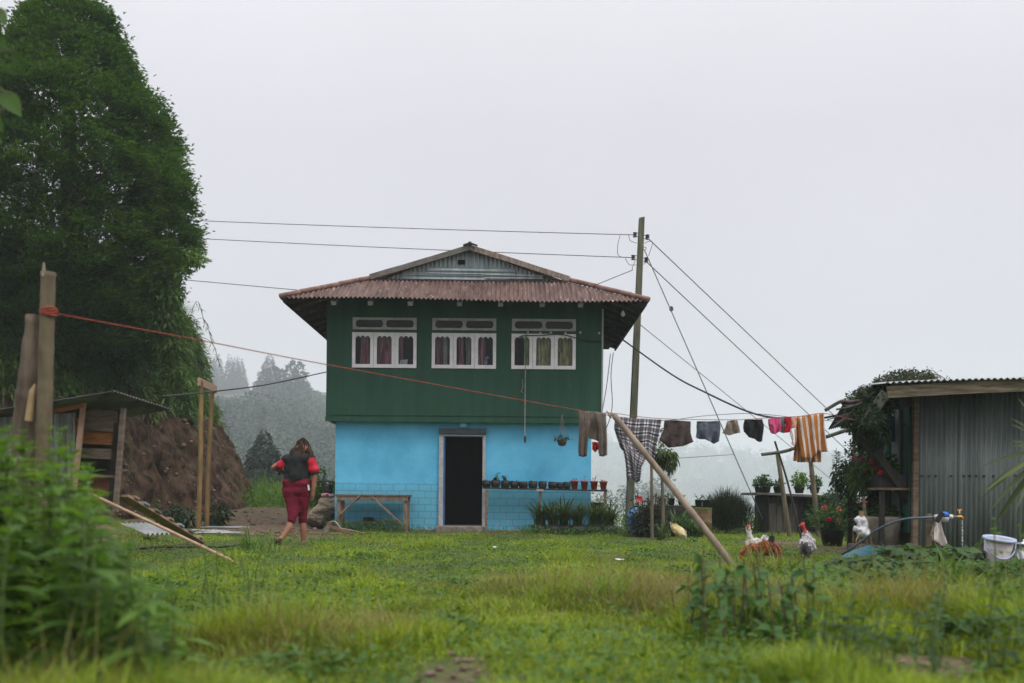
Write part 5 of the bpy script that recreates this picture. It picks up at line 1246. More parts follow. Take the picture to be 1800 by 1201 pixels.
# hanging things on the house front
hb = thing('hanging_basket', 'coconut basket of leafy plant hung on cords on the blue wall', 'hanging basket', tuple(W(988, 775, 20.85)))
c = W(988, 776, 20.85); m = MB(); m.lathe([(0.03, -0.10), (0.075, -0.08), (0.095, -0.02), (0.09, 0.03), (0.08, 0.03)], c, 16); m.build('basket', PM('coir', (0.05, 0.035, 0.022), (0.10, 0.07, 0.045), scale=30, rough=1, bump=0.6), hb, smooth=True)
m = MB(); tp = W(988, 729, 20.95)
for dx in (-0.08, 0.08, 0.0): m.tube([c+Vector((dx, 0, 0.03)), tp], 0.004, 4)
m.build('cord', PM('jute', (0.2, 0.17, 0.12), (0.3, 0.26, 0.2), rough=0.95), hb); fb = FB(); fb.add(cloud(c+Vector((0, -0.02, 0.06)), (0.17, 0.1, 0.06), 120, 0.05, 0.6, droop=0.4)); fb.build('plant', L_mid, hb)
m = MB(); q = W(975, 768, 20.8); m.lathe([(0.002, -.02), (0.016, 0), (0.002, .02)], q, 8); m.build('flower', PM('purple_petals', (0.2,0.02,0.16)), hb)
wc = thing('knotted_cord', 'green and white knotted cord hanging from above the third window to the blue wall', 'cord', tuple(W(923, 585, 20.93)))
m = MB(); m.tube(cable([W(926, 583, 20.93), W(923, 600, 20.92), W(923.5, 640, 20.92)], 10), 0.010, 6); m.build('green_cord', PM('green_cord', (0.04, 0.22, 0.14), (0.08, 0.3, 0.2), scale=30, rough=0.9), wc)
m = MB(); m.tube(cable([W(923.5, 640, 20.92), W(923, 700, 20.92), W(922.5, 768, 20.9)], 14), 0.0085, 6); m.build('white_cord', PM('dirty_white_cord', (0.25, 0.24, 0.22), (0.42, 0.41, 0.38), scale=30, rough=0.9), wc)
m = MB(); c = W(923, 772, 20.9); m.lathe([(0.004, -.09), (0.022, -.05), (0.03, 0.0), (0.02, .03), (0.03, 0.045), (0.006, .07)], c, 10); m.build('tassel', PM('coir', (0.05,0.035,0.022)), wc, smooth=True)
wire('cord', [W(918, 667, 20.96), W(919, 680, 20.96), W(916.5, 688, 20.96), W(920, 690, 20.95)], 0.006, 'short pale hook of cord beside the long hanging cord', 'cord', mat=bpy.data.materials['dirty_white_cord'])
wire('cable', [W(913, 600, 20.94), W(916, 591, 20.94), W(950, 589.5, 20.94), W(985, 588, 20.94), W(1012, 594, 20.94), W(1035, 600, 20.94), W(1057, 599, 20.94)], 0.010, 'black cable slung over the top of the olive curtained window', 'cable', n=40)
M_sock = PM('pale_socket', (0.42, 0.38, 0.36), (0.5, 0.46, 0.44), rough=0.6)
for i, px in enumerate((928, 950, 968, 994, 1020, 1053)):
    p = W(px, 585+(i % 2), 20.985); m = MB(); m.lathe([(0.012, -0.028), (0.026, -0.01), (0.026, 0.02), (0.014, 0.028)], p, 10); o = m.build('lamp_socket', M_sock, loc=tuple(p), smooth=True)
    tag(o, 'small pale lamp socket in the row over the olive curtained window', 'lamp socket', 'row of lamp sockets over the window')
lb = thing('light_bulb', 'white light bulb hanging under the eave corner near the electricity pole', 'light bulb', tuple(W(1095, 550, 20.5)))
c = W(1095, 551, 20.5); m = MB(); m.lathe([(0.002, -0.07), (0.035, -0.055), (0.046, -0.02), (0.03, 0.02), (0.02, 0.05)], c, 14); m.build('bulb', PM('milk_glass', (0.6, 0.6, 0.6), (0.66, 0.66, 0.66), rough=0.25), lb, smooth=True)
m = MB(); m.tube([c+Vector((0, 0, 0.05)), c+Vector((0, 0, 0.22))], 0.012, 6); m.build('holder', M_black, lb)
p = W(704, 634, 21.12); m = MB(); m.prism([(p.x-0.02, 21.1, WZ0+0.08), (p.x+0.14, 21.1, WZ0+0.08), (p.x+0.155, 21.1, WZ0+0.20), (p.x, 21.1, WZ0+0.185)], (0, 0.03, 0)); o = m.build('paper_box', PM('white_card', (0.62, 0.63, 0.68), (0.7, 0.7, 0.74), rough=0.6), loc=(p.x, 21.1, WZ0+.08)); tag(o, 'white paper box standing inside the rose curtained window', 'box')
o = blob('soft_toy', [(W(854, 638, 21.10), 0.035, W(854, 634, 21.10), 0.035), (W(855, 630, 21.1), 0.028, W(857, 629, 21.1), 0.026)], PM('pale_blue_plush', (0.12, 0.32, 0.48), (0.5, 0.55, 0.6), scale=14, lo=0.48, hi=0.52, rough=0.95), loc=tuple(W(854, 640, 21.1)), voxel=0.008, smooth=2); tag(o, 'little blue and white toy inside the middle window', 'toy')

# ---------------------------------------------------------------- plants right of the house
hs = thing('hibiscus_shrub', 'dark open shrub with one red flower around thin bamboo post', 'shrub', tuple(gp(1142, 19.2, 0)))
c = gp(1142, 19.2, 0); m = MB(); fb = FB()
for k in range(48):
    a = random.uniform(0, 6.28); L_ = random.uniform(0.45, 0.85); tt = c + Vector((math.cos(a)*random.uniform(0.1, 0.42), math.sin(a)*0.3, L_*1.05)); q = cable([c+Vector((random.uniform(-.12, .12), random.uniform(-.1, .1), 0)), (c+tt)/2+Vector((math.cos(a)*.08, 0, .06)), tt], 8); m.tube(q, [0.007]*len(q), 4)
    nn = 22; P = poly_at(q, rng.uniform(0.25, 1, nn)); s = rng.uniform(0.04, 0.085, nn); fb.add(leaves(P, rdir(nn)+np.array([0, 0, .2]), np.array([0, 0, 1.0])+0.6*rdir(nn), s, s*0.5))
fb.add(cloud(c+Vector((0.0, 0, 0.25)), (0.42, 0.3, 0.30), 2600, 0.075, 0.45, shell=0.2)); m.build('stem', M_bstem, hs); fb.build('leaves', LMAT('dusky_leaves', [(0.012, 0.02, 0.012), (0.03, 0.04, 0.022), (0.05, 0.06, 0.035)], 0.2, nscale=3), hs)
p = W(1124, 877, 19.0); fb = FB(); k = 6; a = np.linspace(0, 6.28, k, endpoint=False); d = np.stack([np.cos(a), -0.5+0*a, np.sin(a)], 1); fb.add(leaves(np.repeat(np.array(p)[None], k, 0), d, np.array([0, -1.0, 0.2])+0*d, 0.075, 0.06, 3, 0.1)); fb.build('flower', PM('red_petals', (0.55, 0.012, 0.03), (0.65, 0.03, 0.06), rough=0.6), hs)
bd = thing('drum', 'round blue plastic drum half hidden by the dark shrub beside the pole', 'drum', tuple(gp(1119, 19.9, 0)))
p = gp(1119, 19.9, 0); MB().lathe([(0.13, 0.0), (0.16, 0.2), (0.16, 0.24), (0.18, 0.30), (0.19, 0.40), (0.16, 0.50), (0.06, 0.545), (0.055, 0.57)], tuple(p), 20).build('body', PM('blue_plastic', (0.05, 0.17, 0.42), (0.09, 0.25, 0.52), scale=4, rough=0.5), bd, smooth=True)
m = MB(); m.lathe([(0.055, 0.571), (0.06, 0.60), (0.04, 0.605)], tuple(p), 14); m.build('cap', M_black, bd)
for i, (px, hh, lab) in enumerate(((1190, 0.62, 'tall bright strap leaved plant between fern post and rusty barrel'), (1208, 0.48, 'lower strap leaved clump in front of the rusty barrel'), (1225, 0.36, 'small drooping strap leaved clump beside the leaning bamboo pole'))):
    strap_plant(px, 19.6-0.3*i, 60, hh, 0.035, lab, 60+i, 'strap leaved plants near the barrel', False, LMAT('fresh_strap_leaves', [(0.02, 0.055, 0.015), (0.05, 0.11, 0.025), (0.09, 0.16, 0.04)], 0.35, nscale=2))
br = thing('barrel', 'rusty barrel with moss on its rim carrying black seedling pots', 'barrel', tuple(gp(1234, 20.6, 0))); p = gp(1234, 20.6, 0)
MB().lathe([(0.19, 0), (0.2, 0.25), (0.205, 0.26), (0.2, 0.27), (0.2, 0.5), (0.205, 0.51), (0.195, 0.525), (0.19, 0.53)], tuple(p), 22).build('body', PM('rusty_steel', (0.13, 0.075, 0.04), (0.27, 0.17, 0.09), scale=4, rough=0.85, c3=(0.09, 0.1, 0.04), s3=7, t3=0.58), br, smooth=True)
MB().lathe([(0.002, 0.532), (0.21, 0.534), (0.2, 0.56), (0.002, 0.565)], tuple(p), 22).build('moss', PM('moss', (0.05, 0.09, 0.015), (0.10, 0.15, 0.025), scale=20, rough=1, bump=0.8), br)
st = MB(); q0 = gp(1190, 21.3, 0); st.box(q0.x-0.38, q0.x+0.35, 21.05, 21.5, -0.1, 0.60); o = st.build('plant_stand', M_dark, loc=tuple(q0), bevel=0.01); tag(o, 'dark low plant stand under black pots behind the strap plants', 'stand')
for i, (px, Yd, zb, lab) in enumerate(((1164, 21.25, 0.60, 'black pot at the fern post end of the plant stand'), (1180, 21.25, 0.60, 'black pot second along the plant stand'), (1198, 21.25, 0.60, 'black pot with dark upright leaf on the plant stand'), (1228, 20.6, p.z+0.567, 'black seedling pot on the barrel beside the leaning pole'), (1241, 20.6, p.z+0.567, 'black seedling pot on the barrel nearest the broom bush'))):
    q = W(px, 880, Yd); t = thing('seedling_pot', lab, 'plant pot', (q.x, Yd, zb), 'black seedling pots by the barrel'); MB().lathe([(0.06, 0.002), (0.08, 0.15), (0.085, 0.155), (0.07, 0.14)], (q.x, Yd, zb), 14).build('pot', M_black, t, smooth=True); seedling(t, (q.x, Yd, zb+0.13), 26, 0.13, 0.055, L_bright if i < 3 else L_mid, 5, spread=0.09)
sk = thing('sack', 'crumpled white and yellow plastic sack lying in the grass', 'sack', tuple(gp(1193, 18.2, 0)))
m = MB(); P, U, Vv = coons([(1177, 917), (1190, 921), (1207, 933)], [(1207, 933), (1208, 944), (1205, 950)], [(1190, 944), (1196, 950), (1205, 950)], [(1177, 917), (1180, 932), (1190, 944)], 14, 12)
for s_ in (0, 1):
    Q = np.array([[W(*P[i, j], 18.2 + (-0.10 if s_ == 0 else 0.12)*math.sin(math.pi*U[i, j])*math.sin(math.pi*Vv[i, j]) + 0.05*(vnoise(U[i, j]*6, Vv[i, j]*6, s_)-0.5)) for j in range(14)] for i in range(12)]); m.grid(Q)
m.build('bag', PM('yellow_white_sack', (0.48, 0.36, 0.10), (0.60, 0.56, 0.44), scale=5, lo=0.45, hi=0.55, rough=0.5, bump=0.3), sk, smooth=True)
bb = thing('broom_bush', 'dark wispy upright broom bush at the yard edge beyond the leaning pole', 'bush', tuple(gp(1276, 21.8, 0))); c = gp(1276, 21.8, 0)
n = 5200; b_ = np.stack([c.x+rng.normal(0, 0.22, n), c.y+rng.normal(0, 0.18, n), np.full(n, c.z)], 1); hd = rng.uniform(0, 6.28, n)
fb = FB(); up_ = rng.random(n)**0.5; b_[:, 2] += 0.55*up_; b_[:, 0] += 0.25*np.cos(hd)*up_; b_[:, 1] += 0.2*np.sin(hd)*up_
fb.add(blades(b_, hd + rng.normal(0, 0.4, n), rng.uniform(0.15, 0.62, n)*(1.15-0.75*np.clip(np.abs(b_[:, 0]-c.x)/0.5, 0, 1)), np.full(n, 0.010), rng.uniform(0.1, 1.1, n), 3)); fb.add(cloud(c+Vector((0, 0, 0.35)), (0.42, 0.3, 0.33), 1700, 0.10, 0.14, shell=0.2, up=0)); fb.build('foliage', LMAT('broom_twigs', [(0.014, 0.024, 0.012), (0.03, 0.045, 0.02), (0.05, 0.068, 0.03)], 0.2, nscale=3), bb)
m = MB()
for k in range(14): a = random.uniform(0, 6.28); m.tube([c, c+Vector((math.cos(a)*0.25, math.sin(a)*0.2, 0.6))], [0.012, 0.004], 5)
m.build('stem', M_bstem, bb)

# ---------------------------------------------------------------- low dark hut at the back with pots on its roof
hy = 21.6
hx0, hx1 = W(1350, 900, hy).x, W(1462, 900, hy).x
hut = thing('animal_hut', 'low dark wooden hut with flat roof full of potted plants', 'hut', ((hx0+hx1)/2, hy, 0))
M_hut = PM('blackened_boards', (0.028, 0.026, 0.022), (0.058, 0.052, 0.045), scale=3, rough=0.9, stretch=(6, 6, 0.7), bump=0.3)
hz1 = W(1400, 868, hy).z
MB().box(hx0, hx1, hy, hy+1.2, -0.2, hz1-0.04).build('wall', M_hut, hut)
m = MB(); x = hx0+0.02
for k, wd in enumerate((0.16, 0.14, 0.15, 0.17)): m.box(x, x+wd-0.01, hy-0.03, hy-0.002, 0.02+0.03*(k % 2), 0.66-0.05*(k % 3)); x += wd
m.build('door', PM('grey_boards', (0.06, 0.052, 0.042), (0.11, 0.095, 0.078), scale=4, rough=0.9, stretch=(6, 6, 0.7)), hut)
m = MB(); m.beam((hx0-0.3, hy+0.5, hz1+0.0), (hx1+0.05, hy+0.5, hz1-0.07), 1.5, 0.05, jit=0.006, seg=5); m.build('roof', PM('lichen_sheet', (0.06, 0.06, 0.05), (0.16, 0.155, 0.135), scale=6, rough=0.9), hut)
def bush_pot(px, py, Yd, zb, r_, h, rad, n, ls, mat, lab, cat='potted plant', pm=None, name='potted_plant', group=None):
    q = W(px, py, Yd); t = thing(name, lab, cat, (q.x, Yd, zb), group); MB().lathe([(r_*0.75, 0.001), (r_, h), (r_*1.06, h+0.012), (r_*0.9, h-0.02)], (q.x, Yd, zb), 16).build('pot', pm or M_black, t, smooth=True)
    fb = FB(); fb.add(cloud((q.x, Yd, zb+h+rad[2]*0.75), rad, n, ls, 0.5, shell=0.35, up=0.7)); fb.build('leaves', mat, t); return t, q
for px, w_, h_, n, lm, lab in ((1335, 0.14, 0.12, 260, L_mid, 'spilling plant in flat pan at the hut roof edge'), (1346, 0.13, 0.17, 260, L_mid, 'leafy potted plant on the hut roof end away from the shed'), (1368, 0.13, 0.10, 150, L_darkl, 'black box pot with few leaves on the hut roof'), (1405, 0.17, 0.21, 420, L_bright, 'bright bushy potted plant on the middle of the hut roof'), (1432, 0.16, 0.15, 300, L_mid, 'leafy potted plant with pale flower on the hut roof beside bamboo post')):
    bush_pot(px, 860, hy+0.35, hz1+0.012, 0.11, 0.12, (w_, w_, h_), n, 0.07, lm, lab, group='pots on the hut roof')
# greenery, roses and posts between hut and shed
for px, Yd, rx, rz, n, lm, lab in ((1492, 21.0, 0.62, 0.42, 2600, L_bright, 'bright green leafy bush behind the rose bush'), (1530, 20.4, 0.45, 0.5, 1900, L_mid, 'mid green bush beside the tin shed veranda'), (1455, 20.8, 0.45, 0.48, 1500, L_darkl, 'dark green bush at the hut corner by the bamboo post')):
    p = gp(px, Yd, 0); t = thing('leafy_bush', lab, 'bush', tuple(p)); fb = FB()
    for k in range(6): fb.add(cloud((p.x+rng.normal(0, rx*0.4), Yd+rng.normal(0, 0.2), p.z+0.35+rng.uniform(0, rz*0.8)), (rx*0.55, 0.35, rz*0.5), n//6, 0.085, 0.5, shell=0.4, up=0.7, seed=k))
    m = MB()
    for k in range(7): m.tube([p+Vector((random.uniform(-.1, .1), 0, 0)), p+Vector((random.uniform(-rx, rx)*0.6, 0, 0.6))], [0.015, 0.006], 5)
    m.build('stem', M_bstem, t); fb.build('leaves', lm, t)
rp, q = bush_pot(1463, 930, 15.6, float(gz(5.0, 15.6)), 0.19, 0.24, (0.36, 0.28, 0.24), 1500, 0.055, LMAT('rose_leaves', [(0.02, 0.05, 0.015), (0.045, 0.10, 0.025), (0.08, 0.15, 0.035)], 0.35, nscale=4), 'round rose bush with salmon blooms in black tub behind the grey hen', name='rose_bush', cat='rose bush')
def rose(c, s, mat, parent):
    fb = FB(); k = 26; d = unit(rdir(k)+np.array([0, -0.4, 0.5])); fb.add(leaves(np.array(c)[None]+d*s*0.25, d+0.3*rdir(k), unit(d+np.array([0, 0, .6])), s*rng.uniform(.6, 1, k), s*0.8, 3, 0.1, 0.3)); return fb.build('bloom', mat, parent)
M_salm = PM('salmon_petals', (0.55, 0.16, 0.12), (0.65, 0.26, 0.2), scale=30, rough=0.7); M_pinkp = PM('pink_petals', (0.62, 0.22, 0.30), (0.72, 0.36, 0.42), scale=30, rough=0.7); M_redp = PM('red_petals', (0.55, 0.012, 0.03))
for px, py, mm in ((1449, 893, M_salm), (1475, 896, M_salm), (1458, 915, M_redp), (1474, 917, M_salm)): rose(W(px, py, 15.3), 0.05, mm, rp)
pp = thing('peony_rose', 'tall rose stems with three pink blooms behind the white plastic bag', 'rose bush', tuple(gp(1515, 14.8, 0))); c = gp(1515, 14.8, 0); m = MB()
for px, py in ((1499, 892), (1511, 889), (1526, 886)):
    tt = W(px, py, 14.7); m.tube(cable([c, (c+tt)/2+Vector((.03, 0, .05)), tt], 8), 0.006, 4); rose(tt, 0.075, M_pinkp, pp)
m.build('stem', M_stem, pp); fb = FB(); fb.add(cloud(c+Vector((0, 0.1, 0.35)), (0.28, 0.22, 0.3), 900, 0.06, 0.5, shell=0.2)); fb.build('leaves', L_mid, pp); rose(W(1530, 898, 14.7), 0.05, M_redp, pp)
ts = thing('spire_plant', 'thin tall dark spire shaped plant rising behind the rose bush', 'plant', tuple(gp(1471, 19.5, 0))); c = gp(1471, 19.5, 0); tt = W(1470, 787, 19.5); m = MB(); m.tube([c, tt], [0.015, 0.004], 6); m.build('stem', M_bstem, ts)
n = 340; t = rng.uniform(0.3, 0.97, n); P = np.array(c)[None]*(1-t)[:, None]+np.array(tt)[None]*t[:, None]; d = rdir(n)*np.array([1, 1, .3]); fb = FB(); r_ = 0.19*(1-t)+0.02; P = P + unit(d)*(r_*rng.random(n))[:, None]; fb.add(leaves(P, d+np.array([0, 0, -.2]), np.array([0, 0, 1.0])+.5*rdir(n), rng.uniform(.05, .10, n), 0.03)); fb.build('leaves', L_darkl, ts)
t = gp(1503, 14.6); hp = cane_thing('bamboo_post', t, W(1501, 752, 14.4), 0.028, 0.025, 6, M_bamg, 'bamboo post holding small hanging pots before the shed veranda')
for i, (px, py, r_, lab, lm) in enumerate(((1508, 802, 0.085, 'pale round pot tied to the bamboo post before the shed', L_darkl), (1505, 818, 0.10, 'dark coconut pot tied lower on the bamboo post before the shed', L_darkl))):
    q = W(px, py, 14.25); tq = thing('hanging_pot', lab, 'hanging pot', tuple(q)); MB().lathe([(0.02, -r_), (r_*0.75, -r_*0.7), (r_, 0), (r_*0.8, r_*0.5), (r_*0.7, r_*0.45)], q, 16).build('pot', M_conc if i == 0 else M_black, tq, smooth=True); fb = FB(); fb.add(cloud(q+Vector((-0.05, 0, 0.12)), (0.13, 0.1, 0.13), 110, 0.05, 0.5)); fb.build('leaves', lm, tq)
cane_thing('stake', gp(1526, 12.6), W(1518, 873, 12.6), 0.022, 0.02, 4, M_wood, 'thin brown wooden stake beside the white plastic bag', 'stake')
wb = blob('plastic_bag', [(W(1514, 910, 12.5), 0.05, W(1514, 932, 12.5), 0.075), (W(1514, 932, 12.5), 0.07, W(1523, 938, 12.5), 0.05), (W(1505, 928, 12.5), 0.035, W(1512, 936, 12.5), 0.05), (W(1507, 912, 12.5), 0.02, W(1519, 911, 12.5), 0.02)], PM('white_plastic', (0.55, 0.54, 0.56), (0.7, 0.69, 0.71), scale=5, rough=0.4), loc=tuple(W(1513, 940, 12.5)), voxel=0.01, smooth=2, disp=0.05, dfreq=16)
tag(wb, 'crumpled white plastic bag tied over a short stick beside the hose', 'plastic bag')
m = MB(); m.tube([gp(1512, 12.5), W(1513, 936, 12.5)], 0.014, 6); m.tube([gp(1508, 12.45), W(1505, 950, 12.4), W(1511, 938, 12.45)], 0.01, 6); m.tube([W(1514, 911, 12.5), W(1514, 898, 12.5)], 0.03, 8); o = m.build('stick', PM('pale_stick', (0.22, 0.15, 0.08), (0.32, 0.22, 0.13), rough=0.9), loc=tuple(gp(1512, 12.5))); tag(o, 'pale forked stick under the white plastic bag', 'stick')

# ---------------------------------------------------------------- tin shed on the right
SX, SY = 5.10, 12.5
shed = thing('tin_shed', 'grey corrugated tin shed with timber fascia and planted veranda at the yard edge', 'shed', (7.0, 14.3, 0))
M_tin = PM('dull_tin', (0.125, 0.148, 0.146), (0.21, 0.238, 0.233), scale=1.6, rough=0.5, metal=0.25, stretch=(5, 5, 0.5), c3=(0.11, 0.115, 0.105), s3=7, t3=0.62, spec=0.4)
def corr_sheet(m, x0, x1, z0, z1, y, pitch=0.062, amp=0.011):
    xs_ = np.arange(x0, x1, pitch/8); P = np.zeros((2, len(xs_), 3))
    for j, x in enumerate(xs_):
        for i, z in enumerate((z0, z1)): P[i, j] = (x, y+amp*math.sin(x*2*math.pi/pitch), z)
    m.grid(P)
for i, (x0, x1, y) in enumerate(((SX, 5.62, SY), (5.60, 6.42, SY-0.022), (6.40, 7.22, SY), (7.2, 8.02, SY-0.022), (8.0, 9.0, SY))):
    m = MB(); corr_sheet(m, x0, x1, -0.15, 2.18, y); m.build('wall_sheet', M_tin, shed, smooth=True, solid=0.002)
m = MB(); m.box(SX-.03, 9, SY+0.03, SY+0.06, -0.15, 2.15); m.box(8.9, 9.0, SY+.062, 14.2, -0.15, 2.2); m.box(SX, 8.89, 14.1, 14.2, -0.15, 2.2); m.build('frame', M_dark, shed)
m = MB(); m.box(SX-.075, SX-.005, SY-0.03, SY+0.04, -0.15, 2.12); m.build('corner_post', M_wood, shed, bevel=0.006)
for px in (1621, 1633, 1645, 1672, 1694, 1705, 1716, 1730, 1746, 1786):
    p = W(px, 837, SY-0.03); MB().lathe([(0.002, -0.009), (0.016, -0.006), (0.018, 0.004), (0.01, 0.012)], p, 8).build('bolt', M_black, shed)
fa, fb_ = W(1560, 688, 11.9), W(1860, 674.5, 11.9)
M_fas = PM('mossy_fascia', (0.10, 0.082, 0.055), (0.25, 0.20, 0.14), scale=4, rough=0.9, stretch=(0.8, 2, 9), c3=(0.09, 0.085, 0.045), s3=5, t3=0.58, bump=0.5)
m = MB(); m.beam(fa+Vector((0, 0, -.01)), fb_, 0.04, 0.14, jit=0.005, seg=6); m.build('fascia_board', M_fas, shed)
M_rooft = PM('bright_roof_tin', (0.30, 0.31, 0.32), (0.44, 0.45, 0.46), scale=3, rough=0.4, metal=0.4, c3=(0.14, 0.12, 0.1), s3=6, t3=0.6)
m = MB(); xs_ = np.arange(4.42, 9.2, 0.012); P = np.zeros((6, len(xs_), 3))
for j, x in enumerate(xs_):
    for i in range(6): t = i/5; P[i, j] = (x, 11.82+np.interp(x, [4.42, 5.3], [0.5, 2.6])*t, fa.z+0.092 + (x-4.42)*0.042 + 0.2*t*np.interp(x, [4.42, 5.3], [0.2, 1]) + 0.012*math.sin(x*2*math.pi/0.075) - 0.01*math.sin(x*2.1))
m.grid(P); m.build('roof', M_rooft, shed, solid=0.003)
m = MB(); a = W(1762, 669, 12.6); m.beam(a, W(1840, 660, 13.2), 0.6, 0.02); m.build('roof_patch', PM('rusted_red_iron', (0.12, 0.05, 0.04)), shed)
# veranda: lean-to roof falling towards the yard, timber edge, strut
vz0, vz1 = fa.z+0.05, W(1508, 743, 12.3).z
vxo = W(1509, 745, 12.3).x
m = MB(); ys_ = np.arange(12.05, 13.5, 0.02); P = np.zeros((6, len(ys_), 3))
for j, y in enumerate(ys_):
    for i in range(6): t = i/5; P[i, j] = (4.50+(vxo-4.50)*t, y, vz0+(vz1-vz0)*t+0.01*math.sin(y*2*math.pi/0.08))
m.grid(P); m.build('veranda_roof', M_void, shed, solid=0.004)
m = MB(); m.beam(Vector((4.50, 12.0, vz0-0.06)), Vector((vxo+.02, 12.18, vz1-0.04)), 0.04, 0.13, jit=0.004, seg=3); m.build('barge_board', PM('grey_barge', (0.10, 0.10, 0.085), (0.19, 0.185, 0.16), scale=5, rough=0.9, c3=(0.07, 0.08, 0.05), s3=9), shed)
m = MB(); m.beam(W(1510, 757, 12.35), W(1600, 884, 12.7), 0.09, 0.10, jit=0.004, seg=3); m.build('strut', M_dark, shed)
m = MB(); m.beam(W(1480, 752, 13.2), W(1545, 742, 12.5), 0.05, 0.03); m.build('tin_strip', M_tin, shed)
M_gdoor = PM('green_shed_paint', (0.02, 0.085, 0.055), (0.035, 0.12, 0.08), scale=3, rough=0.7)
m = MB(); m.box(SX-.05, SX-.012, SY+0.07, 14.1, -0.1, 2.12); m.build('side_wall', M_dark, shed)
for y0, y1, mt in ((12.62, 12.80, M_gdoor), (12.95, 13.2, M_tin), (13.3, 13.5, M_gdoor), (13.7, 13.9, M_wood)): MB().box(SX-.075, SX-.052, y0, y1, 0.3, 1.9).build('side_board', mt, shed)
sh2 = thing('veranda_shelf', 'dark plank shelf of flower boxes along the veranda side of the shed', 'shelf', (4.8, 13.2, 0))
MB().box(4.62, SX-.08, 12.55, 13.9, 0.84, 0.87).build('plank', M_wood, sh2)
for y in (12.6, 13.8): MB().box(4.66, 4.72, y, y+.05, -0.1, 0.838).build('post', M_dark, sh2)
for y0, y1, lab, lm, fm in ((12.6, 13.25, 'long dark flower box with green leaves at the shed corner', L_mid, M_redp), (13.3, 13.85, 'dark flower box with red and pink blooms at the veranda end', L_darkl, PM('magenta_petals', (0.5, 0.03, 0.16), (0.6, 0.08, 0.25)))):
    t = thing('flower_box', lab, 'flower box', (4.8, (y0+y1)/2, 0.872)); m = MB(); m.box(4.64, SX-.10, y0, y1, 0.872, 1.04); m.build('box', M_black, t, bevel=0.01)
    fb = FB(); fb.add(cloud((4.76, (y0+y1)/2, 1.14), (0.20, (y1-y0)*0.55, 0.19), 700, 0.07, 0.6, shell=0.3, up=0.6, droop=0.4)); fb.add(cloud((4.60, y1-.1, 1.02), (0.14, 0.25, 0.26), 350, 0.07, 0.5, droop=0.9)); fb.build('leaves', lm, t)
    for k in range(7): rose((4.58+random.uniform(-.05, .15), random.uniform(y0, y1)-.1, 1.05+random.uniform(-.02, .26)), 0.035, fm, t)
for (px, py, rx, rz, n, lab) in ((1549, 745, 0.10, 0.22, 420, 'hanging leafy plant high under the veranda roof'), (1536, 800, 0.09, 0.10, 200, 'small round hanging plant under the veranda roof'), (1560, 815, 0.10, 0.12, 240, 'bright hanging plant before the veranda strut')):
    q = W(px, py, 12.9); t = thing('hanging_plant', lab, 'plant', tuple(q)); m = MB(); m.lathe([(0.02, -0.1), (0.07, -0.07), (0.085, 0), (0.07, 0.02)], q-Vector((0, 0, rz*0.4)), 12); m.tube([q, q+Vector((0, 0, 0.3))], 0.004, 4); m.build('pot', M_black, t); fb = FB(); fb.add(cloud(q, (rx, rx, rz), n, 0.055, 0.45, droop=0.7, shell=0.3)); fb.build('leaves', L_under if rz > .15 else L_mid, t)
cloth('hanging_cloth', [([(1548,738),(1556,735)], [(1556,735),(1557,775)], [(1550,778),(1557,775)], [(1548,738),(1550,778)])], 13.0, cloth_mat('red_white_cloth', (0.4, 0.05, 0.06), (0.6, 0.5, 0.5)), 'red and white cloth hanging in the veranda shade', 'cloth', 0.02, 1.5, 3)
cloth('hanging_cloth', [([(1557,732),(1574,732)], [(1574,732),(1575,778)], [(1558,775),(1575,778)], [(1557,732),(1558,775)])], 13.1, cloth_mat('navy_cloth', (0.03, 0.045, 0.08), (0.05, 0.08, 0.13)), 'navy blue garment hanging in the veranda shade', 'garment', 0.02, 1.5, 6)
cloth('hanging_cloth', [([(1588,744),(1601,748)], [(1601,748),(1602,770)], [(1594,762),(1602,770)], [(1588,744),(1594,762)])], 12.75, cloth_mat('dull_red_cloth', (0.25, 0.04, 0.04), (0.4, 0.12, 0.1)), 'dull red rag hanging by the shed corner', 'rag', 0.015, 1.5, 2)
for k, (px, py, rx, rz, n_, dy, lab) in enumerate(((1520, 905, .22, .26, 900, 13.4, 'dark shrub at the foot of the veranda below the red blooms'), (1556, 912, .22, .2, 700, 13.0, 'leafy dark shrub growing beside the stone planter'), (1535, 850, .2, .2, 700, 13.6, 'dark climbing plant behind the veranda strut'))):
    q = W(px, py, dy); t = thing('dark_shrub', lab, 'shrub', (q.x, dy, float(gz(q.x, dy)))); fb = FB(); fb.add(cloud(q, (rx, .3, rz), n_, .07, .5, shell=.2, up=.5, droop=.4)); fb.build('leaves', L_darkl, t)
    m = MB(); g_ = Vector((q.x, dy, float(gz(q.x, dy))))
    for j in range(6): m.tube([g_, q+Vector((random.uniform(-rx, rx)*.7, 0, rz*.6))], .007, 5)
    m.build('stem', M_bstem, t)
# dead branches and creeper on the roof corner
db = thing('dead_branch', 'bundle of bare crooked branches sticking out from the shed roof corner', 'branch', tuple(W(1540, 690, 12.4))); m = MB()
for pts, r_ in ((((1450,722),(1478,706),(1490,707),(1512,704),(1545,690)), 0.022), (((1478,706),(1487,714),(1505,713),(1535,700)), 0.018), (((1463,752),(1490,732),(1505,718),(1540,696)), 0.016), (((1470,720),(1500,714),(1530,700),(1556,700)), 0.012), (((1454,738),(1490,728),(1520,722)), 0.008), (((1497,712),(1520,700),(1548,684)), 0.014)):
    q = cable([W(x, y, 12.35+0.1*random.random()) for x, y in pts], 24); m.tube(q, np.linspace(r_, r_*1.15, len(q)), 7)
m.build('branch_wood', PM('bare_branch', (0.055, 0.045, 0.042), (0.11, 0.09, 0.085), scale=9, rough=0.9), db, smooth=True)
vn = thing('climbing_vine', 'wiry leafy creeper heaped over the shed roof corner', 'vine', tuple(W(1590, 670, 12.6))); m = MB(); fb = FB()
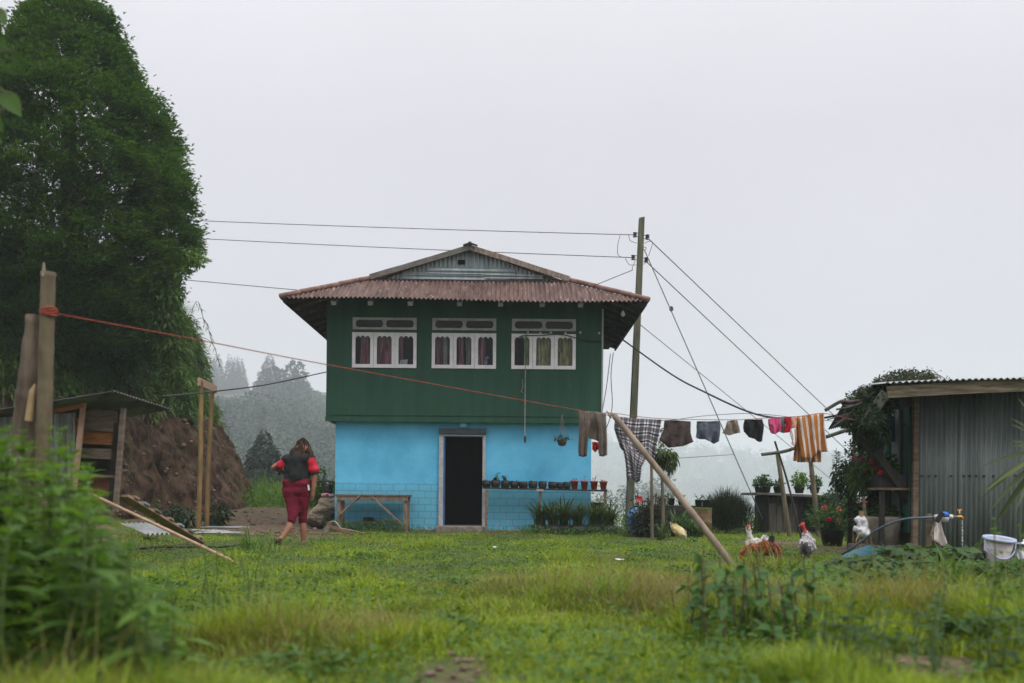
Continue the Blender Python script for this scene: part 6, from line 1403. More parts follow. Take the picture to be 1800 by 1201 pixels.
for k in range(95):
    x0 = random.uniform(1498, 1650); y0 = np.interp(x0, [1498, 1510, 1560, 1660], [735, 715, 680, 672]); hh = random.uniform(8, 30)*np.interp(x0, [1510, 1560, 1590, 1620, 1660], [0.9, 0.8, 1.0, 0.9, 0.35]); dx = random.uniform(8, 22)*random.choice((-1, 1)); Yv = 12.3+random.random()*0.8
    q = cable([W(x0, y0+8, Yv), W(x0+dx*0.3, y0-hh, Yv), W(x0+dx, y0-hh*0.7, Yv), W(x0+dx*1.5, y0+3, Yv)], 14); m.tube(q, 0.0045, 4)
    nn = 22; P = poly_at(q, rng.uniform(0.1, 0.9, nn)) + 0.02*rng.normal(size=(nn, 3)); fb.add(leaves(P, rdir(nn), np.array([0, 0, 1.0])+.7*rdir(nn), rng.uniform(.02, .05, nn), 0.018))
fb.add(cloud(W(1535, 708, 12.5), (0.26, 0.5, 0.21), 2200, 0.055, 0.45)); fb.add(cloud(W(1516, 738, 12.3), (0.16, 0.5, 0.17), 1300, 0.055, 0.45)); fb.add(cloud(W(1530, 770, 12.6), (0.14, 0.4, 0.22), 900, 0.06, 0.45, droop=.8)); fb.add(cloud(W(1590, 668, 12.8), (0.32, 0.4, 0.10), 800, 0.05, 0.45)); m.build('stem', M_bstem, vn); fb.build('leaves', L_darkl, vn)

# water pipe, meter, tap, basin, bucket, can
tp = thing('water_tap', 'standpipe with blue water meter and running brass tap before the tin shed', 'tap', tuple(gp(1650, 10.9, 0)))
m = MB(); m.tube(cable([W(1480, 975, 11.6), W(1510, 955, 11.4), W(1545, 930, 11.2), W(1585, 914, 11.0), W(1620, 910.5, 10.9), W(1645, 909, 10.9)], 40), 0.0135, 10); m.build('pipe', PM('blue_grey_hose', (0.045, 0.065, 0.095), (0.09, 0.12, 0.16), scale=20, rough=0.4), tp, smooth=True)
m = MB(); m.tube([W(1643, 909, 10.88), W(1652, 908.5, 10.88)], 0.026, 10); m.tube([W(1667, 908.5, 10.88), W(1674, 908.5, 10.88)], 0.026, 10); m.build('coupling', PM('white_fitting', (0.5, 0.5, 0.5), (0.6, 0.6, 0.6), rough=0.4), tp, smooth=True)
c = W(1659.5, 909, 10.88); m = MB(); m.lathe([(0.045, -0.055), (0.05, -0.02), (0.052, 0.0)], c, 16); m.build('meter_base', PM('pale_metal', (0.4, 0.4, 0.38)), tp, smooth=True)
m = MB(); m.lathe([(0.054, 0.001), (0.054, 0.03), (0.04, 0.052), (0.01, 0.06)], c, 16); m.build('meter_cap', PM('blue_meter_plastic', (0.012, 0.08, 0.32), (0.02, 0.12, 0.42), rough=0.4), tp, smooth=True)
M_brass = PM('brass', (0.42, 0.22, 0.06), (0.56, 0.32, 0.1), scale=20, rough=0.4, metal=0.7)
m = MB(); m.tube([W(1674, 908.7, 10.88), W(1683, 909, 10.88)], 0.014, 8); m.build('nipple', M_wire, tp)
m = MB(); m.tube(cable([W(1682, 909, 10.88), W(1688, 908.5, 10.88), W(1691, 910, 10.88), W(1691.5, 913.5, 10.88)], 10), 0.016, 10); m.tube([W(1686.5, 908, 10.88), W(1686.5, 898, 10.88)], 0.009, 8); m.tube([W(1682.5, 897.5, 10.88), W(1691, 897, 10.88)], 0.009, 8); m.build('faucet', M_brass, tp, smooth=True)
for px in (1650, 1634): m = MB(); p = gp(px, 10.95); m.beam(p, W(px+ (2 if px == 1650 else -1), 903, 10.97), 0.045, 0.045); m.build('support_stake', M_wood, tp)
m = MB(); m.beam(W(1646, 917, 10.8), W(1657, 901, 10.8), 0.03, 0.05); m.build('tie', M_dark, tp)
wm, wt_, wo_ = _new('running_water'); g1 = wt_.nodes.new('ShaderNodeBsdfGlass'); g1.inputs['IOR'].default_value = 1.33; g1.inputs['Roughness'].default_value = 0.05; d1 = wt_.nodes.new('ShaderNodeBsdfPrincipled'); d1.inputs['Base Color'].default_value = (0.75, 0.78, 0.8, 1); d1.inputs['Roughness'].default_value = 0.2; x1 = wt_.nodes.new('ShaderNodeMixShader'); x1.inputs[0].default_value = 0.55; wt_.links.new(g1.outputs[0], x1.inputs[1]); wt_.links.new(d1.outputs[0], x1.inputs[2]); wt_.links.new(x1.outputs[0], wo_.inputs['Surface'])
m = MB(); q = cable([W(1691.5, 914, 10.88), W(1691.8, 950, 10.88), W(1692, 986, 10.88)], 40); m.tube(q, [0.0065+0.0035*math.sin(i*1.9)+0.002*math.sin(i*0.7) for i in range(len(q))], 7); o = m.build('water_stream', wm, loc=tuple(q[0]), smooth=True); tag(o, 'thin stream of water falling from the brass tap', 'water')
pbag = cloth('plastic_bag', [([(1644,916),(1652,914)], [(1652,914),(1656,935),(1664,958)], [(1640,950),(1652,957),(1659,962),(1664,958)], [(1644,916),(1642,935),(1640,950)])], 10.85, PM('printed_plastic', (0.55, 0.48, 0.44), (0.64, 0.58, 0.54), scale=6, rough=0.4, c3=(0.5, 0.08, 0.07), s3=9, t3=0.6), 'pale plastic bag with red and yellow print hanging from the pipe', 'plastic bag', 0.02, 1.2, 4, back=0.09)
bs = thing('basin', 'dark metal basin half hidden in plants under the running tap', 'basin', tuple(gp(1706, 10.6, 0))); c = gp(1706, 10.55, 0.02)
M_galv = PM('grey_basin_metal', (0.10, 0.11, 0.11), (0.17, 0.18, 0.18), scale=6, rough=0.45, metal=0.4)
MB().lathe([(0.20, 0), (0.235, 0.125), (0.245, 0.135), (0.235, 0.14), (0.225, 0.13), (0.20, 0.03), (0.002, 0.02)], c, 28, cap=False).build('bowl', M_galv, bs, smooth=True)
MB().lathe([(0.002, 0.075), (0.21, 0.075)], c, 28).build('water', PM('brown_water', (0.06, 0.04, 0.03), rough=0.08, spec=0.5), bs)
m = MB(); q = W(1693, 992, 10.32); m.lathe([(0.002, -.006), (0.03, -.004), (0.03, .004)], q, 14, tilt=Matrix.Rotation(R(90), 3, 'X')); m.build('spot', PM('pale_sticker', (0.5, 0.5, 0.5), rough=0.5), bs)
tl = Matrix.Rotation(R(4), 3, 'Y') @ Matrix.Rotation(R(-9), 3, 'X').inverted()
bk = thing('bucket', 'tall whitish plastic bucket with pale blue rim standing by the tap', 'bucket', tuple(gp(1746, 10.3, 0))); c = W(1748, 1003, 10.35)
M_buck = PM('dirty_white_plastic', (0.40, 0.35, 0.36), (0.54, 0.50, 0.50), scale=4, rough=0.5, c3=(0.34, 0.25, 0.25), s3=5, t3=0.6); M_lav = PM('pale_blue_plastic', (0.36, 0.42, 0.60), (0.44, 0.50, 0.68), scale=4, rough=0.4)
MB().lathe([(0.105, 0), (0.145, 0.33), (0.138, 0.33), (0.10, 0.02), (0.002, 0.015)], c, 30, tl, cap=False).build('body', M_buck, bk, smooth=True)
MB().lathe([(0.143, 0.318), (0.162, 0.322), (0.167, 0.335), (0.16, 0.35), (0.146, 0.348), (0.137, 0.33)], c, 32, tl, cap=False).build('rim', M_lav, bk, smooth=True)
m = MB(); pts = [c + tl @ Vector((0.158*math.cos(a), -0.15*math.sin(a)*0.75-.02, 0.32-0.17*math.sin(a))) for a in np.linspace(0, math.pi, 20)]; m.tube(pts, 0.008, 8); m.build('handle', M_lav, bk, smooth=True)
cn = thing('milk_can', 'shiny aluminium milk can with lid and wire handle beside the bucket', 'can', tuple(gp(1800, 10.3, 0))); c = gp(1801, 10.3, 0); c.z = W(1800, 1004, 10.3).z
M_alu = PM('aluminium', (0.45, 0.46, 0.48), (0.58, 0.59, 0.61), scale=6, rough=0.35, metal=0.8)
MB().lathe([(0.125, 0), (0.135, 0.02), (0.135, 0.20), (0.128, 0.205), (0.10, 0.235), (0.085, 0.24), (0.085, 0.27)], c, 28).build('body', M_alu, cn, smooth=True)
MB().lathe([(0.10, 0.271), (0.105, 0.282), (0.10, 0.29), (0.02, 0.30), (0.02, 0.315), (0.012, 0.33), (0.002, 0.332)], c, 24).build('lid', M_alu, cn, smooth=True)
m = MB(); m.tube([c+Vector((0.14*math.cos(a), -0.13-0.05*math.sin(a), 0.19-0.16*math.sin(a))) for a in np.linspace(0, math.pi, 14)], 0.005, 6); m.build('handle', PM('bright_wire', (0.6, 0.6, 0.6), rough=0.3, metal=0.6), cn)
gb = thing('stone_planter', 'round grey basin planter on pebbly block under the veranda shelf', 'planter', (4.75, 12.9, 0.0)); MB().lathe([(0.2, 0.0), (0.24, 0.32), (0.24, 0.36), (0.2, 0.35)], (4.78, 12.85, 0.14), 20).build('bowl', M_conc, gb, smooth=True); fb = FB(); fb.add(cloud((4.78, 12.85, 0.54), (0.2, 0.2, 0.1), 300, 0.05)); fb.build('plant', L_mid, gb)
MB().box(4.45, SX-.1, 12.58, 13.2, -0.05, 0.14).build('base', PM('pebble_dash', (0.05, 0.04, 0.035), (0.2, 0.16, 0.14), scale=60, rough=0.95, lo=0.45, hi=0.55, bump=0.6), gb, bevel=0.02)
bt = thing('tarpaulin', 'crumpled blue sheet lying behind the ferns under the hose', 'sheet', tuple(gp(1560, 11.8, 0))); P = np.array([[(3.95+0.75*j/11, 11.7+0.5*i/7, float(gz(4.3, 12))+0.02+0.13*math.sin(math.pi*j/11)**0.6*(0.4+0.6*math.sin(math.pi*i/7))*(0.7+0.6*vnoise(i*.7, j*.6, 3))) for j in range(12)] for i in range(8)]); MB().grid(P).build('sheet', PM('blue_sheet', (0.018, 0.085, 0.12), (0.035, 0.14, 0.19), scale=4, rough=0.5), bt, smooth=True)
strap_plant(1562, 11.4, 50, 0.30, 0.022, 'bluish spiky clump in front of the blue sheet under the hose', 81, None, False, LMAT('blue_green_straps', [(0.02, 0.05, 0.035), (0.05, 0.1, 0.07)], 0.3), (1.0, 2.4), name='spiky_plant')
# ---------------------------------------------------------------- left side: coop, post, ramp, scrap
M_oldw = PM('old_stump_wood', (0.075, 0.055, 0.04), (0.17, 0.13, 0.095), scale=4, rough=0.95, stretch=(2.5, 2.5, 0.5), bump=0.7, c3=(0.22, 0.17, 0.10), s3=6, t3=0.62)
bp = thing('bamboo_post', 'thick blurred bamboo post with broken top tied with red rope', 'post', tuple(gp(70, 6.0)))
m = MB(); bamboo(m, gp(70, 6.0), W(85, 479, 6.0), 0.05, 0.041, 9); m.build('cane', PM('pale_bamboo', (0.06, 0.048, 0.03), (0.155, 0.12, 0.07), scale=6, rough=0.7, stretch=(1, 1, 0.3), c3=(0.12, 0.13, 0.06), s3=7, t3=0.6, bump=0.2), bp, smooth=True)
m = MB(); m.tube([W(77, 486, 5.97), W(77, 462, 5.97)], [0.014, 0.006], 6); m.build('splinter', M_bam, bp)
st = thing('wooden_stump', 'old rough tree trunk leaning against the bamboo post', 'trunk', tuple(gp(45, 6.12))); m = MB()
q = cable([gp(44, 6.12), W(50, 760, 6.12), W(56, 660, 6.1), W(66, 556, 6.1)], 26); m.tube(q, [0.10-0.04*i/25+0.004*math.sin(i*1.7) for i in range(len(q))], 14); m.v = [(v[0]+0.02*(vnoise(v[0]*22, v[1]*22, v[2]*5)-0.5), v[1], v[2]) for v in m.v]
m.build('trunk', M_oldw, st, smooth=True); m = MB(); m.tube([W(50, 740, 6.0), W(57, 690, 6.0), W(62, 675, 6.0)], [0.022, 0.02, 0.006], 7); m.build('peeled_strip', PM('peeled_wood', (0.26, 0.18, 0.09), (0.36, 0.26, 0.14), rough=0.9), st)

cy_ = 11.0
coop = thing('hen_coop', 'small patched coop of planks and tin with sloping tin roof by the earth bank', 'coop', tuple(gp(140, cy_, 0)))
A, B_, Cc = W(200, 687, 10.6), W(-60, 729, 10.2), W(284, 714, 11.5)
nn_ = (B_-A).cross(Cc-A).normalized(); P = np.zeros((10, 120, 3))
for i in range(10):
    for j in range(120): t = i/9; s_ = j/119*1.25; P[i, j] = tuple(A+(B_-A)*t+(Cc-A)*s_+nn_*0.010*math.sin(s_*16*2*math.pi))
MB().grid(P).build('roof', PM('dark_tin', (0.06, 0.06, 0.06), (0.13, 0.13, 0.125), scale=4, rough=0.6, c3=(0.12, 0.07, 0.05), s3=6), coop, solid=0.004)  # dark grey tin with brown flecks
M_orange = PM('orange_plank', (0.22, 0.085, 0.03), (0.34, 0.15, 0.055), scale=5, rough=0.85, stretch=(1, 1, 4), c3=(0.12, 0.05, 0.025), s3=12); M_gplank = PM('grey_plank', (0.115, 0.085, 0.065), (0.19, 0.15, 0.12), scale=5, rough=0.9, stretch=(1, 1, 5), bump=0.3)
m = MB(); m.beam(W(147, 708, 10.75), W(126, 900, 10.75), 0.05, 0.05); m.build('post', PM('pinkish_post', (0.25, 0.15, 0.10), (0.35, 0.23, 0.17), rough=0.9), coop, bevel=0.004)
m = MB(); m.beam(W(217, 718, 11.0), W(203, 900, 11.0), 0.05, 0.06); m.build('post', M_gplank, coop, bevel=0.004)
m = MB(); m.beam(W(208, 722, 11.08), W(197, 880, 11.08), 0.05, 0.08); m.build('post', M_dark, coop)
for y0, y1, x0, x1, mm in ((720, 741, 146, 208, M_gplank), (741.5, 758, 144, 209, M_gplank), (758.5, 781, 140, 206, M_orange), (788, 806, 140, 203, M_gplank), (834, 838, 132, 205, M_gplank), (868, 872, 132, 214, M_oldw)):
    m = MB(); m.beam(W(x0, (y0+y1)/2-1, 11.0+.02*(y0 % 3)), W(x1, (y0+y1)/2+2, 11.05+.02*(y0 % 3)), 0.022, (y1-y0)*11/FPX, jit=0.003, seg=2); m.build('plank', mm, coop)
for x0, x1 in ((134, 155), (160, 203)):
    m = MB(); m.prism([W(x0, 839, 11.07), W(x1, 839, 11.07), W(x1-1, 867, 11.07), W(x0-1, 867, 11.07)], (0, 0.02, 0)); m.build('lower_panel', PM('red_brown_panel', (0.09, 0.035, 0.02), (0.15, 0.06, 0.035), rough=0.9), coop)
m = MB(); m.beam(W(157, 836, 10.98), W(153, 868, 10.98), 0.03, 0.025); m.build('batten', M_gplank, coop)
m = MB(); m.prism([W(150, 716, 11.5), W(206, 718, 11.5), W(200, 875, 11.5), W(134, 875, 11.5)], (0, 0.03, 0)); m.build('back_wall', M_dark, coop)
a, b2 = W(-60, 735, 10.35), W(133, 722, 10.75); P = np.zeros((2, 160, 3))
for j in range(160):
    t = j/159; pz = a.lerp(b2, t)
    for i in range(2): P[i, j] = (pz.x, pz.y+0.012*math.sin(t*17*2*math.pi), (pz.z-0.02) if i else float(gz(pz.x, pz.y))-0.1)
MB().grid(P).build('tin_wall', PM('stained_tin', (0.085, 0.09, 0.088), (0.18, 0.185, 0.18), scale=3, rough=0.6, stretch=(3, 3, .6), c3=(0.10, 0.065, 0.045), s3=5, t3=0.58), coop, solid=0.003)
m = MB(); m.beam(W(95, 724, 10.7), W(146, 712, 10.72), 0.05, 0.05); m.build('top_rail', M_orange, coop)
m = MB(); m.beam(W(133, 735, 10.8), W(130, 800, 10.8), 0.02, 0.09, up=(1,0,0)); m.build('orange_board', M_orange, coop)
sl = thing('wooden_ramp', 'cleated wooden plank ramp leaning down from the coop to the grass', 'ramp', tuple(W(345, 955, 13.5)))
a, b2 = W(214, 872, 11.3), W(352, 957, 13.6); b2.z = float(gz(b2.x, b2.y))+0.03
m = MB(); m.beam(a, b2, 0.16, 0.03, jit=0.002, seg=4); m.build('plank', PM('raw_plank2', (0.24, 0.16, 0.105), (0.36, 0.26, 0.18), scale=6, rough=0.85), sl, bevel=0.004)
for k, t in enumerate((0.08, 0.2, 0.34, 0.5, 0.64, 0.78, 0.92)):
    c = a.lerp(b2, t)+Vector((0, 0, 0.03)); d = (b2-a).normalized(); m = MB(); m.beam(c-d*0.05*(1+(k % 3)*.5), c+d*0.06, 0.2, 0.03); m.build('cleat', (PM('pinkish_post', (0.25, 0.15, 0.10)), M_iron, M_gplank)[k % 3], sl, bevel=0.003)
o = wire('long_stick', [W(158, 868, 10.6), W(290, 930, 10.4), W(418, 991, 10.2)], 0.018, 'long thin brown pole leaning from the coop down into the grass', 'stick', mat=bpy.data.materials['raw_plank'])
def scrap(cx, cy, L_, Wd, rot, lab, tilt=0.0, z=0.04, mat=None):
    P = np.zeros((60, 6, 3)); ca, sa = math.cos(rot), math.sin(rot); g0 = float(gz(cx, cy))
    for i in range(60):
        for j in range(6):
            u, v = (i/59-.5)*Wd, (j/5-.5)*L_; P[i, j] = (cx+v*ca-u*sa, cy+v*sa+u*ca, g0+z+tilt*v+0.018*math.sin(i/59*Wd/0.076*2*math.pi)+0.03*(vnoise(u*3, v*3, cx)-.5))
    o = MB().grid(P).build('roofing_sheet', mat or M_iron, None, (cx, cy, g0), solid=0.003); return tag(o, lab, 'metal sheet', 'scrap roofing sheets on the ground')
M_scrap = PM('pale_scrap_iron', (0.18, 0.19, 0.19), (0.30, 0.31, 0.31), scale=3, rough=0.5, metal=0.3, c3=(0.16, 0.11, 0.08), s3=5, t3=0.6)
for cx, cy, L_, Wd, r_, lab, tl_, z in ((W(262, 918, 14.2).x, 14.2, 0.6, 0.5, -0.6, 'bent wavy roofing sheet lying under the coop ramp', -0.25, 0.16), (W(350, 933, 19.0).x, 18.8, 1.1, 0.7, 0.1, 'flat roofing sheet on the ground in front of the bamboo gate', -0.02, 0.06), (W(385, 931, 19.6).x, 19.9, 0.9, 0.5, -0.2, 'roofing sheet lying just behind the bamboo gate posts', 0.02, 0.10), (W(365, 940, 17.6).x, 17.4, 1.2, 0.6, 0.05, 'roofing sheet half sunk in grass nearest the cleated ramp', 0.0, 0.05)): scrap(cx, cy, L_, Wd, r_, lab, tl_, z, M_scrap)
def gline(pts, Ys): return [Vector((W(px, 900, Y).x, Y, float(gz(W(px, 900, Y).x, Y))+0.03)) for px, Y in zip(pts, Ys)]
wire('hose', gline((225, 270, 330, 390, 450), (12.0, 12.4, 12.6, 13.0, 13.6)), 0.018, 'black hose lying in the grass below the cleated ramp', 'hose', mat=M_black, n=30)
for i, (px, Yd, lab) in enumerate(((300, 21.0, 'dark leafy plant at the foot of the bank left of the bamboo gate'), (322, 20.4, 'dark strap leaved clump at the foot of the bank by the gate'), (382, 21.8, 'low dark plant against the bank right of the bamboo gate'))):
    p = gp(px, Yd, 0); t = thing('shade_plant', lab, 'plant', tuple(p)); fb = FB(); fb.add(cloud(p+Vector((0, 0, 0.22)), (0.28, 0.25, 0.24), 260, 0.13, 0.4, droop=0.5)); V, G = blades(np.array(p)[None]+0.05*rng.normal(size=(30, 3))*np.array([1, 1, 0]), rng.uniform(0, 6.28, 30), rng.uniform(.3, .55, 30), np.full(30, .03), rng.uniform(.5, 1.6, 30), 4); fb.add((V, G)); fb.build('leaves', L_darkl, t)
fb = FB(); n = 700
m = MB()
for k in range(240):
    x = random.uniform(-7.6, -3.9); y = random.uniform(17, 27)
    if random.random() > float(dirt(x, y)): continue
    r_ = random.uniform(0.012, 0.05)*random.choice((1, 1, 1.6)); c = Vector((x, y, float(gz(x, y))+r_*0.2))
    m.lathe([(r_*0.5, -r_*.5), (r_, 0), (r_*0.7, r_*.5), (r_*0.1, r_*.6)], c, 6, Matrix.Rotation(random.uniform(0, 3), 3, 'Z') @ Matrix.Rotation(random.uniform(-.5, .5), 3, 'X'))
for k in range(70):
    x = random.uniform(-5.0, -3.2); y = random.uniform(16.6, 19.6); c = Vector((x, y, float(gz(x, y))+.012)); a = random.uniform(0, 3.1); d = Vector((math.cos(a), math.sin(a), random.uniform(-.1, .2)))*random.uniform(.03, .12); m.beam(c-d, c+d, random.uniform(.01, .03), .012)
for k in range(60):
    x = random.uniform(1.1, 2.0) if k % 2 else random.uniform(-.36, -.08); y = random.uniform(3.7, 4.6) if k % 2 else random.uniform(3.35, 4.2); r_ = random.uniform(.006, .02); m.lathe([(r_*0.5, -r_*.5), (r_, 0), (r_*0.6, r_*.5)], (x, y, float(gz(x, y))+.008), 6)
for k in range(170):
    iu0 = random.uniform(220, 440); ip0 = random.uniform(2, 52); q_, n_ = bank_pt(np.array([iu0]), np.array([ip0])); r_ = random.choice((.02, .03, .04, .05, .08)); c = Vector(q_[0])+Vector((n_[0][0], n_[0][1], 0))*r_*0.3
    m.lathe([(r_*0.4, -r_*.6), (r_, -.1*r_), (r_*0.75, r_*.4), (r_*0.15, r_*.6)], c, 6, Matrix.Rotation(random.uniform(0, 3), 3, 'Z') @ Matrix.Rotation(random.uniform(-1, 1), 3, 'X'))
o = m.build('debris', PM('stones_and_chips', (0.09, 0.06, 0.045), (0.24, 0.17, 0.13), scale=3, rough=0.95)); tag(o, kind='stuff')

m = MB()
for k in range(26):
    iu0 = random.uniform(230, 430); zq = random.uniform(1.2, 3.4); ip0 = float(np.interp(zq, pf[:60, 1], np.arange(60))); ln_ = random.uniform(5, 26); dr = random.uniform(-6, 6)
    ia = iu0+dr*np.linspace(0, 1, 8)**1.5+np.array([random.uniform(-.6, .6) for _ in range(8)]); ib = np.maximum(1, ip0-ln_*np.linspace(0, 1, 8))
    q_, n_ = bank_pt(ia, ib); q_[:, :2] += n_*0.02; m.tube([Vector(v) for v in q_], np.linspace(.012, .003, 8), 5)
o = m.build('roots', M_bstem); tag(o, kind='stuff')
# firewood and chopping log by the crouching person
def lump_log(name, a, b2, r0, r1, lab, mat, cat='log', n=9): m = MB(); q = cable([a, b2], 7); m.tube(q, [r0+(r1-r0)*i/6+0.004*math.sin(i*2.3) for i in range(7)], n); o = m.build(name, mat, loc=tuple(a), smooth=False); return tag(o, lab, cat)
lump_log('log', Vector((W(569, 944, 17.4).x, 17.4, 0.0)), W(579, 921, 17.9), 0.052, 0.048, 'short dark upright log leaning beside the crouching person', M_bark)
m = MB(); m.beam(W(574, 924, 17.7), Vector((W(622, 943, 17.9).x, 17.9, 0.03)), 0.03, 0.062); o = m.build('plank', PM('red_brown_timber', (0.12, 0.065, 0.045), (0.2, 0.12, 0.085), scale=7, rough=0.9, bump=0.3), loc=tuple(W(574, 922, 17.7)), bevel=0.005); tag(o, 'red-brown plank propped on the short dark log', 'plank')
wire('branch', [W(577, 919, 18.1), W(588, 917, 18.1), W(598, 928, 18.0), Vector((W(606, 936, 17.9).x, 17.9, 0.03))], 0.015, 'pale bent branch lying over the red-brown plank', 'branch', mat=PM('pale_branch', (0.20, 0.15, 0.11), (0.30, 0.24, 0.18), scale=8, rough=0.9))
wire('stick', [W(600, 929, 18.4), Vector((W(645, 942, 18.4).x, 18.4, 0.03))], 0.014, 'thin pale stick on the grass in front of the wooden table', 'stick', mat=PM('pale_branch', (0.2, 0.15, 0.11)))
wire('branch', [W(541, 856, 22.6), W(556, 848, 22.6), W(570, 846, 22.4), W(588, 847, 22.3), W(600, 850, 22.3)], 0.022, 'bare curved branch poking from the bush beside the blue wall', 'branch', mat=PM('bare_branch', (0.055, 0.045, 0.042)))
p = gp(645, 17.6, 0.0); m = MB(); m.beam(p+Vector((-.14, 0, .02)), p+Vector((.12, .05, .05)), 0.06, 0.03, jit=.01, seg=2); o = m.build('bark_chip', PM('red_bark', (0.10, 0.04, 0.03), (0.2, 0.09, 0.07), rough=.95), loc=tuple(p)); tag(o, 'dark red piece of bark on the lawn before the table', 'bark')
hb2 = thing('leafy_bush', 'bright leafy bush at the house corner behind the crouching person', 'bush', tuple(gp(566, 24, 0))); c = gp(566, 24.0, 0); fb = FB()
for k in range(8): fb.add(cloud(c+Vector((random.uniform(-.35, .45), random.uniform(-.2, .3), 0.35+0.13*k*random.uniform(.6, 1.1))), (0.34, 0.3, 0.25), 300, 0.085, 0.55, shell=0.4, up=0.7, seed=k))
m = MB()
for k in range(9): tt = c+Vector((random.uniform(-.4, .5), random.uniform(-.2, .2), random.uniform(1.0, 1.5))); m.tube([c, tt], [.014, .004], 5); nq = 16; t = rng.uniform(.4, 1, nq); fb.add(leaves(np.array(c)[None]*(1-t)[:, None]+np.array(tt)[None]*t[:, None], rdir(nq)+np.array([0, 0, .3]), np.array([0, 0, 1.0])+.6*rdir(nq), rng.uniform(.06, .1, nq), .045))
m.build('stem', M_stem, hb2); fb.build('leaves', L_bright, hb2)

# ---------------------------------------------------------------- people
M_skin = PM('brown_skin', (0.23, 0.098, 0.055), (0.29, 0.13, 0.078), scale=7, rough=0.55, spec=0.35)
M_shirt = PM('black_tshirt', (0.014, 0.015, 0.016), (0.024, 0.025, 0.026), scale=6, rough=0.9, bump=0.2, bscale=40, spec=0.15)
M_sleeve = PM('red_sleeve', (0.36, 0.012, 0.028), (0.46, 0.025, 0.05), scale=6, rough=0.85, bump=0.15, bscale=40, spec=0.2)
M_wine = PM('wine_red_jersey', (0.105, 0.007, 0.018), (0.16, 0.012, 0.028), scale=4, rough=0.9, bump=0.25, bscale=30, spec=0.15)
YW = 14.4
def w_(px, py, dy=0.0): return W(px, py, YW+dy)
lady = thing('person', 'person in black T-shirt with red sleeves and wine red trousers walking away', 'person', (w_(522, 955).x, YW, 0.0))
head, neck = w_(532, 786, 0.14), w_(526, 804, 0.02)
parts = [(head, 0.082, head+Vector((0.0, 0.02, 0.03)), 0.088), (head+Vector((0, 0.05, -0.07)), 0.052, head, 0.075),
         (neck, 0.055, head+Vector((0, 0, -0.05)), 0.055), (head+Vector((0.0, 0.095, -0.035)), 0.012, head+Vector((0, 0.085, -0.005)), 0.012),
         (head+Vector((0.085, 0.015, -0.01)), 0.014, head+Vector((0.088, 0.01, -0.045)), 0.012), (head+Vector((-0.085, 0.015, -0.01)), 0.014, head+Vector((-0.088, 0.01, -0.045)), 0.012),
         (w_(508, 812), 0.08, w_(538, 812), 0.08), (w_(523, 815), 0.10, w_(522, 850), 0.10), (w_(513, 856), 0.09, w_(530, 856), 0.09),
         (w_(503, 811), 0.058, w_(482, 822, -0.02), 0.045), (w_(482, 822, -0.02), 0.043, w_(506, 834, 0.20), 0.031), (w_(506, 834, 0.20), 0.03, w_(513, 835, 0.25), 0.032),
         (w_(545, 810), 0.058, w_(553, 836, -0.02), 0.044), (w_(553, 836, -0.02), 0.043, w_(550.5, 862, -0.03), 0.03), (w_(550.5, 862, -0.03), 0.028, w_(549.5, 871, -0.02), 0.034),
         (w_(513, 865), 0.085, w_(514, 908, -0.09), 0.040), (w_(531, 865), 0.08, w_(532, 910, 0.06), 0.040),
         (w_(514, 908, -0.09), 0.042, w_(508, 928, -0.15), 0.052), (w_(508, 928, -0.15), 0.050, w_(495, 947, -0.24), 0.034),
         (w_(532, 910, 0.06), 0.042, w_(533, 932, 0.05), 0.050), (w_(533, 932, 0.05), 0.048, w_(533.5, 953, 0.06), 0.034),
         (w_(494, 947, -0.25), 0.034, w_(489, 951, -0.20), 0.036), (w_(489, 951, -0.20), 0.034, w_(486, 956, -0.08), 0.03),
         (w_(533.5, 954, 0.06), 0.036, w_(534, 957.5, 0.02), 0.036), (w_(534, 957, 0.05), 0.034, w_(531, 957.5, 0.22), 0.032)]
for hx, hy_, hd in ((549.5, 871, -0.02),):
    b0 = w_(hx, hy_, hd)
    for k in range(4): o_ = Vector((0.006+0.003*k, -0.022+0.016*k, -0.03)); parts += [(b0+o_, 0.0095, b0+o_+Vector((-0.012, 0.004, -0.032-0.006*(k in (1, 2)))), 0.0085), (b0+o_+Vector((-0.012, 0.004, -0.032)), 0.0085, b0+o_+Vector((-0.03, 0.008, -0.055)), 0.0078)]
    parts += [(b0+Vector((-0.012, 0.022, 0.0)), 0.0105, b0+Vector((-0.03, 0.035, -0.035)), 0.009)]
b0 = w_(513, 835, 0.25)
for k in range(4): o_ = Vector((0.025, 0.005*k, 0.022-0.015*k)); parts += [(b0+o_, 0.0095, b0+o_+Vector((0.035, 0.012, -0.006)), 0.0085), (b0+o_+Vector((0.035, 0.012, -0.006)), 0.0085, b0+o_+Vector((0.052, -0.002, -0.02)), 0.0078)]
parts += [(b0+Vector((0.0, -0.005, 0.025)), 0.0105, b0+Vector((0.035, -0.01, 0.045)), 0.009)]
blob('body', parts, M_skin, lady, voxel=0.0085, smooth=3)
fold = dict(disp=0.022, dfreq=9, seed=3)
blob('shirt', [(w_(507, 809), 0.098, w_(539, 809), 0.098), (w_(522, 813), 0.138, w_(521.5, 845), 0.148), (w_(511, 820), 0.095, w_(511, 847), 0.105), (w_(534, 820), 0.095, w_(533, 847), 0.10), (w_(526, 803), 0.07, w_(526, 808), 0.09)], M_shirt, lady, voxel=0.011, smooth=5,
     disp=0.026, dfreq=8, seed=3, post=lambda co: np.concatenate([co[:, :2], np.maximum(co[:, 2:], w_(520, 845.5).z - 0.0 + 0.03*np.sin(co[:, :1]*14))], 1))
